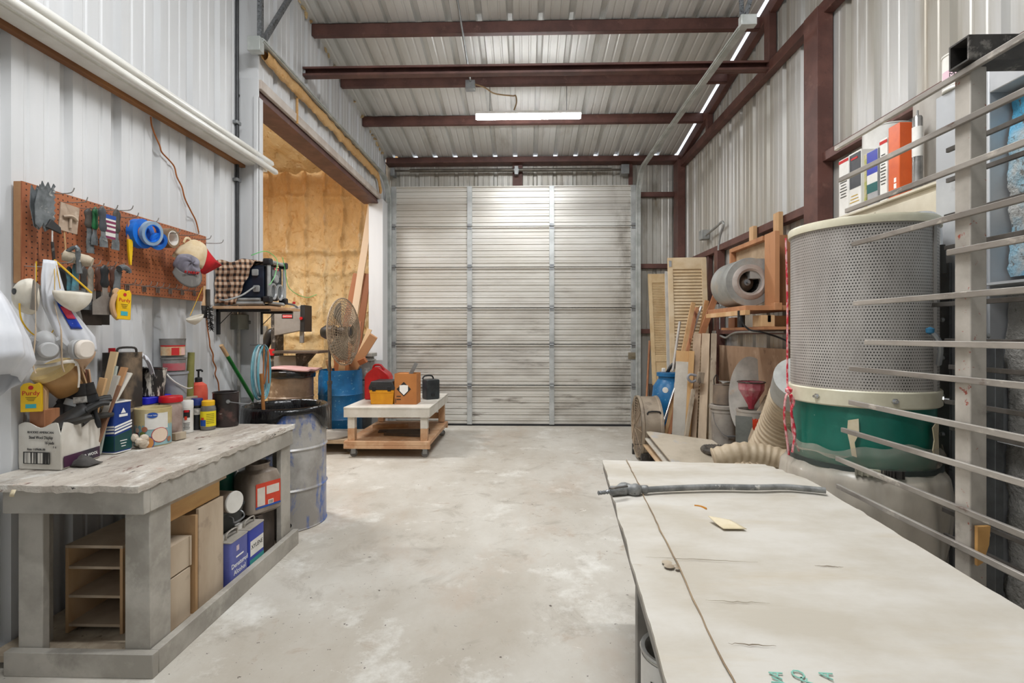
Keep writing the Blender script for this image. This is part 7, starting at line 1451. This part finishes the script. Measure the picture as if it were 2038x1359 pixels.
lean('timber_batten', 1362, 690, 5.95, 1380, 602, 6.1, .05, .022, mat('honey_batten', 'cfa97c', 'bf9768', .6), 'honey-coloured timber batten leaning on the louvred door', 'batten')
lean('timber_batten', 1370, 690, 5.88, 1387, 612, 6.02, .035, .03, REDWOOD, 'dark reddish timber batten beside the honey-coloured one', 'batten')
lean('timber_board', 1393, 675, 5.9, 1431, 570, 5.98, .07, .02, mat('copper_board', 'b27750', '9d6644', .55), 'copper-brown board slanting right towards the conduit box', 'board')
lean('timber_board', 1392, 680, 5.97, 1407, 598, 6.06, .05, .02, mat('tan_board2', 'c28d5c', 'b07d4e', .6), 'thin tan board leaning left of the copper-brown board', 'board')
t = T('carboy', (1.70, 5.99, 0), 'blue plastic carboy with screw neck behind the leaning boards', 'carboy'); x, y = 1.70, 5.99
bm = B(); lathe(bm, [(0, 0), (.18, 0), (.2, .03), (.2, .6), (.18, .78), (.13, .86), (.12, .87), (.12, .9), (.14, .905), (.14, .945), (.1, .95), (0, .95)], 40, Matrix.Translation((x, y, 0))); O('body', bm, BLUEBARREL, t)
Mx = wrapM(x, y, .755, .183, -118); bm = B(); lathe(bm, [(0, .004), (.032, .004), (.034, 0)], 20, Mx); O('sticker', bm, WHITE, t)
# loose dark things stuffed in the top of the carboy
bm = B(); tube(bm, [(x-.02, y, .94), (x+.02, y-.02, 1.02), (x+.07, y, 1.05), (x+.1, y, .96)], .02, 8, 4); tag(O('rubber_strap', bm, BLACK), 'black rubber strap poking out of the carboy neck', 'strap')
bm = B(); box(bm, (x-.09, y-.05, .951), (x-.05, y-.01, 1.0)); tag(O('bottle_top', bm, WHITE, bev=.006), 'small white cap on top of the carboy', 'cap')
# white door slab with tan edge, planks
t = T('door_slab', (1.8, 6.0, 0), 'off-white door slab piece with tan wooden edge leaning in front of the carboy', 'board')
M = leanM((1.665, 5.50, .0), (1.815, 5.78, 1.21), (.97, -.25, 0)); WS = mat('scuffed_offwhite', 'c5beb2', 'b5ada0', .6, 0, 5, spots=[('8b6a50', 12, 0.797, 0.86)])
bm = B(); box(bm, (-.085, -.02, 0), (.05, .0, 1.12), M); O('face_panel', bm, WS, t, bev=.002)
bm = B(); box(bm, (.05, -.02, 0), (.11, .03, 1.25), M); box(bm, (-.085, -.0, 1.12), (.05, .03, 1.25), M); O('edge', bm, mat('tan_fir_edge', 'cfa873', 'bf9560', .6, 0, 7, (1, 1, .2)), t, bev=.002)
PLK = mat('weathered_plank', 'c4ab90', 'a89078', .7, 0, 6, (1, 1, .1), spots=[('8c735c', 16, 0.689, 0.86, (1, 1, .1)), ('d9c4aa', 5, 0.635, 0.86)])
for i, (x0, x1_, w, h, m_, lb) in enumerate(((1388, 1388, .085, 1.42, PLK, 'leftmost tall weathered plank beside the door slab'), (1405, 1397, .085, 1.43, mat('pale_plank', 'd3bea3', 'bda68c', .7, 0, 6, (1, 1, .1)), 'middle tall weathered plank of the leaning stack'), (1421, 1405, .06, 1.41, GREYWOOD, 'grey narrow plank at the right of the leaning stack'))):
    b = aY(x0, 664, 5.88-.03*i); a = V((b.x-.2+.005*i, 5.5-.05*i, 0)); bm = B(); M = leanM((a.x, a.y, .0), tuple(b), (.95, -.3, 0)); L = (b-a).length; box(bm, (-w/2, -.015, 0), (w/2, .015, L), M); tag(O('plank', bm, m_, bev=.002), lb, 'plank', 'planks leaning beside the right wall')
b = aY(1388, 750, 5.62); t = T('clamp_block', b, 'grey stained wood block with pipe clamp among the leaning planks', 'clamp')
bm = B(); box(bm, (-.03, -.03, -.06), (.04, .01, .06), at(b+V((.0, -.07, 0)), rot(0, 8, 0))); O('block', bm, GREYWOOD, t, bev=.003)
bm = B(); q = b+V((-.08, -.05, -.01)); tube(bm, [q+V((.05, 0, .03)), q+V((-.02, 0, .04)), q+V((-.04, 0, 0)), q+V((.0, 0, -.04)), q+V((.05, 0, -.02))], .014, 8, 4); O('hook', bm, GREYP, t)
lean('short_batten', 1366, 865, 5.35, 1380, 775, 5.55, .04, .035, GREYWOOD, 'short grey batten standing under the clamp block', 'batten')
# ---- drum fan on the floor
t = T('drum_fan', (1.32, 5.75, 0), 'large round drum fan facing left on the floor beside the boards', 'drum fan')
fc = V((1.26, 5.68, .365)); fd = V((1, -.04, 0.0)).normalized(); Mfan = Matrix.Translation(fc) @ frame(fd)
DFM = mat('dusty_tan_steel', 'a89a88', '8d8070', .5, .25, 4, spots=[('6a6058', 6, 0.635, 0.86)])
bm = B(); lathe(bm, [(.335, -.0), (.345, -.01), (.345, .02), (.335, .03), (.335, .19), (.345, .2), (.345, .22), (.335, .225), (.325, .22), (.325, .0), (.335, 0)], 56, Mfan); O('shell', bm, DFM, t)
bm = B()
for r in [.05+.028*i for i in range(10)]: tube(bm, [Mfan @ V((r*math.cos(2*PI*j/32), r*math.sin(2*PI*j/32), -.008-.02*(1-r/.34))) for j in range(32)], .0022, 4, 1, closed=True)
for j in range(10): tube(bm, [Mfan @ V((r*math.cos(2*PI*j/10), r*math.sin(2*PI*j/10), -.012-.02*(1-r/.34))) for r in (.03, .2, .335)], .003, 5, 1)
O('guard', bm, WIREM, t, sm=0)
for i in range(3):
    bm = B(); a0 = 2*PI*i/3+.4; grid(bm, 6, 6, lambda u, v: Mfan @ V(((.05+.25*v)*math.cos(a0+(u-.5)*1.2), (.05+.25*v)*math.sin(a0+(u-.5)*1.2), .1+(u-.5)*.09))); O('blade', bm, STEEL, t, solid=.003)
bm = B(); cyl(bm, Mfan @ V((0, 0, .06)), Mfan @ V((0, 0, .22)), .08, n=20); O('motor', bm, DARKSTEEL, t)
hq = aY(1290, 800, 5.45); bm = B(); c0 = V((1.375, 5.42, .55)); tube(bm, [c0+V((-.07, .06, -.03)), c0+V((-.065, -.01, -.03)), c0+V((-.06, -.03, .02)), c0+V((.06, -.03, .02)), c0+V((.065, -.01, -.03)), c0+V((.07, .06, -.03))], .009, 8, 3); O('handle', bm, BLACK, t)
for s_ in (-.22, .22): bm = B(); box(bm, (1.25, 5.68+s_-.02, 0), (1.46, 5.68+s_+.02, .12)); O('foot', bm, DARKSTEEL, t, bev=.003)
# ---- flat panels lying
for i, (z, dx, lb, m_) in enumerate(((.05, .0, 'lowest thin panel of the sloping stack behind the white table', PALEWOOD), (.12, .015, 'middle off-white panel of the sloping stack', WS), (.19, .03, 'topmost dusty cream panel sloping down behind the white table', mat('dusty_cream_panel', 'c6bba9', 'b4a996', .6, 0, 3, spots=[('a9afb8', 3, 0.635, 0.8), ('8d7f6e', 5, 0.716, 0.86)])))):
    P = [V((1.25+dx, 5.36, z+.17)), V((1.90, 5.15, z+.12)), V((2.03, 4.7, z)), V((1.34+dx, 4.7, z))]
    bm = B(); addv(bm, [tuple(p) for p in P]+[tuple(p+V((0, 0, .018))) for p in P], [(0, 3, 2, 1), (4, 5, 6, 7), (0, 1, 5, 4), (1, 2, 6, 5), (2, 3, 7, 6), (3, 0, 4, 7)]); tag(O('flat_panel', bm, m_, bev=.002, sm=0), lb, 'panel', 'sloping panels by the drum fan')
# ---- pails and bits by the right wall
t = T('lidded_pail', (2.05, 5.35, 0), 'grey lidded five-gallon pail with wire bail left of the red funnel', 'pail'); x, y = 2.085, 5.33
PG = mat('dusty_pail', 'a39c93', '8f8880', .5, 0, 5, spots=[('c4bdb2', 6, 0.635, 0.83)])
bm = B(); box(bm, (x-.14, y-.14, 0), (x+.14, y+.14, .255)); tag(O('wooden_crate', bm, mat('dark_dusty_wood', '4a4038', '38302a', .8)), 'dark crate under the grey lidded pail', 'crate')
z = .256
bm = B(); lathe(bm, [(0, 0), (.115, 0), (.13, .33), (.136, .33), (.136, .345), (.13, .345), (.13, .36), (.137, .36), (.137, .37), (.12, .37), (0, .365)], 36, Matrix.Translation((x, y, z))); O('body', bm, PG, t)
bm = B(); lathe(bm, [(.14, .365), (.145, .37), (.145, .40), (.13, .41), (.12, .405), (0, .4)], 36, Matrix.Translation((x, y, z))); O('lid', bm, PG, t)
bm = B(); tube(bm, [(x-.13, y-.04, z+.33), (x-.12, y-.09, z+.22), (x-.06, y-.14, z+.12), (x+.02, y-.15, z+.1), (x+.08, y-.13, z+.1)], .0035, 6, 4); cyl(bm, (x-.02, y-.148, z+.1), (x+.06, y-.14, z+.1), .009, n=10); O('bail', bm, STEEL, t)
t = T('metal_canister', (2.08, 5.36, .66), 'dented dusty metal canister on top of the lidded pail', 'canister')
bm = B(); lathe(bm, [(0, 0), (.115, 0), (.12, .01), (.115, .19), (.12, .2), (0, .2)], 28, Matrix.Translation((x+.01, y, z+.413))); O('body', bm, mat('mottled_grey', '9a8a7b', '7a7068', .5, .2, 4), t)
bm = B(); tube(bm, [(x-.11, y-.03, z+.62), (x-.12, y-.05, z+.68), (x-.09, y-.04, z+.72), (x-.06, y-.02, z+.66)], .006, 6, 4); O('wire', bm, DARKSTEEL, t)
bm = B(); grid(bm, 10, 6, lambda u, v: V((x-.05+.2*u, y-.1+.12*v, z+.635+.02*math.sin(3*u+2*v)))); tag(O('dusty_cloth', bm, DUSTY, solid=.006), 'dusty grey cloth laid over the metal canister', 'cloth')
# oval sheet
bm = B(); M = face((2.215, 5.02, .78), (1, -.55, 0), (.1, .05, 1)); prism(bm, [(.19*math.cos(2*PI*i/48), .40*math.sin(2*PI*i/48)) for i in range(48)], .006, M); tag(O('oval_plate', bm, mat('mottled_oval_steel', 'bdb9b2', '9c9892', .45, .1, 4, spots=[('b59a80', 6, 0.635, 0.83)])), 'large oval grey metal plate leaning behind the red funnel', 'plate')
bm = B(); box(bm, (2.1, 4.80, .3), (2.22, 5.12, .45)); bm.free()
# funnel
t = T('red_funnel', (2.2, 5.0, .69), 'faceted dusty red funnel in front of the oval plate', 'funnel'); c0 = aY(1495, 760, 4.72); x, y = c0.x, 4.72
bm = B(); lathe(bm, [(.115, .0), (.112, -.07), (.03, -.215), (.024, -.25), (.020, -.25), (.026, -.215), (.106, -.07), (.109, 0), (.115, 0)], 10, Matrix.Translation((x, y, c0.z))); O('cone', bm, mat('dusty_red', '9c3443', 'b0727a', .55, 0, 6, spots=[('b59a92', 5, 0.608, 0.77)]), t, sm=20)
bm = B(); tube(bm, [(x+.118*math.cos(2*PI*j/24), y+.118*math.sin(2*PI*j/24), c0.z) for j in range(24)], .006, 6, 1, closed=True); O('rim', bm, DARKSTEEL, t)
# orange-label pail under the funnel, propped sheets
t = T('orange_pail', (2.2, 4.95, 0), 'grey pail with bright orange label below the funnel', 'pail'); x, y = c0.x+.01, 4.72; z = c0.z-.55
bm = B(); lathe(bm, [(0, 0), (.12, 0), (.135, .28), (.14, .28), (.14, .30), (.12, .30), (.115, .02), (0, .02)], 30, Matrix.Translation((x, y, z))); O('body', bm, PG, t)
rect('label', wrapM(x, y, z+.165, .131, -112), .17, .14, mat('orange_smear_label', 'd9421f', 'c93a1c', .5, 0, 9, spots=[('f0c0b0', 20, 0.689, 0.8)]), t, wrap=.131)
bm = B(); cyl(bm, (x, y, 0), (x, y, z-.001), .13, n=28); tag(O('paint_drum', bm, DARKSTEEL), 'dark short drum supporting the orange-labelled pail', 'drum')
M = leanM((c0.x-.17, 4.42, .35), (c0.x-.12, 4.55, .72), (1, -.2, 0)); bm = B(); box(bm, (-.09, -.003, -.05), (.05, .003, .34), M); tag(O('clear_panel', bm, mat('smoky_grey_sheet', '6d6f6a', '565853', .3, 0, 4, spots=[('8f9089', 5, 0.581, 0.8)])), 'smoky grey plastic sheet leaning before the orange-labelled pail', 'sheet')
M = leanM((c0.x-.13, 4.38, .30), (c0.x-.11, 4.48, .58), (1, -.15, 0)); bm = B(); prism(bm, [(-.05, .0), (.05, .03), (.05, .2), (.01, .3), (-.03, .2)], .004, M @ rot(90, 0, 0)); tag(O('cardboard_flap', bm, mat('dusty_tan_card', 'b9a48c', 'a8937b', .75), sm=0), 'dusty tan piece of card leaning low against the smoky sheet', 'card')
# coils on floor
for i, (px_, py_, lb) in enumerate(((1425, 895, 'dark ridged hose coil on the floor left of the ducts'), (1490, 905, 'dark ridged hose coil nearer the flexible duct'))):
    q = aY(px_, py_, 4.9 if i == 0 else 4.6); R_ = .11; bm = B(); zc = q.z
    tube(bm, [(q.x+R_*math.cos(2*PI*j/20), q.y+R_*math.sin(2*PI*j/20), zc) for j in range(20)], lambda v: .03+.004*math.sin(v*150), 9, 3, closed=True)
    lathe(bm, [(0, .03), (R_, .02), (R_, .0), (0, 0)], 20, Matrix.Translation((q.x, q.y, zc)))
    tube(bm, [(q.x+(R_)*math.cos(j*.5), q.y+R_*math.sin(j*.5), max(.02, zc-.05-.012*j)) for j in range(int(min(30, (zc-.08)/.012+2)))], .024, 8, 2)
    tag(O('hose_coil', bm, mat('dusty_black_hose', '5b564f', '403c37', .6, 0, 9, spots=[('9c9488', 10, 0.608, 0.8)])), lb, 'hose')
# flexible duct
def ribduct(name, P, R_, n, label, m_):
    bm = B(); tube(bm, P, lambda v: R_*(1+.055*math.sin(v*2*PI*n)), 28, 60); return tag(O(name, bm, m_, sm=60), label, 'duct')
DUCT = mat('beige_duct', 'bbaa91', 'a5937a', .55, 0, 5)
ribduct('flexible_duct', [(1.72, 4.15, .16), (1.80, 4.0, .34), (1.86, 3.85, .56), (1.86, 3.65, .82), (1.80, 3.42, 1.0)], .14, 28, 'wide beige ribbed flexible duct rising beside the dust collector', DUCT)
ribduct('flexible_hose', [(1.28, 3.45, .56), (1.45, 3.42, .61), (1.62, 3.38, .60), (1.74, 3.3, .57)], .066, 11, 'narrower beige ribbed hose lying before the wide duct', DUCT)
bm = B(); cyl(bm, (1.80, 3.41, 1.01), (1.74, 3.24, 1.13), .146, n=28); tag(O('duct_collar', bm, BLM), 'grey metal collar at the top of the wide flexible duct', 'collar')
lean('pale_board', 1478, 905, 4.55, 1536, 795, 4.75, .14, .02, mat('pale_tan_board', 'c4b49c', 'b3a28a', .65), 'pale tan board sloping behind the wide flexible duct', 'board')
# ================================================================ LIGHT, CAMERA
w = bpy.data.worlds.new('daylight'); SC.world = w; w.use_nodes = True
bg = w.node_tree.nodes['Background']; bg.inputs[0].default_value = (.80, .90, 1, 1); bg.inputs[1].default_value = 2.2
cam = bpy.data.cameras.new('camera'); co = bpy.data.objects.new('camera', cam); COL.objects.link(co)
co.location = (0, 0, CAMH); co.rotation_euler = (math.radians(90), 0, YAW)
cam.sensor_width = 36; cam.lens = 36*FP/2038; cam.shift_y = -16.5/2038; cam.clip_start = .05
SC.camera = co
vs = SC.view_settings; vs.view_transform = 'Standard'; vs.look = 'None'; vs.gamma = 1; vs.use_curve_mapping = False; vs.exposure = 0.02
